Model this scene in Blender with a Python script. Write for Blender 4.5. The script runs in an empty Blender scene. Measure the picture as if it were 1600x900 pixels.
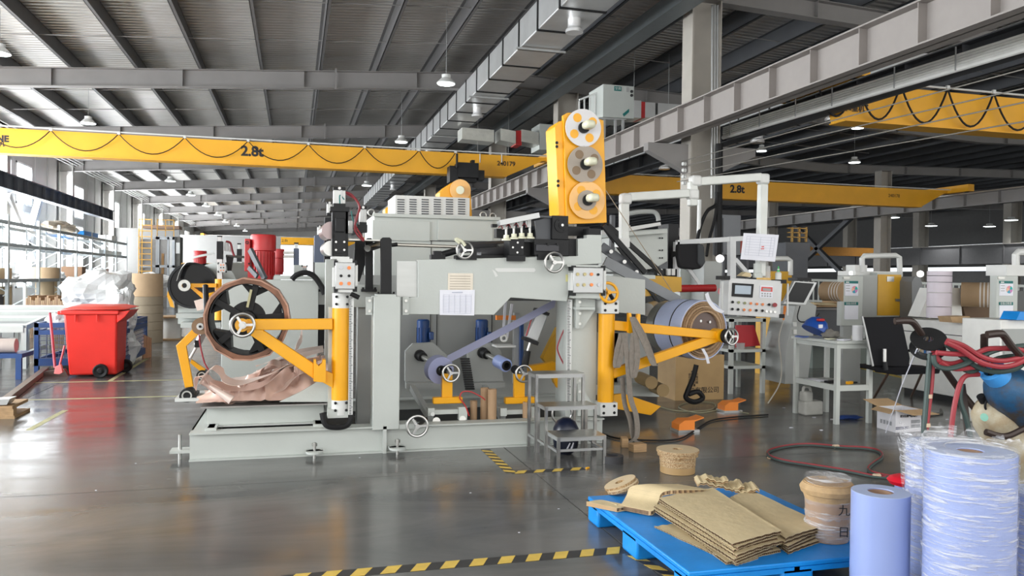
import bpy, math, random
from mathutils import Vector, Matrix
random.seed(7)
SC = bpy.context.scene
COL = SC.collection
PI = math.pi
V = Vector
# ---------------------------------------------------------------- camera (1600x900 frame, eye 1.5 m above the floor)
EYE = V((0, 0, 1.5))
FPX = math.sqrt(340 * 4500 + 800)
_x = V((4500, -40, -FPX)).normalized(); _y = V((-340, 20, -FPX)).normalized(); _z = _x.cross(_y)
RM = Matrix((_x, _y, _z))
cd = bpy.data.cameras.new('camera'); cam = bpy.data.objects.new('camera', cd); COL.objects.link(cam)
cam.matrix_world = Matrix.Translation(EYE) @ RM.to_4x4()
cd.sensor_width = 36; cd.lens = 36 * FPX / 1600; cd.clip_end = 400; cd.clip_start = .05
SC.camera = cam
# ---------------------------------------------------------------- world, lights, exposure
SC.view_settings.view_transform = 'Standard'; SC.view_settings.look = 'None'
SC.view_settings.gamma = 1; SC.view_settings.use_curve_mapping = False
SC.view_settings.exposure = 0.12
w = bpy.data.worlds.new('sky'); SC.world = w; w.use_nodes = True
nt = w.node_tree; bg = nt.nodes['Background']; bg.inputs[0].default_value = (1, .99, .96, 1); bg.inputs[1].default_value = 2.3
def area(name, loc, rot, sx, sy, power, col=(1, 1, 1)):
    l = bpy.data.lights.new(name, 'AREA'); l.shape = 'RECTANGLE'; l.size = sx; l.size_y = sy; l.energy = power; l.color = col
    o = bpy.data.objects.new(name, l); COL.objects.link(o); o.location = loc; o.rotation_euler = rot; return o
# daylight coming in through the left windows
area('window_daylight', (-9.45, 20, 3.4), (0, -PI / 2, 0), 4.5, 40, 5200, (.95, .98, 1))
area('window_daylight', (-9.45, 62, 3.4), (0, -PI / 2, 0), 4.5, 36, 6500, (.95, .98, 1))

# ---------------------------------------------------------------- helpers
def P(px, py, X=None, Y=None, Z=None):
    d = RM @ V((px - 800, -(py - 450), -FPX))
    if X is not None: t = X / d.x
    elif Y is not None: t = Y / d.y
    else: t = (Z - EYE.z) / d.z
    return EYE + d * t
MATS = {}
def mat(name, col, rough=.5, metal=0, var=.05, scale=6, bump=0, bscale=60, trans=0, alpha=1, emis=0, coat=0, stretch=None, spec=None, col2=None):
    if name in MATS: return MATS[name]
    m = bpy.data.materials.new(name); m.use_nodes = True; n = m.node_tree.nodes; L = m.node_tree.links
    b = n['Principled BSDF']; b.inputs['Roughness'].default_value = rough; b.inputs['Metallic'].default_value = metal
    tc = n.new('ShaderNodeTexCoord'); src = tc.outputs['Object']
    if stretch:
        mp = n.new('ShaderNodeMapping'); mp.inputs['Scale'].default_value = stretch; L.new(src, mp.inputs[0]); src = mp.outputs[0]
    nz = n.new('ShaderNodeTexNoise'); nz.inputs['Scale'].default_value = scale; nz.inputs['Detail'].default_value = 4
    L.new(src, nz.inputs['Vector'])
    rp = n.new('ShaderNodeValToRGB'); c = list(col) + [1]
    rp.color_ramp.elements[0].position = .3; rp.color_ramp.elements[1].position = .7
    rp.color_ramp.elements[0].color = [max(0, k * (1 - var)) for k in col] + [1]
    rp.color_ramp.elements[1].color = [min(1, k * (1 + var)) for k in col] + [1]
    if col2:
        rp.color_ramp.elements[1].color = list(col2) + [1]; rp.color_ramp.elements[0].position = .44; rp.color_ramp.elements[1].position = .6; nz.inputs['Detail'].default_value = 8; nz.inputs['Roughness'].default_value = .7
    L.new(nz.outputs['Fac'], rp.inputs[0]); L.new(rp.outputs[0], b.inputs['Base Color'])
    if bump:
        n2 = n.new('ShaderNodeTexNoise'); n2.inputs['Scale'].default_value = bscale; n2.inputs['Detail'].default_value = 3; L.new(src, n2.inputs['Vector'])
        bp = n.new('ShaderNodeBump'); bp.inputs['Strength'].default_value = bump; bp.inputs['Distance'].default_value = .02
        L.new(n2.outputs['Fac'], bp.inputs['Height']); L.new(bp.outputs[0], b.inputs['Normal'])
    if trans: b.inputs['Transmission Weight'].default_value = trans
    if alpha < 1: b.inputs['Alpha'].default_value = alpha
    if emis: b.inputs['Emission Color'].default_value = c; b.inputs['Emission Strength'].default_value = emis
    if coat: b.inputs['Coat Weight'].default_value = coat
    if spec is not None: b.inputs['Specular IOR Level'].default_value = spec
    MATS[name] = m; return m
class MB:
    def __init__(s): s.v = []; s.f = []
    def add(s, vs, fs):
        o = len(s.v); s.v += [V(q) for q in vs]; s.f += [tuple(o + i for i in q) for q in fs]; return s
    def box(s, x0, x1, y0, y1, z0, z1):
        return s.add([(x, y, z) for x in (x0, x1) for y in (y0, y1) for z in (z0, z1)],
                     [(0, 1, 3, 2), (4, 6, 7, 5), (0, 4, 5, 1), (2, 3, 7, 6), (0, 2, 6, 4), (1, 5, 7, 3)])
    def cbox(s, c, sx, sy, sz, rz=0, rx=0, ry=0):
        R = Matrix.Rotation(rz, 3, 'Z') @ Matrix.Rotation(ry, 3, 'Y') @ Matrix.Rotation(rx, 3, 'X'); c = V(c)
        return s.add([c + R @ V((x * sx / 2, y * sy / 2, z * sz / 2)) for x in (-1, 1) for y in (-1, 1) for z in (-1, 1)],
                     [(0, 1, 3, 2), (4, 6, 7, 5), (0, 4, 5, 1), (2, 3, 7, 6), (0, 2, 6, 4), (1, 5, 7, 3)])
    def prism(s, pts, vec):
        n = len(pts); pts = [V(p) for p in pts]; vec = V(vec)
        nrm = V((0, 0, 0))
        for i in range(n): nrm += pts[i].cross(pts[(i + 1) % n])
        if nrm.dot(vec) > 0: pts = pts[::-1]
        return s.add(pts + [p + vec for p in pts], [tuple(range(n)), tuple(range(2 * n - 1, n - 1, -1))] + [(i, n + i, n + (i + 1) % n, (i + 1) % n) for i in range(n)])
    def pp(s, px, Y, d): return s.prism([P(a, b, Y=Y) for a, b in px], (0, d, 0))
    def pbox(s, x0, y0, x1, y1, Y, d, z0=None):
        xm, ym = (x0 + x1) / 2, (y0 + y1) / 2
        return s.box(P(x0, ym, Y=Y).x, P(x1, ym, Y=Y).x, Y, Y + d, P(xm, y1, Y=Y).z if z0 is None else z0, P(xm, y0, Y=Y).z)
    def bar(s, a, b, w, h, up=(0, 0, 1)):
        a, b = V(a), V(b); d = (b - a).normalized(); up = V(up)
        if abs(d.dot(up)) > .98: up = V((0, 1, 0))
        sd = d.cross(up).normalized() * (w / 2); u = sd.cross(d).normalized() * (h / 2)
        return s.add([p + i * sd + j * u for p in (a, b) for i in (-1, 1) for j in (-1, 1)],
                     [(0, 1, 3, 2), (4, 6, 7, 5), (0, 4, 5, 1), (2, 3, 7, 6), (0, 2, 6, 4), (1, 5, 7, 3)])
    def lathe(s, c, ax, prof, n=24, closed=False):
        c = V(c); ax = V(ax).normalized(); e1 = ax.orthogonal().normalized(); e2 = ax.cross(e1); vs = []
        for r, t in prof:
            for i in range(n):
                a = 2 * PI * i / n; vs.append(c + ax * t + (e1 * math.cos(a) + e2 * math.sin(a)) * r)
        m = len(prof); fs = []
        for k in range(m if closed else m - 1):
            k2 = (k + 1) % m
            for i in range(n): fs.append((k * n + i, k * n + (i + 1) % n, k2 * n + (i + 1) % n, k2 * n + i))
        if not closed: fs += [tuple(range(n - 1, -1, -1)), tuple(range((m - 1) * n, m * n))]
        return s.add(vs, fs)
    def cyl(s, a, b, r, r1=None, n=20):
        a, b = V(a), V(b); return s.lathe(a, b - a, [(r, 0), (r if r1 is None else r1, (b - a).length)], n)
    def ring(s, c, ax, ro, ri, t0, t1, n=32): return s.lathe(c, ax, [(ro, t0), (ro, t1), (ri, t1), (ri, t0)], n, True)
    def tube(s, pts, r, n=8, closed=False):
        pts = [V(p) for p in pts]; m = len(pts); vs = []; e = None
        for i, p in enumerate(pts):
            a = pts[i - 1] if (i or closed) else p; b = pts[(i + 1) % m] if (i < m - 1 or closed) else p
            d = (b - a).normalized()
            if e is None: e = d.orthogonal().normalized()
            e = (e - d * e.dot(d)).normalized(); g = d.cross(e)
            for k in range(n): q = 2 * PI * k / n; vs.append(p + (e * math.cos(q) + g * math.sin(q)) * r)
        fs = [(k * n + i, k * n + (i + 1) % n, ((k + 1) % m) * n + (i + 1) % n, ((k + 1) % m) * n + i) for k in range(m if closed else m - 1) for i in range(n)]
        if not closed: fs += [tuple(range(n - 1, -1, -1)), tuple(range((m - 1) * n, m * n))]
        return s.add(vs, fs)
    def ribbon(s, pts, wvec, t=.003):
        """strip along pts, width vector wvec (one or per-point), thickness t"""
        pts = [V(p) for p in pts]; m = len(pts); vs = []
        for i, p in enumerate(pts):
            wv = V(wvec[i]) if isinstance(wvec, list) else V(wvec)
            d = pts[min(i + 1, m - 1)] - pts[max(i - 1, 0)]; nr = d.cross(wv).normalized() * t / 2
            vs += [p - wv / 2 - nr, p + wv / 2 - nr, p + wv / 2 + nr, p - wv / 2 + nr]
        fs = [(k * 4 + i, k * 4 + (i + 1) % 4, (k + 1) * 4 + (i + 1) % 4, (k + 1) * 4 + i) for k in range(m - 1) for i in range(4)]
        fs += [(3, 2, 1, 0), tuple((m - 1) * 4 + i for i in range(4))]
        return s.add(vs, fs)
    def build(s, name, m, parent=None, label=None, kind=None, smooth=True, bevel=0):
        me = bpy.data.meshes.new(name); o = bpy.data.objects.new(name, me)
        off = V((0, 0, 0)); q = parent
        while q: off += q.location; q = q.parent
        if parent is None:
            lo = V((min(v.x for v in s.v), min(v.y for v in s.v), min(v.z for v in s.v))); hi = V((max(v.x for v in s.v), max(v.y for v in s.v), 0))
            off = V(((lo.x + hi.x) / 2, (lo.y + hi.y) / 2, lo.z)); o.location = off
        me.from_pydata([tuple(v - off) for v in s.v], [], s.f)
        if smooth:
            me.shade_smooth(); me.set_sharp_from_angle(angle=math.radians(35))
        me.materials.append(m)
        COL.objects.link(o)
        if parent: o.parent = parent
        if label: o['label'] = label
        if kind: o['kind'] = kind
        if bevel:
            b = o.modifiers.new('bevel', 'BEVEL'); b.width = bevel; b.segments = 2; b.limit_method = 'ANGLE'
        return o
def thing(name, label, cat, loc, group=None):
    o = bpy.data.objects.new(name, None); COL.objects.link(o); o.location = V(loc); o.empty_display_size = .1
    o['label'] = label; o['category'] = cat
    if group: o['group'] = group
    return o
def tag(o, label, cat, group=None, kind=None):
    o['label'] = label; o['category'] = cat
    if group: o['group'] = group
    if kind: o['kind'] = kind
    return o
def copy_tree(o, parent=None):
    c = o.copy(); COL.objects.link(c); c.parent = parent
    for ch in list(o.children): copy_tree(ch, c)
    return c
def arc(c, r, a0, a1, n, e1=(1, 0, 0), e2=(0, 0, 1)):
    c, e1, e2 = V(c), V(e1), V(e2)
    return [c + e1 * (r * math.cos(a0 + (a1 - a0) * i / n)) + e2 * (r * math.sin(a0 + (a1 - a0) * i / n)) for i in range(n + 1)]
def spline(pts, n=6):
    pts = [V(p) for p in pts]; q = [pts[0]] + pts + [pts[-1]]; out = []
    for i in range(1, len(q) - 2):
        for k in range(n):
            t = k / n; a, b, c, d = q[i - 1], q[i], q[i + 1], q[i + 2]
            out.append(.5 * ((2 * b) + (c - a) * t + (2 * a - 5 * b + 4 * c - d) * t * t + (3 * b - a - 3 * c + d) * t ** 3))
    return out + [pts[-1]]
def text(body, pos, size, m, parent, ex=(1, 0, 0), up=(0, 0, 1), name='lettering', align='CENTER', bold=0):
    c = bpy.data.curves.new('t', 'FONT'); c.body = body; c.size = size; c.align_x = align; c.align_y = 'CENTER'; c.extrude = .001; c.offset = bold
    to = bpy.data.objects.new('t', c); COL.objects.link(to)
    dg = bpy.context.evaluated_depsgraph_get(); me = bpy.data.meshes.new_from_object(to.evaluated_get(dg)); bpy.data.objects.remove(to)
    me.materials.clear(); me.materials.append(m); me.name = name
    o = bpy.data.objects.new(name, me); COL.objects.link(o); ex, up = V(ex).normalized(), V(up).normalized()
    off = V((0, 0, 0)); q = parent
    while q: off += q.location; q = q.parent
    R = Matrix((ex, up, ex.cross(up))).transposed().to_4x4()
    o.matrix_local = Matrix.Translation(V(pos) - off) @ R
    o.parent = parent; return o
# ---------------------------------------------------------------- materials
GREY = mat('machine_grey', (.50, .53, .505), .42, 0, .03, 3, .05, 40)
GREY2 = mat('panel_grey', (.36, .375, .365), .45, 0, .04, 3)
WHITE = mat('white_paint', (.66, .67, .655), .4, 0, .03)
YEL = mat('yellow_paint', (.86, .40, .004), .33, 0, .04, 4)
CRANEY = mat('crane_yellow', (.82, .40, .015), .45, 0, .05, 2)
BLACK = mat('black_metal', (.011, .0115, .013), .5, 0, .15, spec=.3)
BLK = mat('black_rubber', (.010, .010, .011), .6, 0, .2, spec=.3)
CHROME = mat('chrome', (.48, .48, .47), .3, 1, .12, 9)
STEEL = mat('brushed_steel', (.42, .42, .40), .3, .9, .08, 20, .05, 80)
ALU = mat('aluminium', (.44, .45, .45), .36, .6, .04)
BEAM = mat('beam_grey', (.235, .225, .22), .55, .1, .05, 2)
BEAMD = mat('beam_dark', (.085, .09, .10), .55, .1, .08, 2)
COLM = mat('column_cream', (.40, .375, .335), .55, 0, .08, 2)
ROOFM = None
RED = mat('red_paint', (.45, .018, .02), .35, 0, .06)
REDP = mat('red_plastic', (.80, .035, .025), .38, 0, .05, 3)
REDR = mat('red_rubber', (.30, .03, .04), .45, 0, .1)
BLUEP = mat('blue_plastic', (.006, .25, .72), .4, 0, .14, 5, .08, 30)
NAVY = mat('navy_paint', (.012, .055, .20), .38, 0, .1)
CARD = mat('cardboard', (.46, .31, .17), .8, 0, .08, 10, .08, 60)
KRAFT = mat('kraft_paper', (.60, .485, .29), .75, 0, .06, 14, .15, 30)
CARDE = mat('cardboard_edge', (.19, .12, .07), .85, 0, .25, 40, .3, 120)
PAPER = mat('white_paper', (.78, .79, .86), .6, 0, .03)
LBLUE = mat('pale_blue_film', (.27, .345, .64), .35, 0, .03, 3, coat=.2)
STRIP = mat('grey_blue_strip', (.27, .28, .40), .5, 0, .04)
COPPER = mat('copper_foil', (.68, .50, .43), .34, .15, .08, 4)
COPD = mat('copper_rim', (.16, .075, .045), .3, .5, .5, 5)
WOODM = mat('wood', (.42, .27, .14), .7, 0, .2, 12, stretch=(1, 1, 6))
ORANGE = mat('orange_plastic', (.85, .25, .03), .45, 0, .05)
CANVAS = mat('grey_webbing', (.25, .22, .19), .85, 0, .12, 40, .3, 200)
PLASW = mat('white_plastic_film', (.66, .68, .67), .3, 0, .05, 6, .5, 14)
INK = mat('black_ink', (.015, .015, .017), .6)
TEAL = mat('teal_print', (.01, .16, .15), .6)
CREAMP = mat('cream_plastic', (.72, .72, .55), .4)
def film_mat():
    m = bpy.data.materials.new('stretch_film'); m.use_nodes = True; n = m.node_tree.nodes; L = m.node_tree.links; b = n['Principled BSDF']
    tc = n.new('ShaderNodeTexCoord'); outs = []
    for rot, sc in (((.0, .6, .3), (5, 5, 60)), ((.5, -.3, 0), (4, 4, 45))):
        mp = n.new('ShaderNodeMapping'); mp.inputs['Rotation'].default_value = rot; mp.inputs['Scale'].default_value = sc; L.new(tc.outputs['Object'], mp.inputs[0])
        z = n.new('ShaderNodeTexNoise'); z.inputs['Scale'].default_value = 1.6; z.inputs['Detail'].default_value = 5; z.inputs['Distortion'].default_value = .5; L.new(mp.outputs[0], z.inputs['Vector']); outs.append(z.outputs['Fac'])
    mx = n.new('ShaderNodeMath'); mx.operation = 'MAXIMUM'; L.new(outs[0], mx.inputs[0]); L.new(outs[1], mx.inputs[1])
    r = n.new('ShaderNodeMapRange'); r.inputs[1].default_value = .53; r.inputs[2].default_value = .68; r.inputs[3].default_value = .10; r.inputs[4].default_value = .62; L.new(mx.outputs[0], r.inputs[0]); L.new(r.outputs[0], b.inputs['Alpha'])  # streaks of denser white imitate highlights on the wrinkled, overlapping film
    bp = n.new('ShaderNodeBump'); bp.inputs['Strength'].default_value = .9; bp.inputs['Distance'].default_value = .02; L.new(mx.outputs[0], bp.inputs['Height']); L.new(bp.outputs[0], b.inputs['Normal'])
    b.inputs['Base Color'].default_value = (.86, .87, .9, 1); b.inputs['Roughness'].default_value = .12; return m
FILM = film_mat()
# ================================================================ SETTING
def zr(X):
    pts = [(-10, 6.24), (6, 7.33), (22.5, 6.67), (52, 7.3)]
    for (a, b), (c, d) in zip(pts, pts[1:]):
        if X <= c: return b + (d - b) * (X - a) / (c - a)
    return pts[-1][1]
def floor_mat():
    m = bpy.data.materials.new('polished_concrete'); m.use_nodes = True; n = m.node_tree.nodes; L = m.node_tree.links; b = n['Principled BSDF']
    tc = n.new('ShaderNodeTexCoord'); mp = n.new('ShaderNodeMapping'); mp.inputs['Scale'].default_value = (.45, 1.3, 1); L.new(tc.outputs['Object'], mp.inputs[0])
    a = n.new('ShaderNodeTexNoise'); a.inputs['Scale'].default_value = 1.1; a.inputs['Detail'].default_value = 8; a.inputs['Roughness'].default_value = .62; a.inputs['Distortion'].default_value = 1.2; L.new(mp.outputs[0], a.inputs['Vector'])
    r = n.new('ShaderNodeValToRGB'); r.color_ramp.elements[0].position = .3; r.color_ramp.elements[1].position = .72
    r.color_ramp.elements[0].color = (.072, .075, .076, 1); r.color_ramp.elements[1].color = (.165, .16, .15, 1); L.new(a.outputs['Fac'], r.inputs[0]); L.new(r.outputs[0], b.inputs['Base Color'])
    a2 = n.new('ShaderNodeTexNoise'); a2.inputs['Scale'].default_value = 3.5; a2.inputs['Detail'].default_value = 6; L.new(mp.outputs[0], a2.inputs['Vector'])
    r2 = n.new('ShaderNodeMapRange'); r2.inputs[1].default_value = .3; r2.inputs[2].default_value = .7; r2.inputs[3].default_value = .13; r2.inputs[4].default_value = .27; L.new(a2.outputs['Fac'], r2.inputs[0]); L.new(r2.outputs[0], b.inputs['Roughness'])
    bp = n.new('ShaderNodeBump'); bp.inputs['Strength'].default_value = .05; bp.inputs['Distance'].default_value = .02; L.new(a2.outputs['Fac'], bp.inputs['Height']); L.new(bp.outputs[0], b.inputs['Normal'])
    b.inputs['Specular IOR Level'].default_value = .55
    return m
FLOORM = floor_mat()
fl = MB()
xs = [-10] + [-7.9 + 4.85 * i for i in range(13)]; ys = [-3, 1.9, 5.95, 10.75, 15.55, 20.35, 25.15, 30, 40, 60, 80, 102]
fl.box(-10, 52, -3, 102, -.2, -.004)
F = fl.build('floor', mat('joint_dark', (.05, .05, .05), .8), kind='structure')
for i in range(len(xs) - 1):
    for j in range(len(ys) - 1):
        MB().box(xs[i] + .004, min(xs[i + 1], 52) - .004, ys[j] + .004, ys[j + 1] - .004, -.01, 0).build('concrete_slab', FLOORM, F)
def roof_mat():
    m = bpy.data.materials.new('roof_sheet'); m.use_nodes = True; n = m.node_tree.nodes; L = m.node_tree.links; b = n['Principled BSDF']
    tc = n.new('ShaderNodeTexCoord'); wv = n.new('ShaderNodeTexWave'); wv.bands_direction = 'Y'; wv.inputs['Scale'].default_value = 1.55; wv.inputs['Distortion'].default_value = 0; wv.inputs['Detail'].default_value = 0
    L.new(tc.outputs['Object'], wv.inputs['Vector'])
    nz = n.new('ShaderNodeTexNoise'); nz.inputs['Scale'].default_value = 1.2; L.new(tc.outputs['Object'], nz.inputs['Vector'])
    r = n.new('ShaderNodeValToRGB'); r.color_ramp.elements[0].color = (.62, .60, .565, 1); r.color_ramp.elements[1].color = (.78, .765, .735, 1); L.new(nz.outputs['Fac'], r.inputs[0]); L.new(r.outputs[0], b.inputs['Base Color'])
    bp = n.new('ShaderNodeBump'); bp.inputs['Strength'].default_value = .9; bp.inputs['Distance'].default_value = .06; L.new(wv.outputs['Fac'], bp.inputs['Height']); L.new(bp.outputs[0], b.inputs['Normal'])
    b.inputs['Metallic'].default_value = .55; b.inputs['Roughness'].default_value = .32
    return m
ROOFM = roof_mat()
PX0 = -9.9
purl = [PX0 + 1.5 * i for i in range(42)]
CE = MB().box(-10, 52, -3, 102, 7.8, 7.9).build('ceiling', BEAM, kind='structure')
SKX, SKY = (7.95, 8.75), (16.65, 17.5)
for i in range(41):
    a, b = purl[i], purl[i + 1]; b = min(b, 52)
    def sheet(x0, x1, y0, y1):
        z0, z1 = zr(x0) + .42, zr(x1) + .42
        MB().add([(x0, y0, z0), (x1, y0, z1), (x1, y1, z1), (x0, y1, z0), (x0, y0, z0 + .05), (x1, y0, z1 + .05), (x1, y1, z1 + .05), (x0, y1, z0 + .05)],
                 [(0, 3, 2, 1), (4, 5, 6, 7), (0, 1, 5, 4), (1, 2, 6, 5), (2, 3, 7, 6), (3, 0, 4, 7)]).build('roof_sheet', ROOFM, CE, smooth=False)
    if a <= SKX[0] < b:
        sheet(a, b, -3, SKY[0]); sheet(a, b, SKY[1], 102); sheet(a, SKX[0], *SKY); sheet(min(SKX[1], b - .01), b, *SKY)
        MB().box(SKX[0], SKX[1], SKY[0], SKY[1], zr(8.4) + .48, zr(8.4) + .50).build('skylight_panel', mat('skylight', (1, .62, .25), .4, emis=2.2, var=.3, scale=3), CE, 'small rooflight glowing amber beside the near column')
    else: sheet(a, b, -3, 102)
    m = MB(); z = zr(a)
    m.box(a - .008, a + .008, -3, 102, z, z + .41); m.box(a - .008, a + .07, -3, 102, z, z + .012); m.box(a - .07, a + .008, -3, 102, z + .40, z + .412)
    m.build('purlin', BEAMD if a > 6 else mat('purlin_grey', (.10, .098, .10), .55, .1, .06), CE)
# rafters
def rafter(Y, x0, x1, n=1):
    m = MB(); D = .44 if x0 < 0 else .36
    def seg(a, b):
        za, zb = zr(a), zr(b)
        m.prism([(a, Y, za), (b, Y, zb), (b, Y, zb - D), (a, Y, za - D)], (0, .012, 0))
        for t in (0, -D):
            m.prism([(a, Y - .12, za + t), (b, Y - .12, zb + t), (b, Y - .12, zb + t - .015), (a, Y - .12, za + t - .015)], (0, .25, 0))
    seg(x0, x1)
    o = m.build('rafter', BEAM, CE)
    st = MB(); k = 0; x = x0 + 1.1
    while x < x1 - .5:
        st.box(x - .006, x + .006, Y - .11, Y, zr(x) - D + .01, zr(x) - .02); x += 3.0
    st.build('stiffener', BEAM, o)
Yr = [5.9 + 8 * i for i in range(12)]
for Y in Yr:
    rafter(Y, -9.9, 6); rafter(Y, 6, 22.5)
    if Y < 60: rafter(Y, 22.5, 50)
    # kicker braces from rafter foot to purlins near mid span
    for x in (1.0,):
        MB().box(x, x + .05, Y - .16, Y - .11, zr(x) - .5, zr(x) + .05).build('brace', BEAM, CE)
for Y in Yr[1:6]:
    for yy in (Y + 2.7, Y + 5.4):
        MB().tube([(x, yy, zr(x) + .08) for x in (-9.9, 6, 22.5)], .012, 6).build('tie_rod', BEAM, CE)
# longitudinal gutter beam by the column row
m = MB()
for x in (6.72, 7.05): m.box(x, x + .02, 4, 100, 6.55, 6.85)
m.box(6.7, 7.09, 4, 100, 6.54, 6.56)
tag(m.build('strut_beam', mat('strut_grey', (.16, .18, .19), .5, .1)), 'long grey steel strut beam running under the roof above the column row', 'beam')

# left wall with windows
WINM = mat('window_glow', (.93, .97, 1), .3, emis=8.0, var=0)
WALLM = mat('wall_panel_grey', (.55, .55, .54), .6, 0, .04, 1)
SILL = mat('window_white', (.86, .88, .88), .4)
XW = -9.8
win = []
for c in range(-1, 12):
    B = 37.9 + 8 * (c - 4)
    for (a, b) in ((.5, 1.9), (2.3, 4.2)): win.append((B + a, B + b, 4.9 - .9, 5.55)); win.append((B + a, B + b, .9, 3.7))
win = [w_ for w_ in win if 3 < w_[0] < 98]
win += [(30.6, 32.1, 4.0, 5.55), (32.6, 34.4, 4.0, 5.55), (30.6, 32.1, .9, 3.75), (32.6, 34.4, .9, 3.75)]
win = [w_ for w_ in win if not (29.9 < w_[0] < 30.4 or 32 < w_[0] < 32.3)]
win.sort()
yy = sorted({w_[0:2] for w_ in win}); WL = MB(); prev = -3
for a, b in yy:
    WL.box(XW - .2, XW, prev, a, 0, 6.7)
    hs = sorted([(w_[2], w_[3]) for w_ in win if w_[0] == a]); z = 0
    for c, d in hs: WL.box(XW - .2, XW, a, b, z, c); z = d
    WL.box(XW - .2, XW, a, b, z, 6.7); prev = b
WL.box(XW - .2, XW, prev, 102, 0, 6.7)
wall_left = WL.build('wall_left', WALLM, kind='structure', smooth=False)
for k in range(60):   # raised panel ribs between the windows
    y = 6 + k * 1.6
    if not any(a - .1 < y < b + .1 for a, b in yy):
        MB().box(XW, XW + .04, y - .06, y + .06, 0, 6.3).build('wall_rib', WALLM, wall_left)
i = 0
for a, b, c, d in win:
    if a > 80: continue
    i += 1; m = MB(); t = .07
    for q in ((a, a + t, c, d), (b - t, b, c, d), (a, b, c, c + t), (a, b, d - t, d), ((a + b) / 2 - .03, (a + b) / 2 + .03, c, d)):
        m.box(XW - .14, XW + .03, q[0], q[1], q[2], q[3])
    fr = m.build('window_%d' % i, SILL, kind='structure')
    for h in (0, 1):
        y0, y1 = (a + t, (a + b) / 2 - .03) if h == 0 else ((a + b) / 2 + .03, b - t)
        MB().box(XW - .09, XW - .08, y0, y1, c + t, d - t).build('pane', WINM, fr)
# other walls
MB().box(-10, -2.9, 101.8, 102, 0, 7.6).box(2.2, 52, 101.8, 102, 0, 7.8).box(-2.9, 2.2, 101.8, 102, 5.2, 7.6).build('wall_back', WALLM, kind='structure')
WR = MB().box(51.8, 52, -3, 102, 0, 2.5).box(51.8, 52, -3, 102, 2.82, 3.9).box(51.8, 52, -3, 102, 4.6, 7.6).build('wall_right', mat('wall_dark', (.12, .12, .12), .7), kind='structure')
for k, (c, d, e) in enumerate(((2.5, 2.82, 1.6), (3.9, 4.6, 1.6))):
    MB().box(51.9, 51.95, -3, 102, c, d).build('window_%d' % (90 + k), mat('strip_glass', (.85, .92, .95), .4, emis=1.5, var=.0), kind='structure')
# partition wall far left
P1 = MB(); P1.box(-9.8, -6.0, 46, 46.2, 0, 3.9).box(-9.8, -9.7, 46, 60, 0, 3.9)
P1.box(-8.6, -1.0, 62, 62.2, 0, 4.35); P1.build('wall_partition', mat('partition_grey', (.26, .257, .25), .6, 0, .02), kind='structure')

# columns
def column(X, Y, z1, w_=.6, d=.34, m_=COLM, label=''):
    t = thing('steel_column', label, 'column', (X, Y, 0))
    for q in (-1, 1): MB().box(X + q * (w_ / 2) - .012, X + q * (w_ / 2) + .012, Y - d / 2, Y + d / 2, 0, z1).build('flange', m_, t)
    MB().box(X - w_ / 2 + .012, X + w_ / 2 - .012, Y - .008, Y + .008, 0, z1).build('web', m_, t)
    MB().box(X - w_ / 2 - .06, X + w_ / 2 + .06, Y - d / 2 - .06, Y + d / 2 + .06, 0, .03).build('base_plate', m_, t)
    MB().box(X - w_ / 2 - .03, X + w_ / 2 + .03, Y - d / 2 - .03, Y + d / 2 + .03, z1 - .03, z1).build('cap_plate', BEAM, t)
    # runway bracket
    return t
lab = ['nearest tall cream steel column beside the hanging pendant arms', 'second cream steel column, behind the yellow spool tower', 'third steel column under the crane runway, beyond the grey cabinet', 'fourth steel column, far down the row under the long duct',
       'fifth steel column of the middle row, small in the distance', 'farthest visible steel column of the middle row']
for k in range(6):
    Y = 13.9 + 8 * k; t = column(7.58, Y, zr(7.58) - .36, .6, .4, COLM, lab[k])
    for s, l in ((-1, 'bracket'), (1, 'bracket')):
        x0 = 7.58 + s * .3; x1 = 7.58 + s * 1.15
        MB().prism([(x0, Y - .1, 4.1), (x1, Y - .1, 4.1), (x1, Y - .1, 3.95), (x0, Y - .1, 3.55)], (0, .2, 0)).build('bracket', BEAM, t)
for k in range(3):
    column(23.9, 20.0 + 8.1 * k, 6.2, .5, .4, COLM, ['cream column right of the crane in the far bay, just outside the X brace', 'cream column rising behind the yellow-doored control cabinet', 'dark column between the braces in the far bay'][k])
for k in range(4):
    column(46, 34 + 8 * k, 7.0, .9, .6, COLM, ['far column at the right edge above the dark girder', 'far column above the dark girder, second from right', 'far column above the dark girder, left of the cream column', 'far column behind the diagonal brace'][k])
for k in range(8):
    Y = 13.9 + 8 * k
    column(-9.45, Y, 6.2, .5, .34, mat('column_light', (.55, .54, .52), .5), 'pale steel column standing on the left window wall, %s in the row' % ['first', 'second', 'third', 'fourth', 'fifth', 'sixth', 'seventh', 'eighth'][k])
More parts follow.
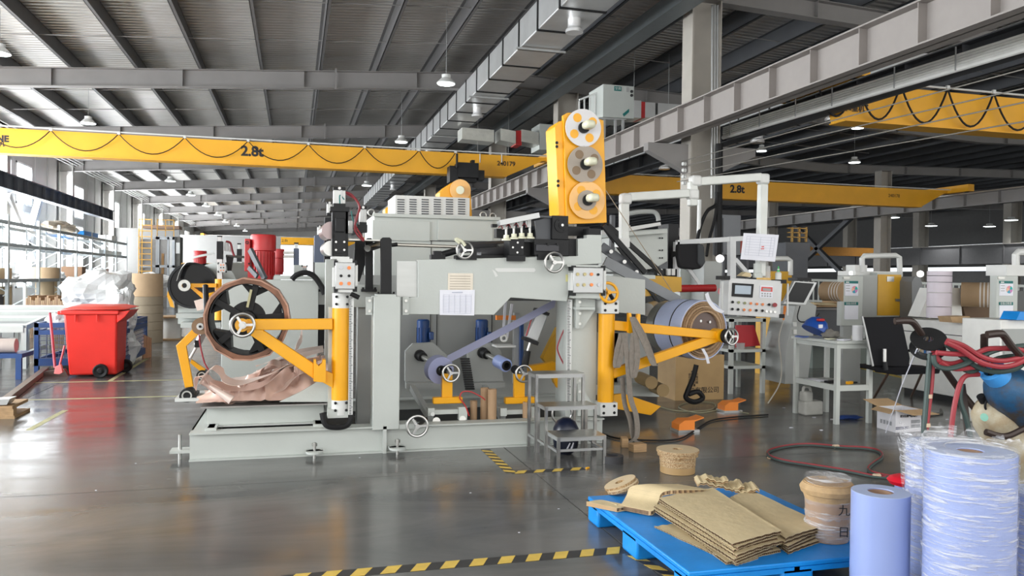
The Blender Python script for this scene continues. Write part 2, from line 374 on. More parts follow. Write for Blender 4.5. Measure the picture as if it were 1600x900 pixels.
# crane runways
def runway(X, y0, y1, zt, D, w_, m_, label, step=.8, side=-1):
    t = thing('runway_beam', label, 'beam', (X, (y0 + y1) / 2, zt - D))
    MB().box(X - .01, X + .01, y0, y1, zt - D, zt).build('web', m_, t)
    MB().box(X - w_ / 2, X + w_ / 2, y0, y1, zt - .02, zt).build('top_flange', m_, t)
    MB().box(X - w_ / 2, X + w_ / 2, y0, y1, zt - D, zt - D + .02).build('bottom_flange', m_, t)
    y = y0 + .4
    while y < y1:
        MB().box(X + (side * w_ / 2 * .85 if side < 0 else .01), X + (-.01 if side < 0 else side * w_ / 2 * .85), y - .006, y + .006, zt - D + .02, zt - .02).build('stiffener', m_, t); y += step
    MB().box(X - .03, X + .03, y0, y1, zt, zt + .05).build('rail', mat('rail_steel', (.45, .42, .38), .35, .7) if X > 0 else RED, t)
    return t
runway(6.75, 5, 90, 4.62, .50, .30, mat('runway_grey', (.31, .285, .27), .55, .1, .03), 'grey crane runway beam with stiffeners crossing above the machine to the right', .95)
runway(8.45, 5, 62, 4.62, .34, .30, BEAMD, 'dark crane runway beam on the far side of the column row', 1.0)
runway(-8.9, 5, 44.2, 4.62, .50, .30, mat('runway_slate', (.10, .11, .135), .5, .1), 'dark slate crane runway beam with red rail along the window wall', 1.0, 1)
runway(22.5, 8, 62, 4.6, .44, .3, BEAM, 'grey crane runway beam across the far right bay', 1.4)
runway(45.4, 20, 90, 4.15, 1.3, .3, mat('girder_grey', (.16, .16, .165), .6), 'deep dark grey girder across the far right above the white strip', 3.6)
# X braces in the far bay
for a, b, l in (((1240, 350), (1335, 447), 'falling to the right'), ((1330, 340), (1198, 462), 'rising to the right')):
    tag(MB().bar(P(*a, X=23.2), P(*b, X=23.2), .18, .18).build('diagonal_brace', BEAMD), 'dark diagonal steel brace %s in the far right bay' % l, 'brace')
for a, b in (((10, 305), (52, 405)), ((62, 310), (35, 405))):
    tag(MB().bar(P(*a, X=-9.2), P(*b, X=-9.2), .22, .22).build('diagonal_brace', mat('brace_white', (.7, .71, .72), .5)), 'pale diagonal wall brace under the slate beam, %s leg of the V' % ('left' if a[0] < 30 else 'right'), 'brace')

# cranes
def crane(Y, x0, x1, zb, zt, label, taper=True, near=True):
    t = thing('overhead_crane', label, 'crane', ((x0 + x1) / 2, Y, zb))
    pr = [(x0, Y, zt), (x1, Y, zt), (x1, Y, 4.72), (x1 - .25, Y, 4.7), (x1 - 1.25, Y, zb), (x0 + .35, Y, zb), (x0 + .2, Y, 4.7), (x0, Y, 4.72)] if taper else [(x0, Y, zt), (x1, Y, zt), (x1, Y, zb), (x0, Y, zb)]
    MB().prism(pr, (0, .32, 0)).build('girder', CRANEY, t)
    MB().box(x0 + .35, x1 - 1.25, Y - .05, Y + .37, zb - .02, zb).build('bottom_flange', CRANEY, t)
    for x in ((x0, x1) if x1 < 20 or not near else (x0, x1)):
        e = MB().box(x - .12, x + .12, Y - .9, Y + 1.2, 4.69, 4.93).build('end_carriage', CRANEY, t)
        for y in (Y - .7, Y + 1.0): MB().cyl((x - .06, y, 4.76), (x + .06, y, 4.76), .09).build('wheel', BLACK, e)
    MB().tube([(x0, Y - .12, zt + .03), (x1, Y - .12, zt + .03)], .018, 8).build('festoon_track', WHITE, t)
    return t
def festoon(t, Y, xs, ztop, sag, r=.012):
    for a, b in zip(xs, xs[1:]):
        n = 12; MB().tube([(a + (b - a) * i / n, Y, ztop - sag * 4 * (i / n) * (1 - i / n)) for i in range(n + 1)], r, 6).build('festoon_cable', BLK, t)
    for a in xs: MB().box(a - .03, a + .03, Y - .02, Y + .02, ztop - .02, ztop + .05).build('cable_trolley', WHITE, t)
YC = 20.7
c1 = crane(YC, -8.9, 6.75, 4.24, 4.80, 'yellow overhead crane girder marked 2.8t spanning the left bay')
fx = [P(a, 205, Y=YC - .1).x for a in (-30, 80, 186, 289, 388, 482, 570, 655, 712)]
festoon(c1, YC - .13, fx, 4.79, .44)
text('2.8t', P(394, 237, Y=YC - .005), .34, INK, c1, bold=.012)
text('240179', P(791, 256, Y=YC - .005), .17, INK, c1, bold=.004)
text('NE', P(4, 217, Y=YC - .005), .2, INK, c1, bold=.01); text('机', P(2, 226, Y=YC - .005), .14, INK, c1, bold=.004)
h = MB().pbox(716, 254, 748, 277, YC - .75, .5).build('hoist_body', BLACK, c1, 'black electric hoist')
MB().pbox(703, 259, 716, 284, YC - .7, .4).build('hoist_motor', BLACK, c1); MB().pbox(748, 266, 757, 281, YC - .7, .3).build('hoist_motor', BLACK, c1)
MB().pbox(737, 250, 742, 255, YC - .7, .2).build('limit_switch', BLACK, c1); MB().pbox(719, 277, 745, 284, YC - .6, .3).build('hook_block', BLACK, c1)
for xx in (750, 784): MB().tube([P(xx, 240, Y=YC - .05), P(xx, 254, Y=YC - .05)], .015, 6).build('hanger', WHITE, c1)
MB().tube([P(714, 240, Y=YC - .8), P(714, 262, Y=YC - .8)], .03, 8).build('cable_post', BLACK, c1)
YD = 11.3
c2 = crane(YD, 8.45, 22.5, 4.2, 4.82, 'yellow overhead crane girder with looped cables at the upper right')
festoon(c2, YD - .13, [P(a, 170, Y=YD - .1).x for a in (1272, 1336, 1405, 1478, 1550, 1625)], 4.84, .62, .018)
text('NE', P(1348, 160, Y=YD - .005), .17, INK, c2, bold=.008)
text('起重机', P(1336, 170, Y=YD - .005), .13, INK, c2, bold=.003)
YE = 23.1
c3 = crane(YE, 8.45, 22.5, 4.18, 4.78, 'yellow overhead crane girder behind the column in the right bay')
text('2.8t', P(1152, 296, Y=YE - .005), .34, INK, c3, bold=.012); text('240178', P(1397, 306, Y=YE - .005), .16, INK, c3)
c4 = crane(72, -7.5, 6, 4.2, 4.8, 'distant yellow overhead crane girder at the far end of the hall'); text('2.8t', P(445, 376, Y=71.99), .34, INK, c4)
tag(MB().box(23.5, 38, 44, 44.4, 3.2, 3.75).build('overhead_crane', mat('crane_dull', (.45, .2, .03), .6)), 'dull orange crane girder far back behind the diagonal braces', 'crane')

# air duct
FOIL = mat('duct_foil', (.60, .61, .61), .33, .55, .08, 2, .25, 7)
d = thing('air_duct', 'long square foil-clad air duct with black joint bands under the roof', 'duct', (4.8, 30, 6.2))
y = 4.0
for k in range(38):
    MB().box(4.4, 5.25, y + .03, y + 1.27, 6.2, 6.78).build('duct_section', FOIL, d, bevel=.02)
    MB().box(4.385, 5.265, y + 1.27, y + 1.33, 6.185, 6.795).build('joint_band', BLK, d); y += 1.3
for yy_ in (13.6, 21.5, 29.8, 41): 
    MB().lathe((4.85, yy_, 5.95), (0, 0, 1), [(.16, 0), (.16, .05), (.12, .1), (.12, .26)], 16).build('air_outlet', mat('outlet_silver', (.8, .8, .8), .3, .5), d)
for yy_ in (9, 15.5, 20, 26, 34): MB().box(4.3, 5.35, yy_, yy_ + .04, 6.14, 6.18).build('hanger_bar', ALU, d)
# branch duct
d2 = thing('branch_duct', 'silver branch duct crossing behind the column near the crane end', 'duct', (6, 24, 5.2))
for k, (a, b) in enumerate(((722, 772), (782, 806), (815, 842))):
    MB().pp([(a, 199 + k * 1.5), (b, 203 + k * 2), (b, 222 + k * 2), (a, 217 + k * 2)], 24, .7).build('duct_section', mat('duct_bright', (.66, .67, .62), .35, .5, .1, 3, .4, 9), d2)
MB().pp([(806, 204), (815, 204), (815, 227), (806, 226)], 24.05, .6).build('flexible_joint', RED, d2)
MB().pbox(843, 194, 866, 234, 24, .9).build('duct_elbow', GREY, d2)
d3 = thing('air_duct', 'grey foil air duct in the right bay behind the nearest column', 'duct', (10, 18, 4.9))
for k in range(22):
    y = 12 + k * 1.3; MB().box(10.4, 11.2, y + .03, y + 1.27, 5.1, 5.7).build('duct_section', FOIL, d3)
    MB().box(10.39, 11.21, y + 1.27, y + 1.33, 5.09, 5.71).build('joint_band', BLK, d3)
for yy_ in (14.2, 17.0, 22): MB().lathe((10.8, yy_, 4.85), (0, 0, 1), [(.17, 0), (.17, .06), (.13, .1), (.13, .26)], 16).build('air_outlet', mat('outlet_silver', (.8, .8, .8), .3, .5), d3)

# AC unit
YA = 16.9
ac = thing('air_cooler', 'pale grey box cooler with green marks on a bracket above the runway beam', 'cooler', P(960, 185, Y=YA))
MB().pbox(942, 133, 991, 184, YA, .9).build('casing', GREY, ac, bevel=.01)
MB().pbox(960, 135, 971, 142, YA - .01, .01).build('badge', TEAL, ac); text('空调', P(965.5, 138.5, Y=YA - .012), .07, WHITE, ac)
MB().pp([(973, 178), (983, 170), (983, 175), (975, 182)], YA - .01, .01).build('arrow_mark', TEAL, ac)
MB().pbox(979, 136, 983, 144, YA - .01, .01).build('control_plate', ALU, ac)
for q in (143, 149): MB().cyl(P(987, q, Y=YA - .02), P(987, q, Y=YA), .035).build('dial', BLACK, ac)
m = MB()
for a in (905, 913, 922, 930): m.bar(P(a, 158 - (a - 905) * .35, Y=YA + .4), P(a, 184 - (a - 905) * .1, Y=YA + .4), .03, .03)
m.bar(P(905, 156, Y=YA + .4), P(942, 142, Y=YA + .4), .04, .04); m.build('guard_rail', WHITE, ac)
for a_, b_ in ((945, 186), (962, 186), (974, 187)):
    q = P(a_, b_, Y=YA + .1); MB().box(q.x - .025, q.x + .025, q.y, q.y + .05, 4.64, q.z).build('support_leg', ALU, ac)
MB().bar(P(935, 185, Y=YA + .1), P(978, 186, Y=YA + .1), .05, .05).build('support_bar', ALU, ac)
m = MB()
dd = thing('branch_duct', 'short silver duct with a dark red joint behind the air cooler', 'duct', P(1025, 170, Y=19))
MB().pbox(991, 157, 1002, 184, 19, .6).build('duct_section', FOIL, dd); MB().pbox(1002, 159, 1008, 184, 19, .6).build('flexible_joint', RED, dd)
MB().pbox(1008, 160, 1024, 184, 19, .6).build('duct_section', FOIL, dd); MB().pbox(1028, 162, 1062, 180, 19, .6).build('duct_section', FOIL, dd)

# conduits along the runway
CW = mat('conduit_white', (.85, .85, .82), .4)
cd_ = thing('conduit_bundle', 'bundle of white conduits strapped under the dark runway beam', 'conduit', (8.3, 20, 4))
for k in range(6):
    pa = P(1600, 54 + 4.6 * k, X=8.12); pb = P(1130, 200 + 3.0 * k, X=8.12)
    MB().tube([pb, pa, pa + (pa - pb).normalized() * 3], .017 if k < 5 else .04, 8).build('pipe', CW, cd_)
    if k == 0: qa, qb = pa, pb
for q in (.05, .2, .36, .5, .7, .86):
    c = qb.lerp(qa, q); MB().box(8.07, 8.085, c.y, c.y + .012, c.z - .2, c.z + .1).build('strap', ALU, cd_)
for k, ((a, b), (c, e)) in enumerate((((1058, 254), (1600, 108)), ((1058, 262), (1600, 138)), ((1058, 275), (1600, 160)), ((1058, 284), (1600, 190)))):
    pa, pb = P(a, b, Y=14.0), P(c, e, Y=6.4)
    tag(MB().tube([pa, pb], .008, 6).build('conductor_wire', mat('wire_grey', (.17, .16, .14), .5, .4)), '%s of the four bare wires running from the column to the upper right' % ('topmost', 'second from top', 'third from top', 'lowest')[k], 'wire')
m = MB()
for k in range(4): m.lathe(P(1066, 256 + 10 * k, Y=13.66), (1, 0, 0), [(.03, 0), (.04, .02), (.02, .04), (.04, .06), (.03, .08)], 12)
tag(m.build('insulator_stack', WHITE), 'stack of white insulators on the nearest column', 'insulator')
# column services
cc = thing('column_conduits', 'black cables and pipes running down the nearest column', 'cable', (7.9, 13.6, 2))
for k in range(3): MB().tube([P(1113 + 4 * k, 8, Y=13.6), P(1112 + 4 * k, 310, Y=13.6)], .022, 8).build('pipe', ALU, cc)
MB().tube(spline([P(1120, 300, Y=13.4), P(1118, 320, Y=13.4), P(1105, 330, Y=13.3), P(1094, 355, Y=13.3), P(1088, 385, Y=13.2)]), .035, 8).build('cable', BLK, cc)
MB().tube(spline([P(1122, 300, Y=13.4), P(1117, 340, Y=13.4), P(1108, 375, Y=13.3), P(1104, 400, Y=13.2)]), .03, 8).build('cable', BLK, cc)
MB().tube([P(1124, 225, Y=13.5), P(1122, 400, Y=13.4)], .07, 8).build('cable', BLK, cc)
MB().tube([P(1093, 312, Y=13.3), P(1091, 395, Y=13.3)], .04, 8).build('pipe', WHITE, cc)
bx = thing('wall_cabinet', 'slate grey electrical box mounted right of the nearest column', 'cabinet', P(1142, 400, Y=13.5))
MB().pbox(1127, 336, 1157, 398, 13.4, .3).build('casing', mat('slate_box', (.13, .14, .155), .4), bx); MB().pbox(1130, 341, 1154, 395, 13.38, .02).build('door', mat('slate_box'
, (.13, .14, .155), .4), bx)
# hanging lamps
LG = mat('lamp_glow', (.9, 1, .98), .4, emis=9, var=0)
def lamp(px, py, Z, s, label):
    p = P(px, py, Z=Z); t = thing('highbay_lamp', label, 'lamp', p, 'high-bay lamps')
    MB().lathe(p, (0, 0, 1), [(.19 * s, 0), (.19 * s, .02), (.12 * s, .1), (.09 * s, .13), (.09 * s, .2)], 20).build('housing', WHITE, t)
    MB().cyl(p - V((0, 0, .012)), p, .17 * s).build('diffuser', LG, t)
    if s == 1.1 or px > 1300:
        l = bpy.data.lights.new('lamp_light', 'SPOT'); l.energy = 420; l.spot_size = 2.3; l.spot_blend = .6; l.shadow_soft_size = .18; lo = bpy.data.objects.new('lamp_light', l); COL.objects.link(lo); lo.parent = t; lo.location = (0, 0, -.04)
    MB().tube([p + V((0, 0, .2)), V((p.x, p.y, zr(p.x) + .43))], .006, 5).build('cord', ALU, t)
lamp(697, 131, 5.8, 1.1, 'round white high-bay lamp hanging left of the long duct, nearest one')
lamp(627, 222, 5.8, 1.1, 'round white high-bay lamp above the middle of the yellow crane')
lamp(138, 193, 5.8, 1.1, 'round white high-bay lamp just above the left part of the yellow crane')
lamp(1335, 254, 5.8, 1.1, 'bright round high-bay lamp in the dark right bay above the yellow crane')
lamp(1340, 200, 5.8, .9, 'unlit-looking high-bay lamp below the looped cables at the upper right')
lamp(1190, 236, 5.8, .9, 'small high-bay lamp right of the nearest column')
lamp(0, 84, 6.0, 1.1, 'high-bay lamp cut by the left edge of the picture')
for k, (a, b) in enumerate(((266, 283), (298, 305), (322, 322), (340, 336), (352, 347), (370, 353), (383, 361), (573, 290))):
    lamp(a, b, 5.8, 1.3, 'small high-bay lamp of the receding row below the yellow crane, %s' % ('nearest one', 'second nearest', 'third nearest', 'fourth nearest', 'fifth nearest', 'second farthest', 'farthest one', 'alone above the black tower')[k])
for k, (a, b) in enumerate(((1338, 325), (1395, 340), (1455, 353), (1546, 354), (1440, 361), (1580, 344))):
    lamp(a, b, 5.6, 2.2, 'tiny distant lamp in the dark far bay, %s' % ('upper left one', 'left of the far column', 'right of the cream column', 'by the rightmost far column', 'lowest one', 'nearest the right edge')[k])

t = thing('wall_conduits', 'thin white service pipes running under the eaves of the window wall', 'pipe', (-9.2, 50, 5.9))
for k in range(4): MB().tube([(-9.15 + .12 * k, 14, 6.02 + .05 * k), (-9.15 + .12 * k, 100, 6.02 + .05 * k)], .02, 6).build('pipe', WHITE, t)
for d_ in (d2, dd):
    for q in (-.5, .5): MB().box(d_.location.x + q, d_.location.x + q + .012, d_.location.y + .3, d_.location.y + .312, d_.location.z + .1, zr(d_.location.x) + .3).build('hanger_rod', ALU, d_)
# ================================================================ MACHINE 1 (foil winding machine)
YF = 6.75
def xz(px, py, Y): p = P(px, py, Y=Y); return p.x, p.z
mc = thing('winding_machine', 'light grey foil winding machine with yellow swing arms, large in the middle', 'machine', (.8, 7.4, 0))
def part(mb, name, m, parent=None, label=None, bevel=0, **k): return mb.build(name, m, parent or mc, label, bevel=bevel, **k)
def ibeam(a, b, z0, z1, Y0, Y1, name='base_beam', parent=None, t=.012):
    m = MB(); m.box(a, b, Y0, Y1, z0, z0 + t).box(a, b, Y0, Y1, z1 - t, z1).box(a, b, Y0 + .05, Y0 + .062, z0 + t, z1 - t)
    return part(m, name, GREY, parent)
ibeam(-.8, .74, 0, .225, YF, YF + .16); ibeam(.76, 2.75, 0, .225, YF, YF + .16)
part(MB().box(.735, .765, YF - .02, YF + .16, 0, .23), 'joint_plate', GREY)
m = MB().box(-.8, -.66, YF + .16, 8.3, .2, .225).box(-.8, -.66, YF + .16, 8.3, 0, .02).box(-.8, -.785, YF + .16, 8.3, .0, .225); part(m, 'base_beam', GREY)
for y in (8.2, ): ibeam(-.8, 3.2, 0, .225, y, y + .16)
for px in (491, 619):
    x = xz(px, 705, YF)[0]
    o = part(MB().box(x - .07, x + .07, YF - .09, YF, .045, .062).cyl((x, YF - .09, .045), (x, YF - .09, .062), .07), 'foot_plate', GREY)
    part(MB().cyl((x, YF - .08, 0), (x, YF - .08, .13), .012).cyl((x, YF - .08, .1), (x, YF - .08, .125), .022, n=6), 'levelling_bolt', STEEL, o)
o = part(MB().box(-.95, -.8, YF + .05, YF + .2, .06, .08), 'foot_plate', GREY); part(MB().cyl((-.88, YF + .12, 0), (-.88, YF + .12, .2), .014), 'levelling_bolt', STEEL, o)
# dark deck inside the base
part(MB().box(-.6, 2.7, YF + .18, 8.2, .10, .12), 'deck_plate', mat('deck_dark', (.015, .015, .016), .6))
# left upper carriage
Y2 = 7.02
xa, xb = xz(322, 640, Y2)[0], xz(506, 640, Y2)[0]; za, zb = xz(410, 665, Y2)[1], xz(410, 634, Y2)[1]
ibeam(xa, xb, za, zb, Y2, Y2 + .14, 'carriage_beam'); ibeam(xa, xb, za, zb, 7.75, 7.89, 'carriage_beam')
part(MB().box(xa, xa + .03, Y2 + .14, 7.75, za, zb), 'carriage_plate', GREY)
part(MB().box(xa - .04, xb + .05, Y2 - .05, 7.95, zb, zb + .012), 'top_plate', mat('plate_steel', (.30, .29, .28), .3, .5, .1))
for px in (332, 497):
    x = xz(px, 668, Y2)[0]; b_ = part(MB().box(x - .045, x + .045, YF + .1, YF + .3, .225, .245), 'rail_plate', GREY)
    part(MB().box(x - .03, x + .03, YF + .12, YF + .3, .245, za), 'slide_block', STEEL, b_, bevel=.004)
# main post
pB = part(MB().pbox(583, 463, 625, 669, YF - .02, .22, z0=.2), 'post', GREY, bevel=.006)
part(MB().box(*[xz(a, 560, YF)[0] for a in (583, 655)], YF - .015, YF + .17, .2, .24), 'post_foot', GREY)
for a in (572, 629):
    fl_ = part(MB().pbox(a, 464, a + 10, 492, YF + .02, .05), 'bolt_plate', GREY)
    for b in (470, 486): part(MB().cyl(P(a + 5.5, b, Y=YF + .005), P(a + 5.5, b, Y=YF + .02), .014, n=6), 'bolt', STEEL, fl_)
# rear twin post
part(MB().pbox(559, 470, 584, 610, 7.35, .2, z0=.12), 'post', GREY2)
part(MB().pbox(548, 445, 610, 480, 7.3, .06), 'cross_plate', GREY)
# upper beam plate
YB = YF + .05
part(MB().pp([(653, 406), (820, 402), (903, 400), (903, 373), (917, 372), (917, 367), (940, 366), (940, 412), (897, 414), (886, 471), (798, 465), (772, 492), (636, 491), (636, 465), (653, 464)], YB, .09), 'beam_plate', GREY, bevel=.004)
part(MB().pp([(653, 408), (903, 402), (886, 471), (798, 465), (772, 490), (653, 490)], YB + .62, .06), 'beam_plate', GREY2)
part(MB().pbox(620, 408, 654, 464, YB + .04, .03), 'side_cover', mat('cover_grey', (.42, .43, .42), .3, .5, .05, 4, stretch=(1, 1, 5)))
pl_ = part(MB().pbox(700, 427, 739, 455, YB - .004, .004), 'name_plate', mat('brass_plate', (.58, .53, .45), .35, .4, .05), label='small engraved metal plate')
for k in range(6): part(MB().pbox(703, 431 + k * 4, 735, 432 + k * 4, YB - .006, .002), 'print_line', mat('plate_print', (.4, .36, .3), .5), pl_)
def paper(px, Y, label, rows, cols, title=True):
    t = thing('paper_sheet', label, 'paper', P(*px[0], Y=Y))
    q = [P(a, b, Y=Y) for a, b in px]
    MB().prism(q, (0, .0015, 0)).build('sheet', PAPER, t)
    g = MB(); A, B, C_, D = q
    def pt(u, v): return A.lerp(B, u).lerp(D.lerp(C_, u), v) + V((0, -.002, 0))
    PR = mat('grey_print', (.48, .5, .6), .7)
    for r in rows: g.bar(pt(.1, r), pt(.9, r), .0012, .0012 * 2)
    for c in cols: g.bar(pt(c, rows[0]), pt(c, rows[-1]), .0012, .0024)
    g.build('table_print', PR, t, kind='stuff')
    if title: MB().bar(pt(.35, .1), pt(.65, .1), .002, .01).build('heading', mat('grey_print', (.48, .5, .6), .7), t)
    return t, pt
paper([(687, 453), (742, 453), (741, 493), (687, 492)], YB - .006, 'printed table sheet taped to the grey beam under the metal plate', [.2 + .065 * k for k in range(12)], [.1, .26, .42, .58, .74, .9])
part(MB().pp([(774, 419), (835, 419), (837, 422), (835, 425), (778, 425), (774, 422)], YB - .003, .002), 'arrow_sticker', WHITE); part(MB().pp([(769, 421), (774, 424), (778, 431), (774, 433)], YB - .003, .002), 'arrow_sticker', WHITE)
part(MB().pbox(884, 429, 889, 440, YB - .003, .002), 'warning_sticker', mat('sticker_yellow', (.7, .68, .3), .5))
# right rear column and bracket
YR = YF + .12
part(MB().pbox(884, 467, 932, 692, YR + .05, .3, z0=.0), 'column', GREY, bevel=.005)
part(MB().pp([(900, 466), (930, 468), (930, 484), (911, 513), (900, 512)], YF + .1, .02), 'gusset', GREY)
part(MB().pp([(903, 600), (907, 600), (931, 640), (931, 650), (903, 650)], YF + .1, .02), 'gusset', GREY)
part(MB().pbox(900, 480, 930, 484, YF + .02, .1), 'gusset_rib', GREY); part(MB().pbox(900, 466, 906, 513, YF + .06, .05), 'gusset_rib', GREY)
for b in (472, 490, 506, 595, 612): part(MB().cyl(P(906, b, Y=YF + .05), P(906, b, Y=YF + .06), .014, n=6), 'bolt', STEEL)
def ruler(x0, x1, y0, y1, Y, n):
    o = part(MB().pbox(x0, y0, x1, y1, Y, .012), 'scale_ruler', WHITE); g = MB()
    for k in range(n):
        y = y0 + 2 + (y1 - y0 - 4) * k / (n - 1); g.pbox(x0 + .6, y, x0 + (x1 - x0) * (.8 if k % 5 == 0 else .6), y + (y1 - y0) / n * .42, Y - .002, .002)
    g.build('tick_marks', INK, o, kind='stuff')
ruler(545, 552, 463, 648, YF + .0, 70); ruler(886, 893, 468, 640, YF + .08, 70)
# dark interior back panel, motors, bearing plates
YK = 8.35
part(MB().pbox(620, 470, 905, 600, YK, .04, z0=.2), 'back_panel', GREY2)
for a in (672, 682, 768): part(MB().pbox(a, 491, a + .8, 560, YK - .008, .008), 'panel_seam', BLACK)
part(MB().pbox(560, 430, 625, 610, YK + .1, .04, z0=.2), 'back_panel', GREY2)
for x0, x1, y0, y1 in ((650, 672, 499, 537), (742, 763, 499, 536)):
    xc = (x0 + x1) / 2; a, b = P(xc, y1 + 4, Y=8.12), P(xc, y0, Y=8.12); r = .062; h = (b - a).length
    mo = part(MB().lathe(a, (0, 0, 1), [(r, 0), (r, h * .72), (r * 1.05, h * .72), (r * 1.05, h * .95), (r * .85, h)], 20), 'drive_motor', NAVY, label='blue electric motor')
    for k in range(10):
        q = k * PI / 5; c = a + V((math.cos(q), math.sin(q), 0)) * r
        part(MB().bar(c + V((0, 0, .04)), c + V((0, 0, h * .7)), .006, .016, (math.cos(q), math.sin(q), 0)), 'cooling_fin', NAVY, mo)
    part(MB().pbox(x1 - 1, 519, x1 + 6, 531, 8.02, .1), 'terminal_box', NAVY, mo, bevel=.006)
for pts, cx, cy in (([(633, 549), (645, 537), (677, 535), (700, 556), (700, 607), (640, 603), (633, 596)], 656, 555), ([(731, 547), (744, 536), (771, 536), (783, 547), (787, 600), (737, 604), (731, 595)], 754, 551)):
    part(MB().pp(pts, 7.72, .06), 'bearing_plate', GREY2, bevel=.004)
    part(MB().pbox(min(p[0] for p in pts) + 2, 598, max(p[0] for p in pts) + 2, 607, 7.62, .1), 'bearing_foot', GREY2)
    c = P(cx, cy, Y=7.72); part(MB().ring(c, (0, -1, 0), .055, .03, 0, .03), 'shaft_bearing', BLACK)
# shafts + handwheels + yellow stands
def handwheel(c, R, ax=(0, -1, 0), m_=None, name='handwheel', parent=None, rot=.3, t=.13):
    m_ = m_ or CHROME; c = V(c); ax = V(ax).normalized(); e1 = ax.orthogonal().normalized(); e2 = ax.cross(e1)
    o = part(MB().tube([c + (e1 * math.cos(q) + e2 * math.sin(q)) * R * .9 for q in [2 * PI * k / 32 for k in range(32)]], R * t, 8, True), name, m_, parent)
    if o.parent.parent is None or True:
        s = MB()
        pr = o if (o.parent.parent is None) else o.parent
        for k in range(3):
            q = rot + 2 * PI * k / 3; part(MB().bar(c, c + (e1 * math.cos(q) + e2 * math.sin(q)) * R * .9, R * .2, R * .1, ax), 'spoke', m_, pr)
        part(MB().cyl(c - ax * R * .2, c + ax * R * .2, R * .2), 'hub', m_, pr)
    return o
for (x0, y0), (x1, y1), Yh in (((656, 555), (703, 582), 6.98), ((754, 551), (816, 583), 6.98)):
    a = P(x0, y0, Y=7.72); b = P(x1, y1, Y=Yh)
    # shaft runs along Y: keep straight
    part(MB().cyl(a, b, .024), 'shaft', STEEL)
    part(MB().cyl(a.lerp(b, .0), a.lerp(b, .12), .045), 'shaft_collar', BLACK); part(MB().cyl(a.lerp(b, .82), a.lerp(b, .95), .04), 'shaft_collar', BLACK)
    handwheel(b + V((0, -.05, 0)), .082)
    st = part(MB().pbox(x1 - 12, y1 + 2, x1 + 4, 625, Yh, .05), 'yellow_stand', YEL, label='yellow welded stand'); part(MB().pbox(x1 - 26, 621, x1 + 20, 631, Yh - .02, .07), 'foot_bar', YEL, st, bevel=.008)
    part(MB().pbox(x1 - 32, 640, x1 + 26, 647, Yh - .02, .4), 'carriage', GREY); part(MB().pbox(x1 + 14, 636, x1 + 27, 656, Yh - .05, .06), 'carriage_block', GREY); part(MB().pbox(x1 - 34, 638, x1 - 24, 650, Yh - .05, .06), 'carriage_block', GREY)
    part(MB().cyl(P(x1 + 20, 655, Y=Yh - .06), P(x1 + 20, 655, Y=Yh), .03), 'roller', STEEL)
    part(MB().bar(P(x1 - 62, 600, Y=7.7), P(x1 - 30, 655, Y=6.98), .05, .06), 'guide_rail', GREY2)
part(MB().cyl(P(682, 658, Y=6.9), P(682, 658, Y=7.0), .034), 'end_knob', STEEL); part(MB().cyl(P(676, 647, Y=6.9), P(676, 647, Y=7.0), .018), 'end_knob', WHITE)
part(MB().cyl(P(652, 666, Y=YF - .12), P(672, 650, Y=7.2), .016), 'lead_screw', BLACK); handwheel(P(652, 666, Y=YF - .13), .095)
for k in range(14):
    part(MB().pbox(720 + k * .6, 560 + k * 3.6, 734 + k * .6, 562.4 + k * 3.6, 7.5, .04), 'chain_link', BLACK)
part(MB().tube(spline([P(718, 622, Y=6.95), P(722, 613, Y=6.95), (P(735, 612, Y=6.95)), P(752, 620, Y=6.95), P(758, 625, Y=6.95)]), .006, 6), 'air_hose', RED, label='red air hose'); part(MB().tube(spline([P(718, 622, Y=6.95), P(727, 634, Y=6.93), P(733, 650, Y=6.93)]), .006, 6), 'air_hose', RED)
# pneumatic cylinder tilted
a, b = P(829, 530, Y=7.3), P(845, 489, Y=7.3)
cy = part(MB().bar(a, b, .12, .12, (0, 1, 0)), 'air_cylinder', ALU, label='grey air cylinder', bevel=.01); part(MB().bar(a - (b - a) * .12, a, .14, .14, (0, 1, 0)), 'end_cap', BLACK, cy); part(MB().bar(b, b + (b - a) * .1, .13, .13, (0, 1, 0)), 'end_cap', BLACK, cy)
part(MB().cyl(P(829, 534, Y=7.3), P(822, 556, Y=7.3), .014), 'piston_rod', CHROME, cy); part(MB().cyl(P(824, 548, Y=7.3), P(820, 572, Y=7.3), .035), 'rod_eye', BLACK, cy)
part(MB().tube([P(833, 490, Y=7.25), P(822, 525, Y=7.25)], .006, 6), 'hose', RED, cy)
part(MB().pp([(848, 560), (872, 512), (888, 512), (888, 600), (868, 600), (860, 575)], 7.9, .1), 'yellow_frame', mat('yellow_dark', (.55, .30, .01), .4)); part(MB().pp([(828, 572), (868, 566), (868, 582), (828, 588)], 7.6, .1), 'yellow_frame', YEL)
part(MB().ring(P(880, 594, Y=7.2), (0, -1, 0), .1, .03, 0, .05), 'yellow_pulley', YEL); part(MB().tube(spline([P(888, 500, Y=7.0), P(873, 535, Y=7.0), P(872, 550, Y=7.0), P(884, 575, Y=7.0)]), .007, 6), 'hose', REDR)
part(MB().pbox(803, 489, 812, 600, 7.9, .06), 'guide_post', ALU); part(MB().pbox(813, 500, 818, 575, 7.85, .04), 'scale_ruler', NAVY)
part(MB().pbox(776, 493, 806, 500, 7.7, .05), 'yellow_bracket', ORANGE)
for a, b in (((790, 470), (786, 525)), ((800, 475), (792, 528))): part(MB().bar(P(*a, Y=7.6), P(*b, Y=7.6), .025, .008), 'white_strap', PAPER)
part(MB().ring(P(786, 528, Y=7.55), (0, -1, 0), .04, .018, 0, .03), 'guide_roller', STEEL); part(MB().pbox(776, 540, 806, 543, 7.5, .2), 'shelf_plate', WHITE)
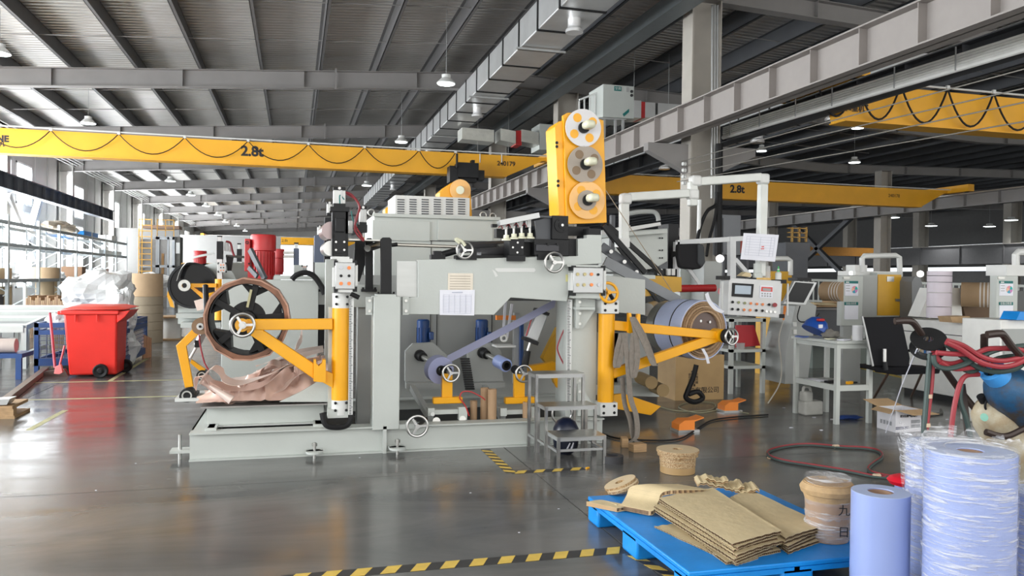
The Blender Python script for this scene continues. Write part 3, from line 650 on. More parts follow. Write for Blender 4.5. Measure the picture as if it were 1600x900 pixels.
# ---- left swing arm assembly
ya = YF + .02
c0, c1_ = P(532, 624, Y=ya + .07), P(532, 481, Y=ya + .07); c1_.x = c0.x
part(MB().cyl(c0, c1_, .076, n=32), 'hinge_tube', YEL, label='yellow vertical hinge tube')
for y0, y1 in ((458, 481), (624, 647)):
    cp = part(MB().cyl(V((c0.x, c0.y, xz(532, y1, ya + .07)[1])), V((c0.x, c0.y, xz(532, y0, ya + .07)[1])), .076, n=32), 'hinge_cap', WHITE)
    for bx_ in (-.045, .045):
        for f in (.25, .75): part(MB().cyl((c0.x + bx_, ya - .008, xz(532, y0 + (y1 - y0) * f, ya)[1]), (c0.x + bx_, ya + .03, xz(532, y0 + (y1 - y0) * f, ya)[1]), .011), 'bolt_hole', BLACK, cp)
part(MB().pbox(512, 640, 544, 653, ya, .16), 'hinge_base', GREY); part(MB().pbox(513, 480, 519, 648, ya + .12, .12), 'hinge_back', GREY)
al = part(MB().pp([(384, 500), (405, 498), (519, 498), (519, 515), (420, 515), (519, 588), (519, 610), (398, 524), (380, 517)], ya + .03, .07), 'swing_arm', YEL, label='yellow triangular swing arm', bevel=.006)
# open the triangle by building it from bars instead
bpy.data.objects.remove(al)
al = part(MB().pp([(384, 499), (520, 498), (520, 515), (384, 516)], ya + .02, .08), 'swing_arm', YEL, label='yellow triangular swing arm', bevel=.006)
part(MB().pp([(384, 510), (402, 510), (490, 568), (490, 592), (386, 520)], ya + .025, .07), 'brace', YEL, al, bevel=.006); part(MB().pp([(505, 578), (520, 584), (520, 606), (505, 598)], ya + .025, .07), 'brace', YEL, al)
part(MB().pp([(490, 562), (494, 562), (494, 568), (498, 572), (503, 568), (504, 562), (509, 562), (509, 598), (490, 596)], ya - .02, .1), 'latch_bracket', YEL, al)
part(MB().cyl(P(378, 508, Y=ya), P(378, 508, Y=ya + .14), .055), 'arm_hub', YEL, al)
part(MB().tube(spline([P(503, 645, Y=ya - .02), P(509, 664, Y=ya - .04), P(527, 668, Y=ya - .04), P(543, 664, Y=ya - .03), P(550, 650, Y=ya)]), .022, 8), 'cable', BLK)
handwheel(P(379, 508, Y=ya - .06), .1); part(MB().cyl(P(379, 508, Y=ya - .05), P(379, 508, Y=ya + .1), .03), 'arm_spindle', STEEL)
part(MB().pp([(436, 628), (513, 628), (513, 583), (505, 590), (490, 600), (470, 612)], ya + .2, .02), 'guard_plate', GREY)
# ---- control boxes
def cbox_(x0, y0, x1, y1, Y, btn, name='control_box'):
    cb = part(MB().pbox(x0, y0, x1, y1, Y, .12), name, ALU, bevel=.006)
    for a in (x0 - 2, x1 - 3):
        for b in (y0 - 3, y1 - 4): part(MB().pbox(a, b, a + 6, b + 8, Y + .01, .1), 'corner_guard', BLACK, cb)
    part(MB().pbox(x0 - 4, y0 + 8, x0, y1 - 4, Y + .01, .08), 'grab_rail', WHITE, cb); part(MB().pbox(x1, y0 + 4, x1 + 4, y1 - 6, Y + .01, .08), 'grab_rail', WHITE, cb)
    for (a, b, c) in btn:
        mt = {'o': mat('lamp_orange', (.85, .24, .06), .4), 'w': mat('lamp_clear', (.55, .56, .6), .3), 'k': BLACK, 'b': mat('lamp_amber', (.5, .42, .2), .35), 'g': mat('lamp_green', (.25, .3, .15), .35), 'r': mat('stop_red', (.3, .02, .03), .4), 's': CHROME}[c]
        part(MB().cyl(P(a, b, Y=Y - .012), P(a, b, Y=Y), .015 if c != 'k' else .012), 'button' if c != 'k' else 'switch', mt, cb)
    return cb
cbox_(524, 410, 555, 452, YF - .08, [(533, 418, 'w'), (545.5, 418.5, 'o'), (533, 431, 'k'), (545.5, 431, 'k'), (533, 443, 'o'), (545.5, 443, 'o')])
part(MB().pbox(527, 404, 551, 410, YF - .06, .1), 'box_neck', WHITE); part(MB().pbox(527, 452, 551, 457, YF - .06, .1), 'box_neck', WHITE)
part(MB().pbox(518, 401, 546, 405, YF - .05, .2), 'top_ledge', WHITE)
part(MB().cyl(P(548, 459, Y=YF - .05), P(561, 465, Y=YF - .05), .02), 'lever_grip', BLK)
cbox_(896, 418, 943, 458, YF - .06, [(903, 428.5, 'b'), (914, 428.5, 'b'), (924.5, 428.5, 'o'), (935, 429, 'k'), (903, 445, 'b'), (913, 445, 'b'), (924.5, 445, 'o'), (936, 445, 'w')])
part(MB().pbox(894, 458, 944, 466, YF - .02, .15), 'top_ledge', GREY); part(MB().pbox(886, 414, 944, 417, YF - .03, .15), 'top_ledge', GREY)
# ---- left black tower with rollers
YT = YF + .05
bt = part(MB().pp([(519, 330), (544, 330), (544, 400), (519, 400)], YT, .03), 'tower_plate', BLACK, bevel=.003)
part(MB().pbox(519, 330, 523, 400, YT, .16), 'tower_side', BLACK, bt); part(MB().pbox(540, 330, 544, 400, YT, .16), 'tower_side', BLACK, bt)
part(MB().pbox(524, 341, 539, 362, YT - .03, .04), 'slide_block', BLACK, bt, bevel=.003)
fp = part(MB().pp([(524, 375), (537, 375), (540, 379), (540, 391), (537, 395), (524, 395), (521, 391), (521, 379)], YT - .015, .02), 'flange_plate', BLACK)
for a in (525, 538):
    for b in (378, 390.5): part(MB().cyl(P(a, b, Y=YT - .02), P(a, b, Y=YT - .01), .009), 'bolt', CHROME, fp)
part(MB().pbox(516, 323, 546, 330, YT - .02, .2), 'mount_plate', BLACK)
def pneu(x0, x1, y0, y1, Y, w_=None):
    o = part(MB().pbox(x0, y0 + (y1 - y0) * .16, x1, y1 - (y1 - y0) * .16, Y, .09), 'air_cylinder', WHITE, bevel=.006)
    part(MB().pbox(x0, y0, x1, y0 + (y1 - y0) * .16, Y - .005, .1), 'end_cap', BLACK, o); part(MB().pbox(x0, y1 - (y1 - y0) * .16, x1, y1, Y - .005, .1), 'end_cap', BLACK, o)
    part(MB().cyl(P((x0 + x1) / 2, y0 + 2, Y=Y - .02), P((x0 + x1) / 2, y0 + 2, Y=Y), .012), 'fitting', CHROME, o)
    part(MB().pbox(x0 + (x1 - x0) * .6, y0 + (y1 - y0) * .16, x0 + (x1 - x0) * .7, y1 - (y1 - y0) * .16, Y - .006, .006), 'groove', ALU, o)
pneu(521, 540, 292, 323, YT + .02); pneu(562, 573, 322, 352, YT + .3); pneu(511, 519, 315, 336, YT + .9); pneu(496, 503, 352, 370, 9.4)
part(MB().cyl(P(567, 352, Y=YT + .35), P(567, 376, Y=YT + .35), .01), 'piston_rod', CHROME); part(MB().pbox(558, 351, 574, 363, YT + .28, .1), 'mount_block', BLACK)
for k, pp_ in enumerate(([(536, 300), (549, 304), (561, 320), (559, 335), (554, 355), (557, 365), (568, 377)], [(541, 302), (556, 312), (562, 326), (556, 340), (555, 352), (564, 368), (569, 376)])):
    part(MB().tube(spline([P(a, b, Y=YT + .12 + .03 * k) for a, b in pp_]), .009, 6), 'air_hose', REDR)
part(MB().tube(spline([P(a, b, Y=YT + .02) for a, b in ((538, 312), (531, 305), (531, 318))]), .005, 6), 'air_hose', TEAL); part(MB().tube(spline([P(a, b, Y=YT + .3) for a, b in ((549, 330), (552, 345), (560, 352))]), .005, 6), 'air_hose', TEAL)
part(MB().pbox(507, 340, 519, 410, YT + .9, .1), 'tower_plate', BLACK); part(MB().pbox(545, 345, 551, 364, YT + .3, .1), 'white_block', WHITE)
part(MB().cyl(P(517, 360, Y=YT + .1), P(510, 364, Y=YT + .9), .075, n=24), 'press_roller', mat('pink_steel', (.30, .24, .24), .3, .7)); part(MB().cyl(P(517, 388, Y=YT + .1), P(511, 390, Y=YT + .9), .065, n=24), 'press_roller', CHROME)
part(MB().pbox(491, 368, 508, 410, 9.2, .15), 'tower_plate', mat('slate_paint', (.07, .09, .14), .4), bevel=.004)
part(MB().pbox(493, 410, 508, 445, 9.2, .15), 'pillar', GREY); part(MB().pbox(508, 405, 521, 640, YT + .55, .15), 'pillar', GREY)
part(MB().pbox(494, 452, 508, 545, 9.0, .1), 'dark_slot', BLACK); part(MB().pbox(495, 456, 507, 476, 8.95, .1), 'slot_cover', GREY2)
# upright black bars
for (x0, x1, y0, y1, Y) in ((571, 583, 372, 453, YT + .45), (595, 612, 371, 460, YT + .1)):
    u = part(MB().pp([(x0, y0 + 3), (x0 + 3, y0), (x1 - 3, y0), (x1, y0 + 3), (x1, y1), (x0, y1)], Y, .05), 'upright_bar', BLACK, bevel=.003)
    part(MB().pbox(x0 - 6, y1 - 1, x1 + 6, y1 + 3, Y - .04, .14), 'bar_foot', BLACK, u)
    for a in (x0 - 5, x1 + 2): part(MB().pbox(a, y1 - 4, a + 3, y1, Y, .03), 'bolt', BLACK, u)
part(MB().pp([(555, 375), (583, 375), (562, 440), (552, 440)], YT + .7, .03), 'dark_web', BLACK); part(MB().pbox(545, 374, 597, 376, YT + .15, .3), 'thin_plate', STEEL)
part(MB().pbox(589, 460, 619, 464, YF - .02, .2), 'post_cap', GREY)
# rods and dark rollers
part(MB().cyl(P(574, 388, Y=7.0), P(597, 380, Y=7.25), .03), 'guide_roller', STEEL); part(MB().cyl(P(579, 389, Y=7.0), P(600, 382, Y=7.3), .02), 'guide_roller', BLACK)
part(MB().cyl(P(612, 383, Y=7.15), P(621, 382, Y=7.15), .018), 'rod_joint', BLACK); part(MB().cyl(P(621, 382.5, Y=7.15), P(718, 386, Y=7.15), .016), 'guide_rod', mat('rod_steel', (.55, .53, .48), .3, .8))
part(MB().cyl(P(718, 387, Y=7.1), P(788, 384, Y=7.3), .05), 'dark_roller', mat('dark_rubber_roll', (.06, .06, .065), .3)); part(MB().cyl(P(748, 396, Y=7.0), P(796, 392, Y=7.1), .045), 'dark_roller', mat('dark_rubber_roll', (.06, .06, .065), .3))
part(MB().cyl(P(778, 387, Y=7.15), P(797, 385, Y=7.15), .035), 'roller_journal', STEEL)
part(MB().cyl(P(690, 398, Y=7.1), P(712, 392, Y=7.1), .03), 'dark_roller', BLACK); part(MB().pbox(674, 398, 696, 405, 6.9, .1), 'mount_block', BLACK); part(MB().pbox(678, 392, 690, 398, 6.92, .08), 'mount_block', BLACK)
part(MB().pbox(713, 399, 745, 406, YB - .02, .12), 'mount_block', BLACK); part(MB().pbox(738, 388, 745, 400, YB, .08), 'mount_block', BLACK); part(MB().pbox(745, 399, 797, 406, YB + .1, .3), 'dark_bed', BLACK)
handwheel(P(726, 391, Y=YB - .1), .077); part(MB().cyl(P(726, 391, Y=YB - .1), P(726, 391, Y=YB + .1), .02), 'spindle', BLACK)
part(MB().tube(spline([P(718, 380, Y=YB - .12), P(712, 374, Y=YB - .12), P(720, 376, Y=YB - .12), P(727, 384, Y=YB - .12)]), .014, 6), 'rag', CREAMP, label='scrap of beige cloth tied on the handwheel')
bb = part(MB().pbox(796, 374, 819, 399, YB - .02, .2), 'bearing_block', BLACK, bevel=.003)
for a, b in ((809, 379), (801.5, 386.5), (816, 386.5), (808.5, 394.5)): part(MB().cyl(P(a, b, Y=YB - .03), P(a, b, Y=YB - .02), .009), 'bolt', CHROME, bb)
part(MB().pbox(794, 399, 821, 408, YB - .06, .25), 'bearing_base', BLACK); part(MB().pbox(819, 378, 836, 400, YB + .1, .2), 'dark_bed', BLACK)
sl = part(MB().pbox(835, 374, 889, 399, YB - .03, .22), 'slide_table', BLACK, bevel=.003); part(MB().pbox(838, 382, 874, 393, YB - .05, .03), 'slide_cover', mat('soft_black', (.035, .035, .042), .5), sl, bevel=.006)
for a in (855, 870): part(MB().pbox(a, 380, a + 3, 384, YB - .055, .03), 'clip', BLACK, sl)
part(MB().pbox(889, 373, 903, 401, YB + .05, .2), 'dark_bed', BLACK)
gm = part(MB().pbox(863, 337, 888, 374, YB - .02, .2), 'gearbox', BLACK, bevel=.003); c = P(877, 352, Y=YB - .02)
part(MB().lathe(c, (0, -1, 0), [(.065, 0), (.065, .01), (.03, .012), (.03, .02)], 24), 'flange', BLACK, gm); part(MB().cyl(c, c + V((0, -.035, 0)), .012), 'shaft_end', CHROME, gm)
for k in range(6): q = k * PI / 3; part(MB().cyl(c + V((math.cos(q) * .05, -.012, math.sin(q) * .05)), c + V((math.cos(q) * .05, -.016, math.sin(q) * .05)), .006, n=6), 'bolt', BLACK, gm)
part(MB().pp([(836, 345), (863, 338), (863, 374), (838, 374)], YB + .03, .02), 'channel_web', BEAMD); part(MB().pbox(836, 337, 864, 340, YB, .2), 'channel_flange', BEAMD)
part(MB().bar(P(779, 349, Y=YB - .05), P(840, 337, Y=YB - .08), .16, .045), 'valve_bar', ALU, label='tilted aluminium bar'); 
for k, (a, b) in enumerate(((791, 374), (803, 372), (815, 371), (828, 371))):
    v = part(MB().lathe(P(a, b + 2, Y=YB), (0, 0, 1), [(.042, 0), (.042, .014), (.026, .02), (.024, .05)], 16), 'valve_foot', CREAMP); part(MB().cyl(P(a, b - 6, Y=YB), P(a, b - 22, Y=YB), .011), 'stem', STEEL, v); part(MB().pbox(a - 4, b - 26 - k, a + 2, b - 16, YB - .03, .05), 'valve_body', WHITE, v)
    part(MB().tube(spline([P(a - 5, b - 16, Y=YB - .04), P(a - 8, b - 22, Y=YB - .05), P(a - 12, b - 18, Y=YB - .04)]), .004, 5), 'wire', REDR, v)
part(MB().pbox(776, 358, 835, 372, YB + .12, .1), 'dark_bed', BLACK); part(MB().pbox(769, 350, 777, 355, YB, .05), 'bar_end', BLACK)
handwheel(P(866, 410, Y=YB - .12), .095); part(MB().cyl(P(866, 410, Y=YB - .1), P(866, 410, Y=YB), .02), 'spindle', BLACK); part(MB().pbox(841, 397, 858, 406, YB - .04, .05), 'mount_block', BLACK)
part(MB().pbox(920, 357, 939, 367, YB, .15), 'hinge_block', BLACK); part(MB().pbox(880, 354, 921, 368, YB + .2, .1), 'dark_bed', BLACK)
# ---- right arm assembly (swung towards the camera)
yr = YF + .02
cA = P(946, 628, Y=yr + .07); cA1 = P(946, 490, Y=yr + .07)
part(MB().cyl(cA, V((cA.x, cA.y, cA1.z)), .076, n=32), 'hinge_tube', YEL, label='yellow vertical hinge tube')
for y0, y1 in ((469, 490), (629, 650)):
    zt_, zb_ = xz(946, y0, yr)[1], xz(946, y1, yr)[1]
    hb = part(MB().box(cA.x - .085, cA.x + .085, yr - .02, yr + .16, zb_, zt_), 'hinge_block', WHITE, bevel=.004)
    for bx_ in (-.052, .052):
        for f in (.25, .75): part(MB().cyl((cA.x + bx_, yr - .024, zb_ + (zt_ - zb_) * f), (cA.x + bx_, yr, zb_ + (zt_ - zb_) * f), .013), 'bolt_hole', BLACK, hb)
handwheel(P(951, 457, Y=yr - .02), .1, (.1, -1, .25), YEL, t=.14); part(MB().cyl(P(951, 457, Y=yr - .02), P(958, 468, Y=yr + .1), .018), 'crank_shaft', BLACK)
A0 = P(946, 507, Y=yr + .07); T0 = P(1124, 524, Y=yr + .07)
ad = (T0 - A0); AL = ad.length; ad.normalize(); an = V((0, -1, 0)); RAX = V((.2, -.98, 0)).normalized()
def ra(u, z, n=0): return A0 + ad * u + an * n + V((0, 0, z))
def arm_poly(pts, n0, n1): return MB().prism([ra(u, z, n0) for u, z in pts], an * (n1 - n0))
aR = part(arm_poly([(.06, .045), (AL - .05, .04), (AL - .05, -.04), (.06, -.045)], -.04, .04), 'swing_arm', YEL, label='yellow triangular swing arm', bevel=.006)
part(arm_poly([(.06, -.41), (.06, -.5), (AL - .02, -.06), (AL - .08, .0), (AL - .2, -.04)], -.035, .035), 'brace', YEL, aR, bevel=.006)
part(MB().cyl(ra(AL, 0, -.09), ra(AL, 0, .08), .065), 'arm_hub', YEL, aR)
part(MB().cyl(ra(AL, 0, 0) + RAX * .09, ra(AL, 0, 0) + RAX * .12, .07), 'hub_collar', BLACK, aR)
bpx = .2
part(arm_poly([(bpx, .13), (bpx + .025, .13), (bpx + .035, .09), (bpx + .06, .075), (bpx + .085, .09), (bpx + .095, .13), (bpx + .12, .13), (bpx + .12, -.06), (bpx, -.06)], .03, .07), 'latch_bracket', YEL, aR)
handwheel(ra(AL, 0, 0) + RAX * .17, .082, RAX)
part(MB().cyl(ra(AL, 0, .02), ra(AL, 0, 0) + RAX * .16, .02), 'arm_spindle', BLACK)
part(MB().pp([(958, 617), (975, 615), (1033, 635), (1017, 649), (958, 638)], 7.6, .05), 'yellow_plate', YEL, bevel=.004)
part(MB().pp([(900, 600), (1030, 604), (1030, 620), (900, 616)], 8.3, .3), 'base_beam', GREY)
# black folding struts at the right
DGREY = mat('strut_dark', (.085, .09, .10), .4, .2)
for (a, b, w_, Y, m_) in (((940, 350), (1028, 472), .035, 8.2, BLACK), ((943, 352), (1008, 426), .05, 7.6, BLACK), ((940, 385), (1000, 428), .09, 7.7, DGREY), ((945, 408), (1060, 470), .10, 7.4, mat('strut_mid', (.17, .18, .19), .4, .3)), ((950, 352), (1035, 428), .05, 8.3, BLACK)):
    part(MB().bar(P(*a, Y=Y), P(*b, Y=Y), .04, w_), 'folding_strut', m_)
for a, b in ((955, 393), (976, 409), (995, 425)): part(MB().cyl(P(a, b, Y=7.6), P(a, b, Y=7.7), .02), 'pivot_pin', CHROME)
part(MB().tube([P(947, 298, Y=7.0), P(1050, 455, Y=7.4)], .004, 5), 'thin_cord', mat('cord_tan', (.35, .28, .2), .7))
# right body panels behind the control box
part(MB().pp([(944, 430), (1008, 437), (1008, 492), (944, 486)], 7.3, .6), 'body_panel', GREY); part(MB().pp([(958, 428), (1024, 430), (1024, 436), (958, 434)], 7.9, .5), 'body_panel', GREY)
part(MB().pp([(955, 362), (1043, 357), (1043, 408), (1022, 420), (960, 425)], 8.9, .5), 'side_plate', GREY, bevel=.004); part(MB().pp([(955, 364), (1043, 359), (1043, 364), (957, 370)], 8.8, .6), 'side_flange', GREY)
for b in (372, 391, 403):
    for a in (1031, 1035): part(MB().cyl(P(a, b, Y=8.88), P(a, b, Y=8.9), .009), 'bolt_hole', BLACK)
part(MB().pp([(982, 355), (1032, 347), (1033, 352), (983, 361)], 8.8, .1), 'white_bar', WHITE); part(MB().pp([(940, 360), (985, 352), (985, 356), (940, 367)], 8.8, .1), 'white_bar', WHITE)
ch = part(MB().tube(spline([P(a, b, Y=9.2) for a, b in ((982, 334), (1000, 331), (1020, 331), (1027, 336), (1029, 345))]), .03, 8), 'cable_chain', GREY2)
part(MB().pbox(1044, 350, 1060, 425, 9.3, .3), 'dark_column', BLACK); part(MB().pbox(1022, 420, 1058, 434, 8.8, .2), 'sensor_frame', BLACK)
for a in (1030, 1043, 1050): part(MB().pbox(a, 420, a + 5, 430, 8.75, .06), 'sensor', WHITE)
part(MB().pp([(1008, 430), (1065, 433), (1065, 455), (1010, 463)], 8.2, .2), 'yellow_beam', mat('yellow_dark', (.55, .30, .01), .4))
part(MB().cyl(P(1012, 484, Y=7.6), P(1022, 480, Y=8.0), .07), 'shaft_bearing', STEEL)
part(MB().pbox(955, 336, 961, 400, 8.6, .06), 'grey_post', BEAMD)
for a in (905, 955, 1040): part(MB().pbox(a, 520, a + 60, 600, 8.6, .1, z0=.2), 'body_panel', GREY2) if a != 1040 else None
for k, (a, b) in enumerate(((1018, 598), (1036, 610))): part(MB().cyl(P(a - 18, b - 8, Y=8.4), P(a, b, Y=7.9), .07), 'roller', mat('roller_tan', (.3, .2, .08), .5))
# ================================================================ things held by or standing around machine 1
def wob(m_, amp, seed, sc=3.0):
    from mathutils import noise
    for i, v in enumerate(m_.v):
        n = noise.noise_vector(v * sc + V((seed, seed * 2, 0))); m_.v[i] = v + n * amp
    return m_
# big left reel: black spider drum with copper foil ring
c = P(386, 499, Y=7.0); R_ = .355
rl = thing('spider_reel', 'large black spider reel rimmed with copper foil on the left swing arm', 'reel', c)
m = MB().ring(c, (0, 1, 0), R_ * .97, R_ * .86, .0, .42, 48); wob(m, .012, 2, 4).build('copper_wrap', COPD, rl)
wob(MB().ring(c, (0, 1, 0), R_ * 1.0, R_ * .965, -.01, .43, 14), .014, 5, 5).build('copper_wrap', mat('copper_edge', (.36, .20, .14), .35, .3, .25, 6), rl)
MB().ring(c, (0, 1, 0), R_ * .86, R_ * .83, .02, .4, 40).build('drum_shell', BLACK, rl)
MB().ring(c + V((0, .1, 0)), (0, 1, 0), R_ * .42, .07, 0, .05, 32).build('hub_disc', BLACK, rl)
MB().cyl(c + V((0, -.05, 0)), c + V((0, .6, 0)), .07).build('axle', BLACK, rl)
for k in range(5):
    q = k * 2 * PI / 5 + 1.35; e = V((math.cos(q), 0, math.sin(q))); t_ = V((-math.sin(q), 0, math.cos(q)))
    a_ = MB().bar(c + e * .08 + V((0, .08, 0)), c + e * R_ * .85 + V((0, .08, 0)), .03, .05, t_).build('spider_arm', BLACK, rl)
    MB().prism([c + e * .2 + t_ * .02 + V((0, .12, 0)), c + e * .28 + t_ * .12 + V((0, .12, 0)), c + e * .28 - t_ * .12 + V((0, .12, 0)), c + e * .2 - t_ * .02 + V((0, .12, 0))], (0, .25, 0)).build('sector_plate', BLACK, rl)
MB().bar(c + V((.0, .04, .1)), c + V((.03, .04, .25)), .02, .04).build('clamp', mat('clamp_brass', (.35, .33, .2), .4, .5), rl)
# small film rolls on the shafts
for (px, py, R, L, Y0, l) in ((689, 579, .125, .10, 7.08, 'pale blue film roll unwinding on the left shaft, the larger one'), (791, 571, .062, .16, 7.12, 'small pale blue film roll on the right shaft')):
    c_ = P(px, py, Y=Y0); t = thing('film_roll', l, 'roll', c_)
    d_ = (P(656, 555, Y=7.72) - P(703, 582, Y=6.98)).normalized() if px < 700 else (P(754, 551, Y=7.72) - P(816, 583, Y=6.98)).normalized()
    MB().ring(c_, d_, R, .045, 0, L, 40).build('film_winding', mat('film_dim', (.30, .32, .50), .5) if px < 700 else LBLUE, t)
    MB().ring(c_, d_, .047, .03, -.01, L + .01, 24).build('core', BLACK, t)
p0, p1 = P(697, 563, Y=7.1), P(868, 473, Y=7.2)
tag(MB().ribbon([p0, p0.lerp(p1, .5) - V((0, 0, .006)), p1], (.035, .05, .082), .002).build('film_strip', STRIP), 'grey-blue film strip running up from the larger roll to the beam', 'film')
# make the strip visible face: second narrow edge handled by width in Y
# cardboard tubes on the base
for k, (x, y0, y1, r, Y, l) in enumerate(((740, 626, 652, .033, 7.05, 'short brown cardboard tube beside the red hose, leftmost of the four'), (757, 606, 652, .038, 7.05, 'tall cardboard tube partly hidden behind another tube'),
                                (769, 608, 655, .04, 6.93, 'tall tan cardboard tube standing in front on the deck'), (823, 628, 657, .038, 6.93, 'short pinkish cardboard tube by the aluminium steps'))):
    zt_ = P(x, y0, Y=Y).z; xx = P(x, (y0 + y1) / 2, Y=Y).x; t = thing('cardboard_tube', l, 'tube', (xx, Y, .12), 'cardboard tubes on the machine base')
    MB().ring((xx, Y, .12), (0, 0, 1), r, r * .82, 0, zt_ - .12, 28).build('tube_wall', mat('tube_tan%d' % (k % 2), (.40, .26, .15) if k != 3 else (.55, .36, .26), .7, 0, .08, 30, stretch=(4, 4, .3)), t)
# foil heap
mh = MB(); from mathutils import noise
def hz(u, v): return .05 + .27 * (u ** 1.2) * (1 - (v - .5) ** 2 * 2.2) + .04 * math.sin(u * 3.1)
N, M_ = 110, 44; x0, x1, y0, y1 = P(308, 625, Y=7.0).x, P(519, 600, Y=7.0).x, 6.98, 7.75; vs = []
for i in range(N + 1):
    for j in range(M_ + 1):
        u, v = i / N, j / M_; p = V((x0 + (x1 - x0) * u, y0 + (y1 - y0) * v, 0)); w2 = V((p.x * 3.2 + p.y * 1.5, p.y * 3 - p.x * 2.2, 1)); w3 = noise.noise_vector(w2 * .8)
        f_ = 1 - 2.2 * abs(noise.noise(w2 + w3)) + .45 * (1 - 2 * abs(noise.noise(w2 * 2.3 + w3 * 2)))
        p.z = .432 + max(0, hz(u, v) * (.35 + .62 * f_) * min(1, v * 5 + .1) * min(1, (1 - v) * 6) * min(1, u * 7))
        p.x += .05 * noise.noise(p * 6); p.y += .04 * noise.noise(p * 7 + V((5, 0, 0))) * min(1, v * 4); vs.append(p)
mh.add(vs, [(i * (M_ + 1) + j, (i + 1) * (M_ + 1) + j, (i + 1) * (M_ + 1) + j + 1, i * (M_ + 1) + j + 1) for i in range(N) for j in range(M_)])
fh = thing('foil_heap', 'crumpled heap of pinkish copper foil on the plate under the big reel', 'foil', ((x0 + x1) / 2, 7.3, .43))
mh.build('crumpled_foil', COPPER, fh)
FO2 = mat('foil_pale', (.76, .63, .57), .32, .2, .06, 3)
random.seed(3)
def strand(pts, w, name='foil_strip', m_=None, Yb=7.1, t=.002):
    q = [P(a, b, Y=Yb + .05 * math.sin(k * 1.7 + a)) for k, (a, b) in enumerate(pts)]
    wv = [V((.02 * math.sin(k * .2), w, .05 * math.cos(k * .16 + pts[0][0]))) for k in range(len(spline(q, 5)))]
    MB().ribbon(spline(q, 5), wv, t).build(name, m_ or (FO2 if random.random() < .5 else COPPER), fh)
for k, pts in enumerate(([(312, 600), (330, 575), (345, 580), (352, 592), (375, 598), (420, 585), (450, 572), (480, 562)], [(305, 608), (308, 590), (322, 588), (335, 600), (372, 605), (410, 600), (445, 575), (470, 566), (500, 560)],
                         [(330, 610), (345, 618), (362, 624), (385, 622), (410, 612), (440, 606), (460, 590), (482, 580)], [(325, 605), (340, 612), (358, 625), (372, 620), (362, 608)], [(380, 600), (405, 590), (412, 575), (425, 566), (440, 570)],
                         [(350, 592), (385, 590), (420, 575), (455, 560), (500, 548)], [(420, 612), (430, 595), (425, 580), (445, 568), (470, 575)], [(440, 605), (452, 588), (462, 575), (480, 570), (500, 556)], [(400, 572), (430, 562), (460, 552), (505, 545)],
                         [(460, 560), (463, 545), (470, 530), (472, 515)])):
    strand(pts, .14 if k < 9 else .02, Yb=6.98 + .06 * k)
# cones of rolled foil in front
MB().cyl(P(328, 603, Y=6.97), P(362, 625, Y=6.95), .012, .04, 20).build('rolled_foil', FO2, fh)
MB().cyl(P(318, 596, Y=7.05), P(345, 612, Y=7.0), .03, .03, 20).build('rolled_foil', COPPER, fh)
# right: big paper coil behind the yellow arm
fc = P(1103, 516, Y=7.0); RX = V((.2, -.98, 0)).normalized()
pr = thing('paper_coil', 'big brown coil with pale blue outer wrap on the right swing arm', 'roll', fc)
kr = [.30, .275, .25, .225, .2]
for k in range(5):
    MB().ring(fc - RX * .01 * (4 - k), RX, .285 - .022 * k, .266 - .022 * k, -.42, 0, 48).build('paper_layer', mat('coil_brown%d' % (k % 2), (.27, .17, .09) if k % 2 else (.40, .27, .16), .8, 0, .2, 60, .4, 90), pr)
MB().ring(fc - RX * .03, RX, .295, .284, -.42, .0, 56).build('outer_wrap', mat('wrap_blue', (.47, .54, .76), .45, 0, .06, 5, .3, 12), pr)
MB().ring(fc - RX * .2, RX, .298, .290, -.006, .006, 56).build('strap', INK, pr)
MB().cyl(fc - RX * .42, fc - RX * .03, .175).build('core_plate', mat('core_brown', (.14, .10, .09), .5), pr)
for (dx, dz) in ((.06, .08), (-.04, .09), (.09, -.02)): MB().cyl(fc + V((dx, 0, dz)) - RX * .03, fc + V((dx, 0, dz)) - RX * .02, .014, n=6).build('bolt', CHROME, pr)
e1 = RX.orthogonal().normalized()
MB().ring(fc - RX * .5, RX, .27, .18, -.12, .0, 40).build('end_flange', STEEL, pr)
q = [P(a, b, Y=6.75) for a, b in ((1100, 460), (1110, 465), (1120, 478), (1130, 488), (1127, 478), (1113, 464))]
MB().ribbon(spline([P(1104, 458, Y=6.8), P(1108, 470, Y=6.75), P(1118, 482, Y=6.72), P(1130, 488, Y=6.72)]), V((.05, .03, .02)), .002).build('torn_wrap', PAPER, pr)
MB().ribbon([P(1098, 545, Y=6.7), P(1104, 556, Y=6.68), P(1107, 568, Y=6.7)], V((.04, .02, .0)), .002).build('torn_wrap', PAPER, pr)
# slings on the arm
def sling(paths, label):
    t = thing('lifting_sling', label, 'sling', P(paths[0][0][0], paths[0][0][1], Y=6.68))
    for i, pts in enumerate(paths):
        q = spline([P(a, b, Y=6.70 + (.03 * i)) for a, b in pts], 5)
        MB().ribbon(q, V((.055, .012 + .02 * i, 0)), .006).build('webbing', CANVAS, t)
sling([[(988, 500), (996, 515), (1008, 540), (1020, 568), (1026, 571)], [(990, 496), (1004, 520), (1015, 545), (1023, 570)]], 'brown webbing sling hanging from the arm, the short loose end on the right')
sling([[(988, 495), (993, 520), (996, 560), (990, 590), (987, 560), (990, 520)]], 'pale webbing sling loop over the bracket')
sling([[(972, 520), (965, 545), (962, 570), (966, 572), (973, 545), (978, 520)]], 'small hanging loop of grey webbing beside the yellow tube')
sling([[(975, 520), (981, 570), (985, 620), (994, 650), (995, 680), (985, 690), (965, 702)], [(972, 590), (976, 630), (984, 655), (990, 685), (1000, 690)]], 'long grey webbing sling trailing down to the floor')
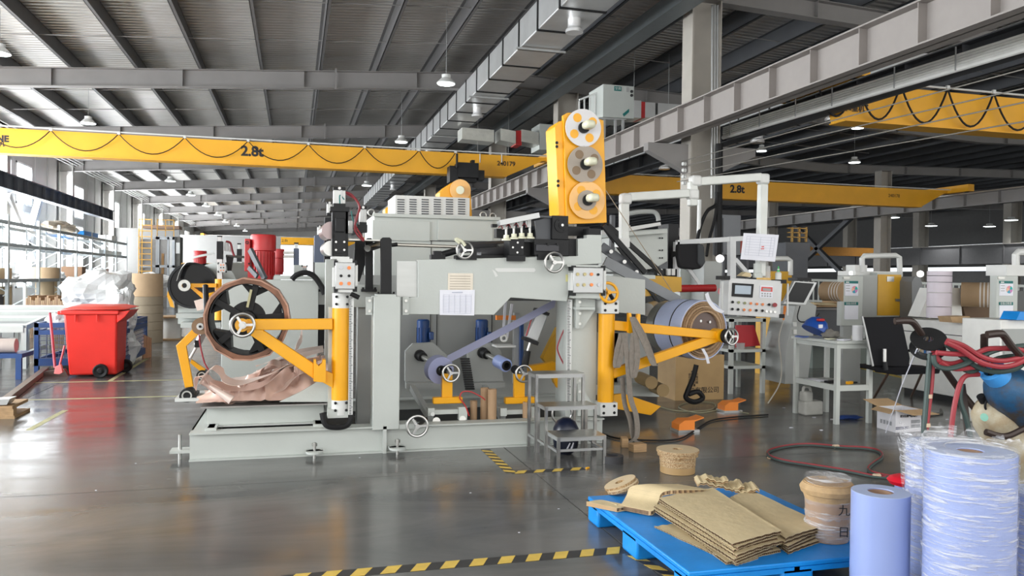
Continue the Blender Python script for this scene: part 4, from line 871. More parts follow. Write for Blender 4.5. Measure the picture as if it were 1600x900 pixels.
# stepladder (aluminium, 3 platforms)
LST = mat('ladder_steel', (.38, .38, .37), .28, .9, .12, 12)
ld = thing('step_platform', 'three-step aluminium platform ladder in front of the right column', 'ladder', (2.25, 6.3, 0))
xl, xr = P(870, 728, Z=0).x, P(946, 724, Z=0).x
lv = [(5.98, 6.26, P(905, 682, Y=5.98).z), (6.26, 6.5, P(896, 634, Y=6.26).z), (6.5, 6.74, P(877, 584, Y=6.5).z)]
pxr = [(xl, xr), (P(852, 640, Y=6.26).x, P(933, 636, Y=6.26).x), (P(837, 590, Y=6.5).x, P(914, 588, Y=6.5).x)]
for (y0, y1, z), (a, b) in zip(lv, pxr):
    MB().box(a, b, y0, y1, z - .008, z).build('tread', STEEL, ld)
    s = .024
    for q in ((a + s, b - s, y0 + .001, y0 + s - .001), (a + s, b - s, y1 - s + .001, y1 - .001)): MB().box(q[0], q[1], q[2], q[3], z - .036, z - .008).build('rail', ALU, ld)
    for q in ((a + .001, a + s - .001), (b - s + .001, b - .001)): MB().box(q[0], q[1], y0 + s, y1 - s, z - .036, z - .008).build('rail', ALU, ld)
    for xx in (a, b - s): MB().box(xx, xx + s, y0, y0 + s, 0, z - .008).build('leg', LST, ld); MB().box(xx, xx + s, y1 - s, y1, 0, z - .008).build('leg', LST, ld)
    for xx in (a, b - s): MB().box(xx + .002, xx + s - .002, y0 + s, y1 - s, .10, .12).build('brace', ALU, ld)
MB().box(xl, xr, 5.99, 6.0, .11, .13).build('brace', ALU, ld)
# dark jug / helmet under the steps
t = thing('work_helmet', 'dark navy face guard lying on the floor under the steps', 'helmet', P(885, 712, Y=6.4))
pc = P(884, 688, Y=6.4); MB().lathe(V((pc.x, pc.y, .0)), (0, 0, 1), [(.05, 0), (.10, .04), (.115, .14), (.11, .22), (.08, .28), (.03, .31)], 20).build('shell', mat('navy_shell', (.008, .012, .03), .3), t)
MB().bar(pc + V((-.03, -.105, -.06)), pc + V((.0, -.11, .0)), .012, .01).build('white_mark', PAPER, t); MB().bar(pc + V((.01, -.11, -.06)), pc + V((.03, -.105, .0)), .012, .01).build('white_mark', PAPER, t)
tag(MB().tube([P(878, 646, Y=6.6) + V((.09 * math.cos(q), 0, .09 * math.sin(q))) for q in [k * 2 * PI / 28 for k in range(28)]], .01, 8, True).build('handwheel', CHROME, None), 'chrome handwheel rim seen through the aluminium steps', 'wheel')
# wood block, black tape roll, floor cable
b0 = P(1000, 707, Z=0); tag(MB().cbox((b0.x, b0.y + .05, .035), .13, .09, .07, .1).build('wood_block', WOODM, bevel=.004), 'small pale wood block on the floor right of the steps', 'block')
b0 = P(984, 702, Z=0); tag(MB().cbox((b0.x, b0.y + .12, .04), .06, .12, .08, -.3).build('wood_block', WOODM, bevel=.004), 'second small wood block holding the sling end', 'block')
b0 = P(965, 727, Z=0); tr = thing('tape_roll', 'dark grey tape roll lying flat right of the steps', 'tape', (b0.x, b0.y + .09, 0)); MB().ring((b0.x, b0.y + .1, 0), (0, 0, 1), .085, .045, 0, .06, 32).build('winding', mat('tape_dark', (.04, .04, .045), .6), tr)
tag(MB().tube(spline([P(a, b, Z=.012) for a, b in ((930, 672), (960, 684), (1010, 688), (1060, 686), (1090, 670), (1120, 655), (1200, 648))], 8), .009, 8).build('floor_cable', BLK), 'black cable lying on the floor from the steps to the orange guards', 'cable')
tag(MB().cbox(P(918, 731, Z=.006), .035, .015, .01, .5).build('glove_scrap', YEL), 'tiny yellow scrap on the floor before the steps', 'scrap')
# orange foot guards
for k, (x, y, s, l) in enumerate(((1079, 676, 1.0, 'orange pedal guard on the floor, the nearer one'), (1148, 645, 1.0, 'orange pedal guard on the floor, the farther one by the coiled wires'))):
    p = P(x, y, Z=0); t = thing('foot_pedal', l, 'pedal', p)
    MB().box(p.x - .13, p.x + .10, p.y, p.y + .18, 0, .025).build('base', ALU, t)
    MB().prism([(p.x - .12, p.y + .01, .02), (p.x - .12, p.y + .01, .08), (p.x - .06, p.y + .01, .12), (p.x + .06, p.y + .01, .12), (p.x + .15, p.y + .01, .145), (p.x + .15, p.y + .01, .135), (p.x + .05, p.y + .01, .105), (p.x + .05, p.y + .01, .02)], (0, .16, 0)).build('hood', ORANGE, t)
# carton with printing behind the coil
t = thing('wooden_carton', 'tall tan carton with black Chinese print behind the big coil', 'carton', P(1090, 628, Z=0))
pa, pb = P(1055, 626, Z=0), P(1125, 622, Z=0); yb_ = pa.y; zt_ = P(1090, 555, Y=yb_).z
MB().box(pa.x, pb.x, yb_, yb_ + .5, 0, zt_).build('box', mat('ply_tan', (.50, .33, .15), .65, 0, .08, 4), t)
text('气有限公司', (P(1100, 605, Y=yb_).x, yb_ - .004, P(1100, 610, Y=yb_).z), .085, INK, t)
for k in range(6): text(['电压', '规格型号', '功率参数', '出厂编号', '制造日期', '重量'][k], (P(1092, 0, Y=yb_).x, yb_ - .004, P(1092, 581 + k * 4.2, Y=yb_).z), .035, INK, t)
tag(MB().tube(spline([P(a, b, Y=8.2) for a, b in ((1088, 570), (1083, 590), (1074, 612), (1072, 622), (1085, 628), (1098, 622), (1090, 612), (1076, 616))], 8), .03, 8).build('black_hose', BLK), 'thick black corrugated hose looping down before the tan carton', 'hose')
tag(MB().tube(spline([P(a, b, Z=.01) for a, b in ((1020, 632), (1060, 642), (1110, 640), (1115, 630), (1080, 628), (1060, 636), (1090, 645), (1130, 640), (1170, 646))], 8), .006, 6).build('coiled_wire', mat('wire_olive', (.3, .3, .2), .5)), 'thin olive wire coiled loosely on the floor before the carton', 'wire')
# ---------------- grey electrical cabinet with louvred box on top
cb = thing('machine_cabinet', 'long light grey oven cabinet behind the machine with lifting eyes', 'cabinet', (2, 8.9, 0))
YC_ = 8.7
MB().pbox(584, 338, 782, 480, YC_, 1.2, z0=.5).build('body', GREY, cb, bevel=.006)
for (a, b) in ((582, 672), (684, 770)): MB().pbox(a, 345, b, 376, YC_ - .02, .02).build('door', GREY, cb, bevel=.003)
MB().pbox(583, 336, 782, 341, YC_ - .04, .05).build('top_rim', GREY, cb); MB().pbox(673, 376, 674, 470, YC_ - .006, .006).build('seam', BLACK, cb); MB().pbox(584, 376, 778, 377, YC_ - .006, .006).build('seam', BLACK, cb)
for a, b in ((580, 332), (770, 338), (755, 336)): MB().tube([P(a, b, Y=YC_ + .1) + V((.035 * math.cos(q), 0, .035 * math.sin(q))) for q in [k * PI / 10 for k in range(20)]], .009, 6, True).build('lifting_eye', STEEL, cb)
lv_ = thing('louvred_cover', 'white louvred ventilation box on top of the grey cabinet', 'vent cover', P(675, 338, Y=8.9))
MB().pbox(617, 307, 734, 338, 8.9, .7).build('casing', WHITE, lv_, bevel=.004)
for r in range(7):
    for k in range(6): MB().pbox(621 + k * 19, 311 + r * 3.7, 632 + k * 19, 312.6 + r * 3.7, 8.885, .02).build('louvre_slot', BEAMD, lv_)
# yellow spool towers
def disc(c, R, m_, t, hole=True, ax=(0, -1, 0)):
    c = V(c)
    d_ = MB().ring(c, ax, R, R * .28, 0, .012, 40).build('spool_disc', m_, t)
    for k in range(4):
        q = k * PI / 2 + .6; e = V((math.cos(q), 0, math.sin(q))) * R * .62
        MB().cyl(c + e + V((0, -.014, 0)), c + e + V((0, -.0125, 0)), R * .24).build('disc_hole', YEL if hole else mat('disc_brown', (.22, .15, .09), .6), d_)
    MB().cyl(c + V((0, -.04, 0)), c + V((0, .0, 0)), R * .3).build('hub', BLACK, d_)
    MB().box(c.x - R * .18, c.x + R * .42, c.y - .17, c.y - .03, c.z - R * .13, c.z + R * .3).build('air_shaft', CREAMP, d_, bevel=.03)
YS = 7.5
st_ = thing('spool_tower', 'tall yellow tower carrying three round spool discs above the machine', 'tower', P(908, 350, Y=YS))
MB().pp([(880, 180), (887, 176), (905, 176), (943, 188), (948, 348), (890, 350), (885, 345)], YS, .05).build('face_plate', YEL, st_, bevel=.004)
MB().pp([(867, 198), (873, 190), (880, 188), (890, 349), (873, 336)], YS + .03, .3).build('side_plate', mat('yellow_deep', (.90, .44, .01), .35), st_, bevel=.004)
MB().pp([(880, 184), (943, 190), (948, 348), (890, 350)], YS + .3, .04).build('rear_plate', YEL, st_)
for a, b in ((870, 223), (870, 229), (872, 283), (872, 290)): MB().cyl(P(a, b, Y=YS + .0), P(a, b, Y=YS + .03), .015).build('bolt', BLACK, st_)
GL = mat('disc_clear', (.78, .76, .74), .25, 0, .05, alpha=.62); GB = mat('disc_grey', (.36, .31, .26), .5)
disc(P(911, 200, Y=YS - .03), .188, mat('disc_white', (.66, .65, .66), .3), st_); disc(P(914, 257, Y=YS - .03), .186, GB, st_, False); disc(P(917, 313, Y=YS - .03), .188, mat('disc_amber', (.85, .48, .16), .3, 0, .05), st_); MB().ring(P(917, 313, Y=YS - .045), (0, -1, 0), .1, .04, 0, .01, 32).build('inner_disc', GB, st_)
YS2 = 9.6
s2 = thing('spool_tower', 'smaller yellow spool housing standing behind the louvred box', 'tower', P(712, 340, Y=YS2))
MB().pp([(687, 300), (697, 291), (710, 283), (728, 283), (735, 292), (738, 345), (690, 345), (687, 318)], YS2, .3).build('face_plate', YEL, s2, bevel=.004)
MB().ring(P(719, 297, Y=YS2 - .02), (0, -1, 0), .13, .05, 0, .02, 32).build('spool_disc', mat('disc_amber', (.85, .48, .16), .3, 0, .05), s2); MB().cyl(P(719, 297, Y=YS2 - .14), P(719, 297, Y=YS2), .05).build('air_shaft', CREAMP, s2)
MB().pp([(602, 326), (608, 321), (618, 322), (618, 345), (602, 345)], YS2, .3).build('lower_plate', YEL, s2)
# ================================================================ LEFT SIDE
# second machine behind the big reel
m2 = thing('winding_machine', 'second winding machine behind the big reel, with red motors on top', 'machine', (-.3, 10, 0))
def p2(mb, name, m, label=None, **k): return mb.build(name, m, m2, label, **k)
p2(MB().pbox(346, 437, 497, 590, 8.9, .1, z0=.1), 'body_panel', GREY, bevel=.006)
p2(MB().pbox(428, 431, 492, 437, 9.0, 1.2), 'top_box', GREY)
for (x0, x1, y0, y1, Y, full) in ((391, 431, 367, 437, 10.2, True), (426, 444, 389, 429, 12.5, False), (301, 323, 392, 423, 15.5, False)):
    xc = (x0 + x1) / 2; a = P(xc, y1, Y=Y); b = P(xc, y0, Y=Y); r = (P(x1, y0, Y=Y).x - P(x0, y0, Y=Y).x) / 2; h = (b - a).length
    mo = p2(MB().lathe(a, (0, 0, 1), [(r * .8, 0), (r * .8, h * .05), (r * .85, h * .08), (r * .85, h * .63), (r, h * .65), (r, h * .97), (r * .95, h)], 32), 'motor', RED, 'red vertical motor')
    for k in range(24):
        q = 2 * PI * k / 24; e = V((math.cos(q), math.sin(q), 0)); MB().bar(a + e * r * .85 + V((0, 0, h * .1)), a + e * r * .85 + V((0, 0, h * .62)), .012 if full else .02, r * .18, e).build('cooling_fin', RED, mo)
    if full:
        MB().pbox(382, 373, 391, 424, Y - .1, .25).build('terminal_box', RED, mo, bevel=.008); MB().pbox(387, 424, 401, 437, Y - .1, .2).build('red_base', RED, mo)
        MB().ring(P(386, 379, Y=Y - .11), (0, -1, 0), .02, .012, 0, .01, 16).build('hole_rim', BLACK, mo); MB().cyl(P(389, 412, Y=Y - .12), P(389, 412, Y=Y - .1), .012).build('plug', BLACK, mo)
p2(MB().bar(P(391, 390, Y=9.7), P(414, 436, Y=9.5), .04, .06), 'strut', BEAMD); p2(MB().bar(P(389, 418, Y=9.6), P(402, 432, Y=9.5), .03, .05), 'strut', BEAMD)
p2(MB().tube(spline([P(a, b, Y=8.85) for a, b in ((456, 437), (463, 430), (477, 426), (490, 431), (502, 447), (507, 460))]), .03, 8), 'black_hose', BLK)
def tower(x, w_, yt, yb_, Y, m_=BLACK):
    p2(MB().pbox(x - w_ * .3, yt - 8, x + w_ * .3, yt, Y + .02, .06), 'air_cylinder', WHITE); p2(MB().pbox(x - w_ * .4, yt - 9, x + w_ * .4, yt - 7, Y + .01, .08), 'end_cap', BLACK)
    p2(MB().pbox(x - w_ / 2, yt, x + w_ / 2, yb_, Y, .15), 'tower_block', m_)
def mbox(x0, y0, x1, y1, Y):
    o = p2(MB().pbox(x0, y0, x1, y1, Y, .08), 'control_box', ALU)
    for i in range(2):
        for j in range(3): MB().pbox(x0 + (x1 - x0) * (.25 + .35 * i), y0 + (y1 - y0) * (.15 + .3 * j), x0 + (x1 - x0) * (.42 + .35 * i), y0 + (y1 - y0) * (.27 + .3 * j), Y - .01, .01).build('button', BLACK if j == 1 else mat('lamp_orange', (.85, .24, .06), .4), o)
    for a in (x0 - 1, x1 - 1):
        for b in (y0 - 1, y1 - 2): MB().pbox(a, b, a + 2, b + 3, Y, .07).build('corner_guard', BLACK, o)
tower(343, 9, 377, 405, 10.5); p2(MB().pbox(339, 405, 347, 440, 10.5, .12), 'pillar', WHITE); mbox(341, 411, 353, 425, 10.4)
tower(373.5, 7, 389, 409, 12); p2(MB().pbox(371, 409, 378, 440, 12, .12), 'pillar', WHITE); mbox(373, 416, 381, 427, 11.9)
tower(463, 9, 388, 414, 12, mat('slate_paint', (.07, .09, .14), .4)); p2(MB().pbox(459, 414, 474, 432, 12, .3), 'pillar', GREY); mbox(472, 415, 480, 425, 11.8)
p2(MB().pp([(353, 400), (364, 402), (361, 423), (355, 423)], 10.6, .1), 'dark_cover', BLACK); p2(MB().pbox(350, 378, 356, 392, 10.7, .08), 'air_cylinder', ALU); p2(MB().pbox(358, 385, 362, 393, 10.7, .06), 'air_cylinder', WHITE)
p2(MB().tube(spline([P(a, b, Y=10.6) for a, b in ((353, 377), (360, 380), (363, 392), (366, 400))]), .014, 6), 'air_hose', REDR)
p2(MB().bar(P(354, 400, Y=10.6), P(385, 402, Y=11), .02, .03), 'rod', STEEL)
for b in (395, 401): p2(MB().bar(P(443, b, Y=12), P(459, b, Y=12), .03, .04), 'rod', STEEL)
c0, c1_ = P(342, 500, Y=10.5), P(342, 436, Y=10.5); c1_.x = c0.x
p2(MB().cyl(c0, c1_, .05), 'hinge_tube', YEL); p2(MB().pbox(373.5 - 3, 435, 377, 441, 12, .1), 'hinge_tube', YEL)
ar = p2(MB().pp([(292, 443), (338, 443), (338, 449), (292, 449)], 10.4, .1), 'swing_arm', YEL); MB().pp([(294, 447), (300, 447), (322, 462), (318, 468)], 10.4, .1).build('brace', YEL, ar)
MB().ring(P(289, 446, Y=10.35), (0, -1, 0), .07, .03, 0, .06, 24).build('arm_hub', STEEL, ar)
p2(MB().pp([(262, 455), (268, 449), (272, 453), (265, 460), (271, 475), (272, 481), (266, 479), (261, 462)], 11.5, .08), 'yellow_lever', YEL)
p2(MB().pp([(278, 465), (322, 462), (340, 500), (340, 506), (278, 506)], 11.6, .5), 'body_panel', GREY); p2(MB().pbox(275, 490, 345, 497, 11.2, .8), 'base_beam', GREY)
p2(MB().pbox(282, 504, 345, 512, 11.2, .8), 'base_beam', GREY)
p2(MB().tube([P(321, 446, Y=9.4), P(323, 497, Y=9.2)], .03, 8), 'dark_strap', BLACK)
p2(MB().pp([(303, 470), (318, 466), (322, 482), (308, 486)], 10.9, .05), 'foil_scrap', FO2)
p2(MB().cyl(P(335, 465, Y=10.1), P(330, 466, Y=10.4), .07), 'yellow_wheel', YEL)
c_ = P(300, 446, Y=11.0)
dr = thing('black_reel', 'glossy black reel on the second machine, left of the big copper one', 'reel', c_)
MB().lathe(c_, (.1, 1, 0), [(.30, 0), (.30, .02), (.27, .04), (.27, .9), (.3, .92), (.3, .94)], 36).build('drum', mat('gloss_black', (.006, .006, .007), .15, spec=.2), dr)
MB().ring(c_ + V((0, -.02, 0)), (.1, 1, 0), .30, .27, 0, .03, 36).build('rim', BLACK, dr)
MB().ribbon(spline([P(a, b, Y=10.9) for a, b in ((277, 437), (283, 420), (296, 406), (312, 400), (335, 396))]), V((.0, .12, .03)), .004).build('paper_strip', WHITE, dr)
MB().cyl(c_ + V((.25, .3, 0)), c_ + V((.55, 1.2, .0)), .3, .33, 36).build('grey_drum', GREY, dr)
# swing lever with roller, left of the big reel
YL = 7.9
lv = thing('guide_lever', 'bent yellow guide lever with brown roller standing left of the big reel', 'lever', P(292, 624, Y=YL))
MB().pp([(303, 512), (313, 520), (291, 541), (302, 604), (289, 606), (275, 540)], YL, .05).build('lever', YEL, lv, bevel=.004)
MB().pp([(299, 562), (321, 577), (316, 583), (297, 567)], YL + .3, .05).build('rear_lever', YEL, lv)
c_ = P(313, 510, Y=YL - .03); MB().ring(c_, (0, 1, 0), .077, .03, 0, .2, 32).build('roller', mat('roller_brown', (.25, .15, .08), .5), lv); MB().cyl(c_ + V((0, -.02, 0)), c_ + V((0, .1, 0)), .032).build('roller_hub', WHITE, lv); MB().cyl(c_ + V((0, -.03, 0)), c_, .012).build('pin', BLACK, lv)
for (x, y, r, yy_) in ((293, 617, .065, 0), (316, 586, .05, .3)):
    c_ = P(x, y, Y=YL + yy_); MB().cyl(c_ - V((0, .04, 0)), c_ + V((0, .12, 0)), r).build('bearing', BLACK, lv); MB().ring(c_ - V((0, .045, 0)), (0, 1, 0), r * .7, r * .5, -.01, .0, 24).build('bearing_ring', STEEL, lv)
MB().pbox(280, 617, 306, 624, YL - .05, .3).build('bearing_block', BLACK, lv); MB().pbox(273, 622, 346, 627, YL - .08, .5).build('base_bar', WHITE, lv)
MB().bar(P(320, 515, Y=YL + .15), P(308, 540, Y=YL + .12), .05, .05).build('air_cylinder', ALU, lv); MB().cyl(P(308, 540, Y=YL + .12), P(297, 560, Y=YL + .1), .012).build('piston_rod', CHROME, lv)
MB().tube(spline([P(a, b, Y=YL - .04) for a, b in ((311, 523), (313, 540), (319, 565), (326, 578))]), .008, 6).build('hose', REDR, lv); MB().pbox(304, 532, 313, 543, YL + .08, .06).build('clamp', BLACK, lv)

# red wheelie bin
Yb = 12.5; xl, xr = P(105, 590, Z=0).x, P(180, 590, Z=0).x
bn = thing('wheelie_bin', 'red plastic wheelie bin with lid standing on the left floor', 'bin', ((xl + xr) / 2, 12.8, 0))
zt = P(140, 487, Y=Yb).z; a0, a1 = P(100, 487, Y=Yb).x, P(184, 487, Y=Yb).x; d0, d1 = 12.55, 13.15; e0, e1_ = 12.45, 13.2; xl += .02
m = MB().add([(xl, d0, .03), (xr, d0, .03), (xr, d1, .03), (xl, d1, .03), (a0, e0, zt), (a1, e0, zt), (a1, e1_, zt), (a0, e1_, zt)], [(0, 3, 2, 1), (4, 5, 6, 7), (0, 1, 5, 4), (1, 2, 6, 5), (2, 3, 7, 6), (3, 0, 4, 7)])
m.build('body', REDP, bn, bevel=.03)
MB().box(a0 - .03, a1 + .03, e0 - .04, e1_ + .03, zt - .04, zt + .02).build('rim', REDP, bn, bevel=.015)
MB().add([(a0 - .03, e0 - .03, zt + .03), (a1 + .12, e0 - .03, zt + .03), (a1 + .18, e1_, zt + .05), (a0, e1_, zt + .05), (a0 + .08, e0 + .1, zt + .07), (a1 - .02, e0 + .1, zt + .07), (a1, e1_ - .1, zt + .09), (a0 + .1, e1_ - .1, zt + .09)],
         [(0, 3, 2, 1), (4, 5, 6, 7), (0, 1, 5, 4), (1, 2, 6, 5), (2, 3, 7, 6), (3, 0, 4, 7)]).build('lid', REDP, bn, bevel=.02)
MB().prism([(a1, e0, zt), (a1 + .17, e0, zt + .02), (a1 + .1, e0, zt - .08), (a1 + .0, e0, zt - .16)], (0, .7, 0)).build('handle_housing', REDP, bn, bevel=.01)
for x in (a0 - .08, ): MB().box(x, x + .09, e0 + .02, e0 + .2, zt - .04, zt + .01).build('grip', REDP, bn, bevel=.01)
for k, x in enumerate((.22, .62)): MB().box(a0 + (a1 - a0) * x, a0 + (a1 - a0) * x + .015, e0 - .035, e0 - .01, zt - .14, zt - .04).build('rib', REDP, bn)
wx = P(157, 580, Y=12.42).x
for y, x in ((12.45, wx), (13.1, wx + .2)): 
    w_ = MB().lathe((x, y, .10), (0, -1, 0), [(.10, 0), (.10, .05), (.085, .06), (.05, .045), (.03, .06)], 28).build('wheel', BLK, bn)
    MB().cyl((x, y - .07, .10), (x, y, .10), .02).build('hub_cap', BLACK, w_)
# broom and dustpan
t = thing('broom', 'broom with pinkish handle leaning beside the red bin', 'broom', P(88, 588, Z=0)); a, b = P(78, 489, Y=12.7), P(86, 575, Y=12.4)
MB().cyl(a, b, .018).build('handle', mat('pink_handle', (.42, .06, .09), .4), t); q = P(76, 588, Z=0); MB().prism([(q.x - .15, q.y, .0), (q.x + .25, q.y, 0), (q.x + .2, q.y, .1), (q.x - .05, q.y, .07)], (0, .1, 0)).build('bristles', mat('bristle_dark', (.10, .08, .07), .8), t)
t = thing('dustpan', 'red-pink dustpan with short handle standing in front of the blue crate', 'dustpan', P(92, 586, Z=0))
MB().cyl(P(101, 540, Y=12.3), P(93, 572, Y=12.25), .014).build('handle', mat('pink_handle2', (.6, .06, .08), .4), t); MB().pp([(86, 573), (95, 569), (98, 582), (93, 585), (84, 584)], 12.22, .06).build('pan', mat('pink_pan', (.8, .22, .22), .45), t, bevel=.006)
# blue wire mesh crate
cr = thing('mesh_crate', 'blue steel mesh crate filled with white bags behind the red bin', 'crate', (-3.2, 13.8, 0))
X0, X1, Y0, Y1 = -3.78, -2.53, 13.42, 15.4; zt = P(200, 505, Y=Y0).z
for x in (X0, X1 - .06):
    for y in (Y0, Y1 - .06): MB().box(x, x + .06, y, y + .06, 0, zt).build('post', NAVY, cr)
for z in (.12, .55, zt - .06):
    for q in ((X0, X1, Y0, Y0 + .04), (X0, X1, Y1 - .04, Y1), (X0, X0 + .04, Y0, Y1), (X1 - .04, X1, Y0, Y1)): MB().box(q[0], q[1], q[2], q[3], z, z + .07).build('rail', NAVY, cr)
MB().box(X0, X1, Y0, Y1, .08, .12).build('floor_plate', NAVY, cr)
g = MB()
for k in range(14): x = X0 + .08 + k * (X1 - X0 - .16) / 13; g.bar((x, Y0 + .02, .15), (x, Y0 + .02, zt), .008, .008)
for k in range(8): z = .2 + k * (zt - .2) / 8; g.bar((X0, Y0 + .015, z), (X1, Y0 + .015, z), .008, .008); g.bar((X1 - .02, Y0, z), (X1 - .02, Y1, z), .008, .008)
for k in range(20): y = Y0 + .08 + k * (Y1 - Y0 - .16) / 19; g.bar((X1 - .02, y, .15), (X1 - .02, y, zt), .008, .008)
g.build('wire_mesh', mat('wire_dull', (.1, .12, .2), .5, .5), cr, kind='stuff')
def blob(c, r, seed, n=24, amp=.45, sq=(1, 1, 1)):
    m = MB(); prof = [(max(.001, math.sin(PI * i / 14)), -math.cos(PI * i / 14)) for i in range(15)]
    m.lathe((0, 0, 0), (0, 0, 1), prof, n)
    for i, v in enumerate(m.v):
        f_ = 1 + amp * (noise.noise(v * 1.7 + V((seed, 0, 0))) + .5 * abs(noise.noise(v * 4.3 + V((0, seed, 0)))))
        m.v[i] = V(c) + V((v.x * r * f_ * sq[0], v.y * r * f_ * sq[1], v.z * r * f_ * sq[2]))
    return m
BAGM = mat('plastic_bag', (.74, .76, .76), .28, 0, .06, 5, .8, 9)
for k, (px, py, Y, r, s_, l) in enumerate(((160, 458, 15.0, .42, (1.35, 1, .85), 'big heap of clear plastic film above the red bin, the tallest heap'), (132, 455, 14.9, .24, (1.2, 1, .8), 'greyish crumpled film heap left of the tallest heap'), (192, 485, 14.4, .28, (.7, 1, 1.2), 'white film bulging down between the bin and the cardboard drums'),
                                           (232, 440, 21, .35, (1.3, 1, .6), 'white film pile behind the cardboard drums'), (92, 503, 13.9, .2, (.8, 1, .7), 'white bag in the mesh crate left of the bin'), (197, 503, 13.9, .17, (.8, 1, .9), 'white bag in the mesh crate right of the bin'), (190, 540, 14.0, .28, (.8, 1.0, 1.1), 'white bags low in the mesh crate'))):
    tag(blob(P(px, py, Y=Y), r, k * 3.3, sq=s_).build('plastic_bag', BAGM, smooth=False), l, 'bag')
# cardboard drums
for k in range(6):
    z0 = [0, .28, .46, .64, .82, 1.0][k]; z1 = [.28, .46, .64, .82, 1.0, 1.5][k]; c_ = P(225 + (1 if k % 2 else -1) * .6, 535, Z=0); r = .36 - .012 * (k % 2) + (.0 if k < 5 else -.005)
    t = thing('cardboard_drum', ['bottom ring of the cardboard drum stack by the crate', 'second ring from the floor in the cardboard drum stack', 'third ring from the floor in the cardboard drum stack', 'fourth ring from the floor in the cardboard drum stack', 'fifth ring of the cardboard drum stack, just under the tall drum', 'tall plain cardboard drum on top of the stack'][k], 'drum', (c_.x, c_.y, z0), 'stack of cardboard drums')
    MB().ring((c_.x, c_.y, z0), (0, 0, 1), r * 1.07, r * .95, .003, z1 - z0 - .003, 36).build('shell', mat('drum_card%d' % (k == 5), (.47, .33, .20) if k == 5 else (.34, .28, .20), .75, 0, .05), t)
# spool with half ring
c_ = P(269, 530, Z=0); t = thing('cable_spool', 'white-cored wooden spool standing on the floor by the drums', 'spool', c_)
MB().cyl(c_, c_ + V((0, 0, .03)), .42).build('flange', WOODM, t); MB().cyl(c_ + V((0, 0, .03)), c_ + V((0, 0, .5)), .2).build('core', WHITE, t); MB().cyl(c_ + V((0, 0, .5)), c_ + V((0, 0, .53)), .42).build('flange', WOODM, t)
cc_ = c_ + V((-.1, -.1, .5)); MB().ribbon(arc(cc_, .48, 0, PI * .75, 16), V((0, .3, 0)), .015).build('bent_strip', mat('strip_brown', (.3, .2, .13), .6), t)
for k in range(5):
    q = P(224 + k * 2.7, 560 - k * .6, Z=0); tag(MB().cyl(q, q + V((0, 0, .42 - .02 * k)), .022).build('copper_tube', mat('copper_tube', (.55, .30, .18), .35, .6)), 'short copper tube standing beside the blue crate, %s' % ['leftmost of the five', 'second from the left', 'middle one', 'second from the right', 'rightmost of the five'][k], 'tube', 'copper tubes by the crate')
# grey steel frames/benches at the left edge
fr = thing('steel_frame_stock', 'stock of long light grey steel frames stacked at the left edge', 'frame', (-5.6, 16, 0))
for k, (y, z0, z1, Y) in enumerate(((0, .72, .78, 18.5), (0, .68, .74, 17), (0, .64, .70, 15.6), (0, .56, .62, 14.4))):
    MB().box(-7.3, -3.9 - .15 * k, Y, Y + .8, z0, z1).build('beam', GREY, fr); MB().box(-7.3, -3.9 - .15 * k, Y, Y + .06, z0 - .12, z0).build('beam', GREY2, fr)
    for x in (-7.2, -6.2, -5.2, -4.3): MB().box(x, x + .12, Y + .1, Y + .22, 0, z0).build('leg', GREY, fr)
fe = thing('frame_gate', 'light grey welded gate-like frame on feet at the left, front-most', 'frame', P(55, 580, Z=0))
ga = [P(38, 578, Z=0), P(70, 560, Z=0)]; H0 = P(38, 512, Y=ga[0].y).z
for u in (0, .55, 1.0): q = ga[0].lerp(ga[1], u); MB().box(q.x - .035, q.x + .035, q.y - .035, q.y + .035, 0.02, H0 + .05 * u).build('post', GREY, fe)
MB().bar(ga[0] + V((0, 0, H0)), ga[1] + V((0, 0, H0 + .05)), .06, .08).build('top_bar', GREY, fe); MB().bar(ga[0] + V((0, 0, .22)), ga[1] + V((0, 0, .22)), .06, .07).build('lower_bar', GREY, fe)
MB().bar(ga[0] + V((-2.5, .2, H0 - .02)), ga[0] + V((0, 0, H0 - .02)), .1, .1).build('long_bar', GREY, fe)
for x in (-.5, -1.2, -1.9): MB().box(ga[0].x + x, ga[0].x + x + .12, ga[0].y + .1, ga[0].y + .25, 0, H0 - .05).build('post', GREY, fe)
tag(MB().bar(P(-20, 648, Z=.04), P(72, 577, Z=.04), .08, .07).build('floor_rail', mat('rail_dull', (.22, .18, .15), .5, .3)), 'long flat steel bar lying on the floor at the left edge', 'bar')
t = thing('blue_stand', 'low blue stand with a grey-pink roll at the left edge', 'stand', P(5, 594, Z=0)); q = P(-8, 594, Z=0)
MB().box(q.x - .3, q.x + .33, q.y, q.y + .5, .3, .36).build('top', NAVY, t)
for x in (-.3, .25): MB().box(q.x + x, q.x + x + .07, q.y, q.y + .06, 0, .3).build('leg', NAVY, t)
tag(MB().cyl((q.x - .4, q.y + .2, .46), (q.x + .2, q.y + .2, .46), .1).build('pink_roll', mat('roll_dullpink', (.5, .42, .38), .6)), 'dull pink roll lying on the low blue stand', 'roll')
q = P(0, 655, Z=0); t = thing('wooden_pallet', 'corner of a dark wooden pallet at the left edge', 'pallet', q)
MB().box(q.x - .6, q.x + .13, q.y, q.y + .5, .0, .03).build('board', WOODM, t); MB().box(q.x - .6, q.x + .12, q.y, q.y + .1, .03, .1).build('block', WOODM, t); MB().box(q.x - .6, q.x + .11, q.y, q.y + .5, .1, .13).build('board', WOODM, t)
MB().prism([(q.x - .4, q.y + .03, .14), (q.x + .05, q.y + .03, .14), (q.x + .08, q.y + .03, .2), (q.x - .4, q.y + .03, .17)], (0, .2, 0)).build('metal_scrap', ALU, t)
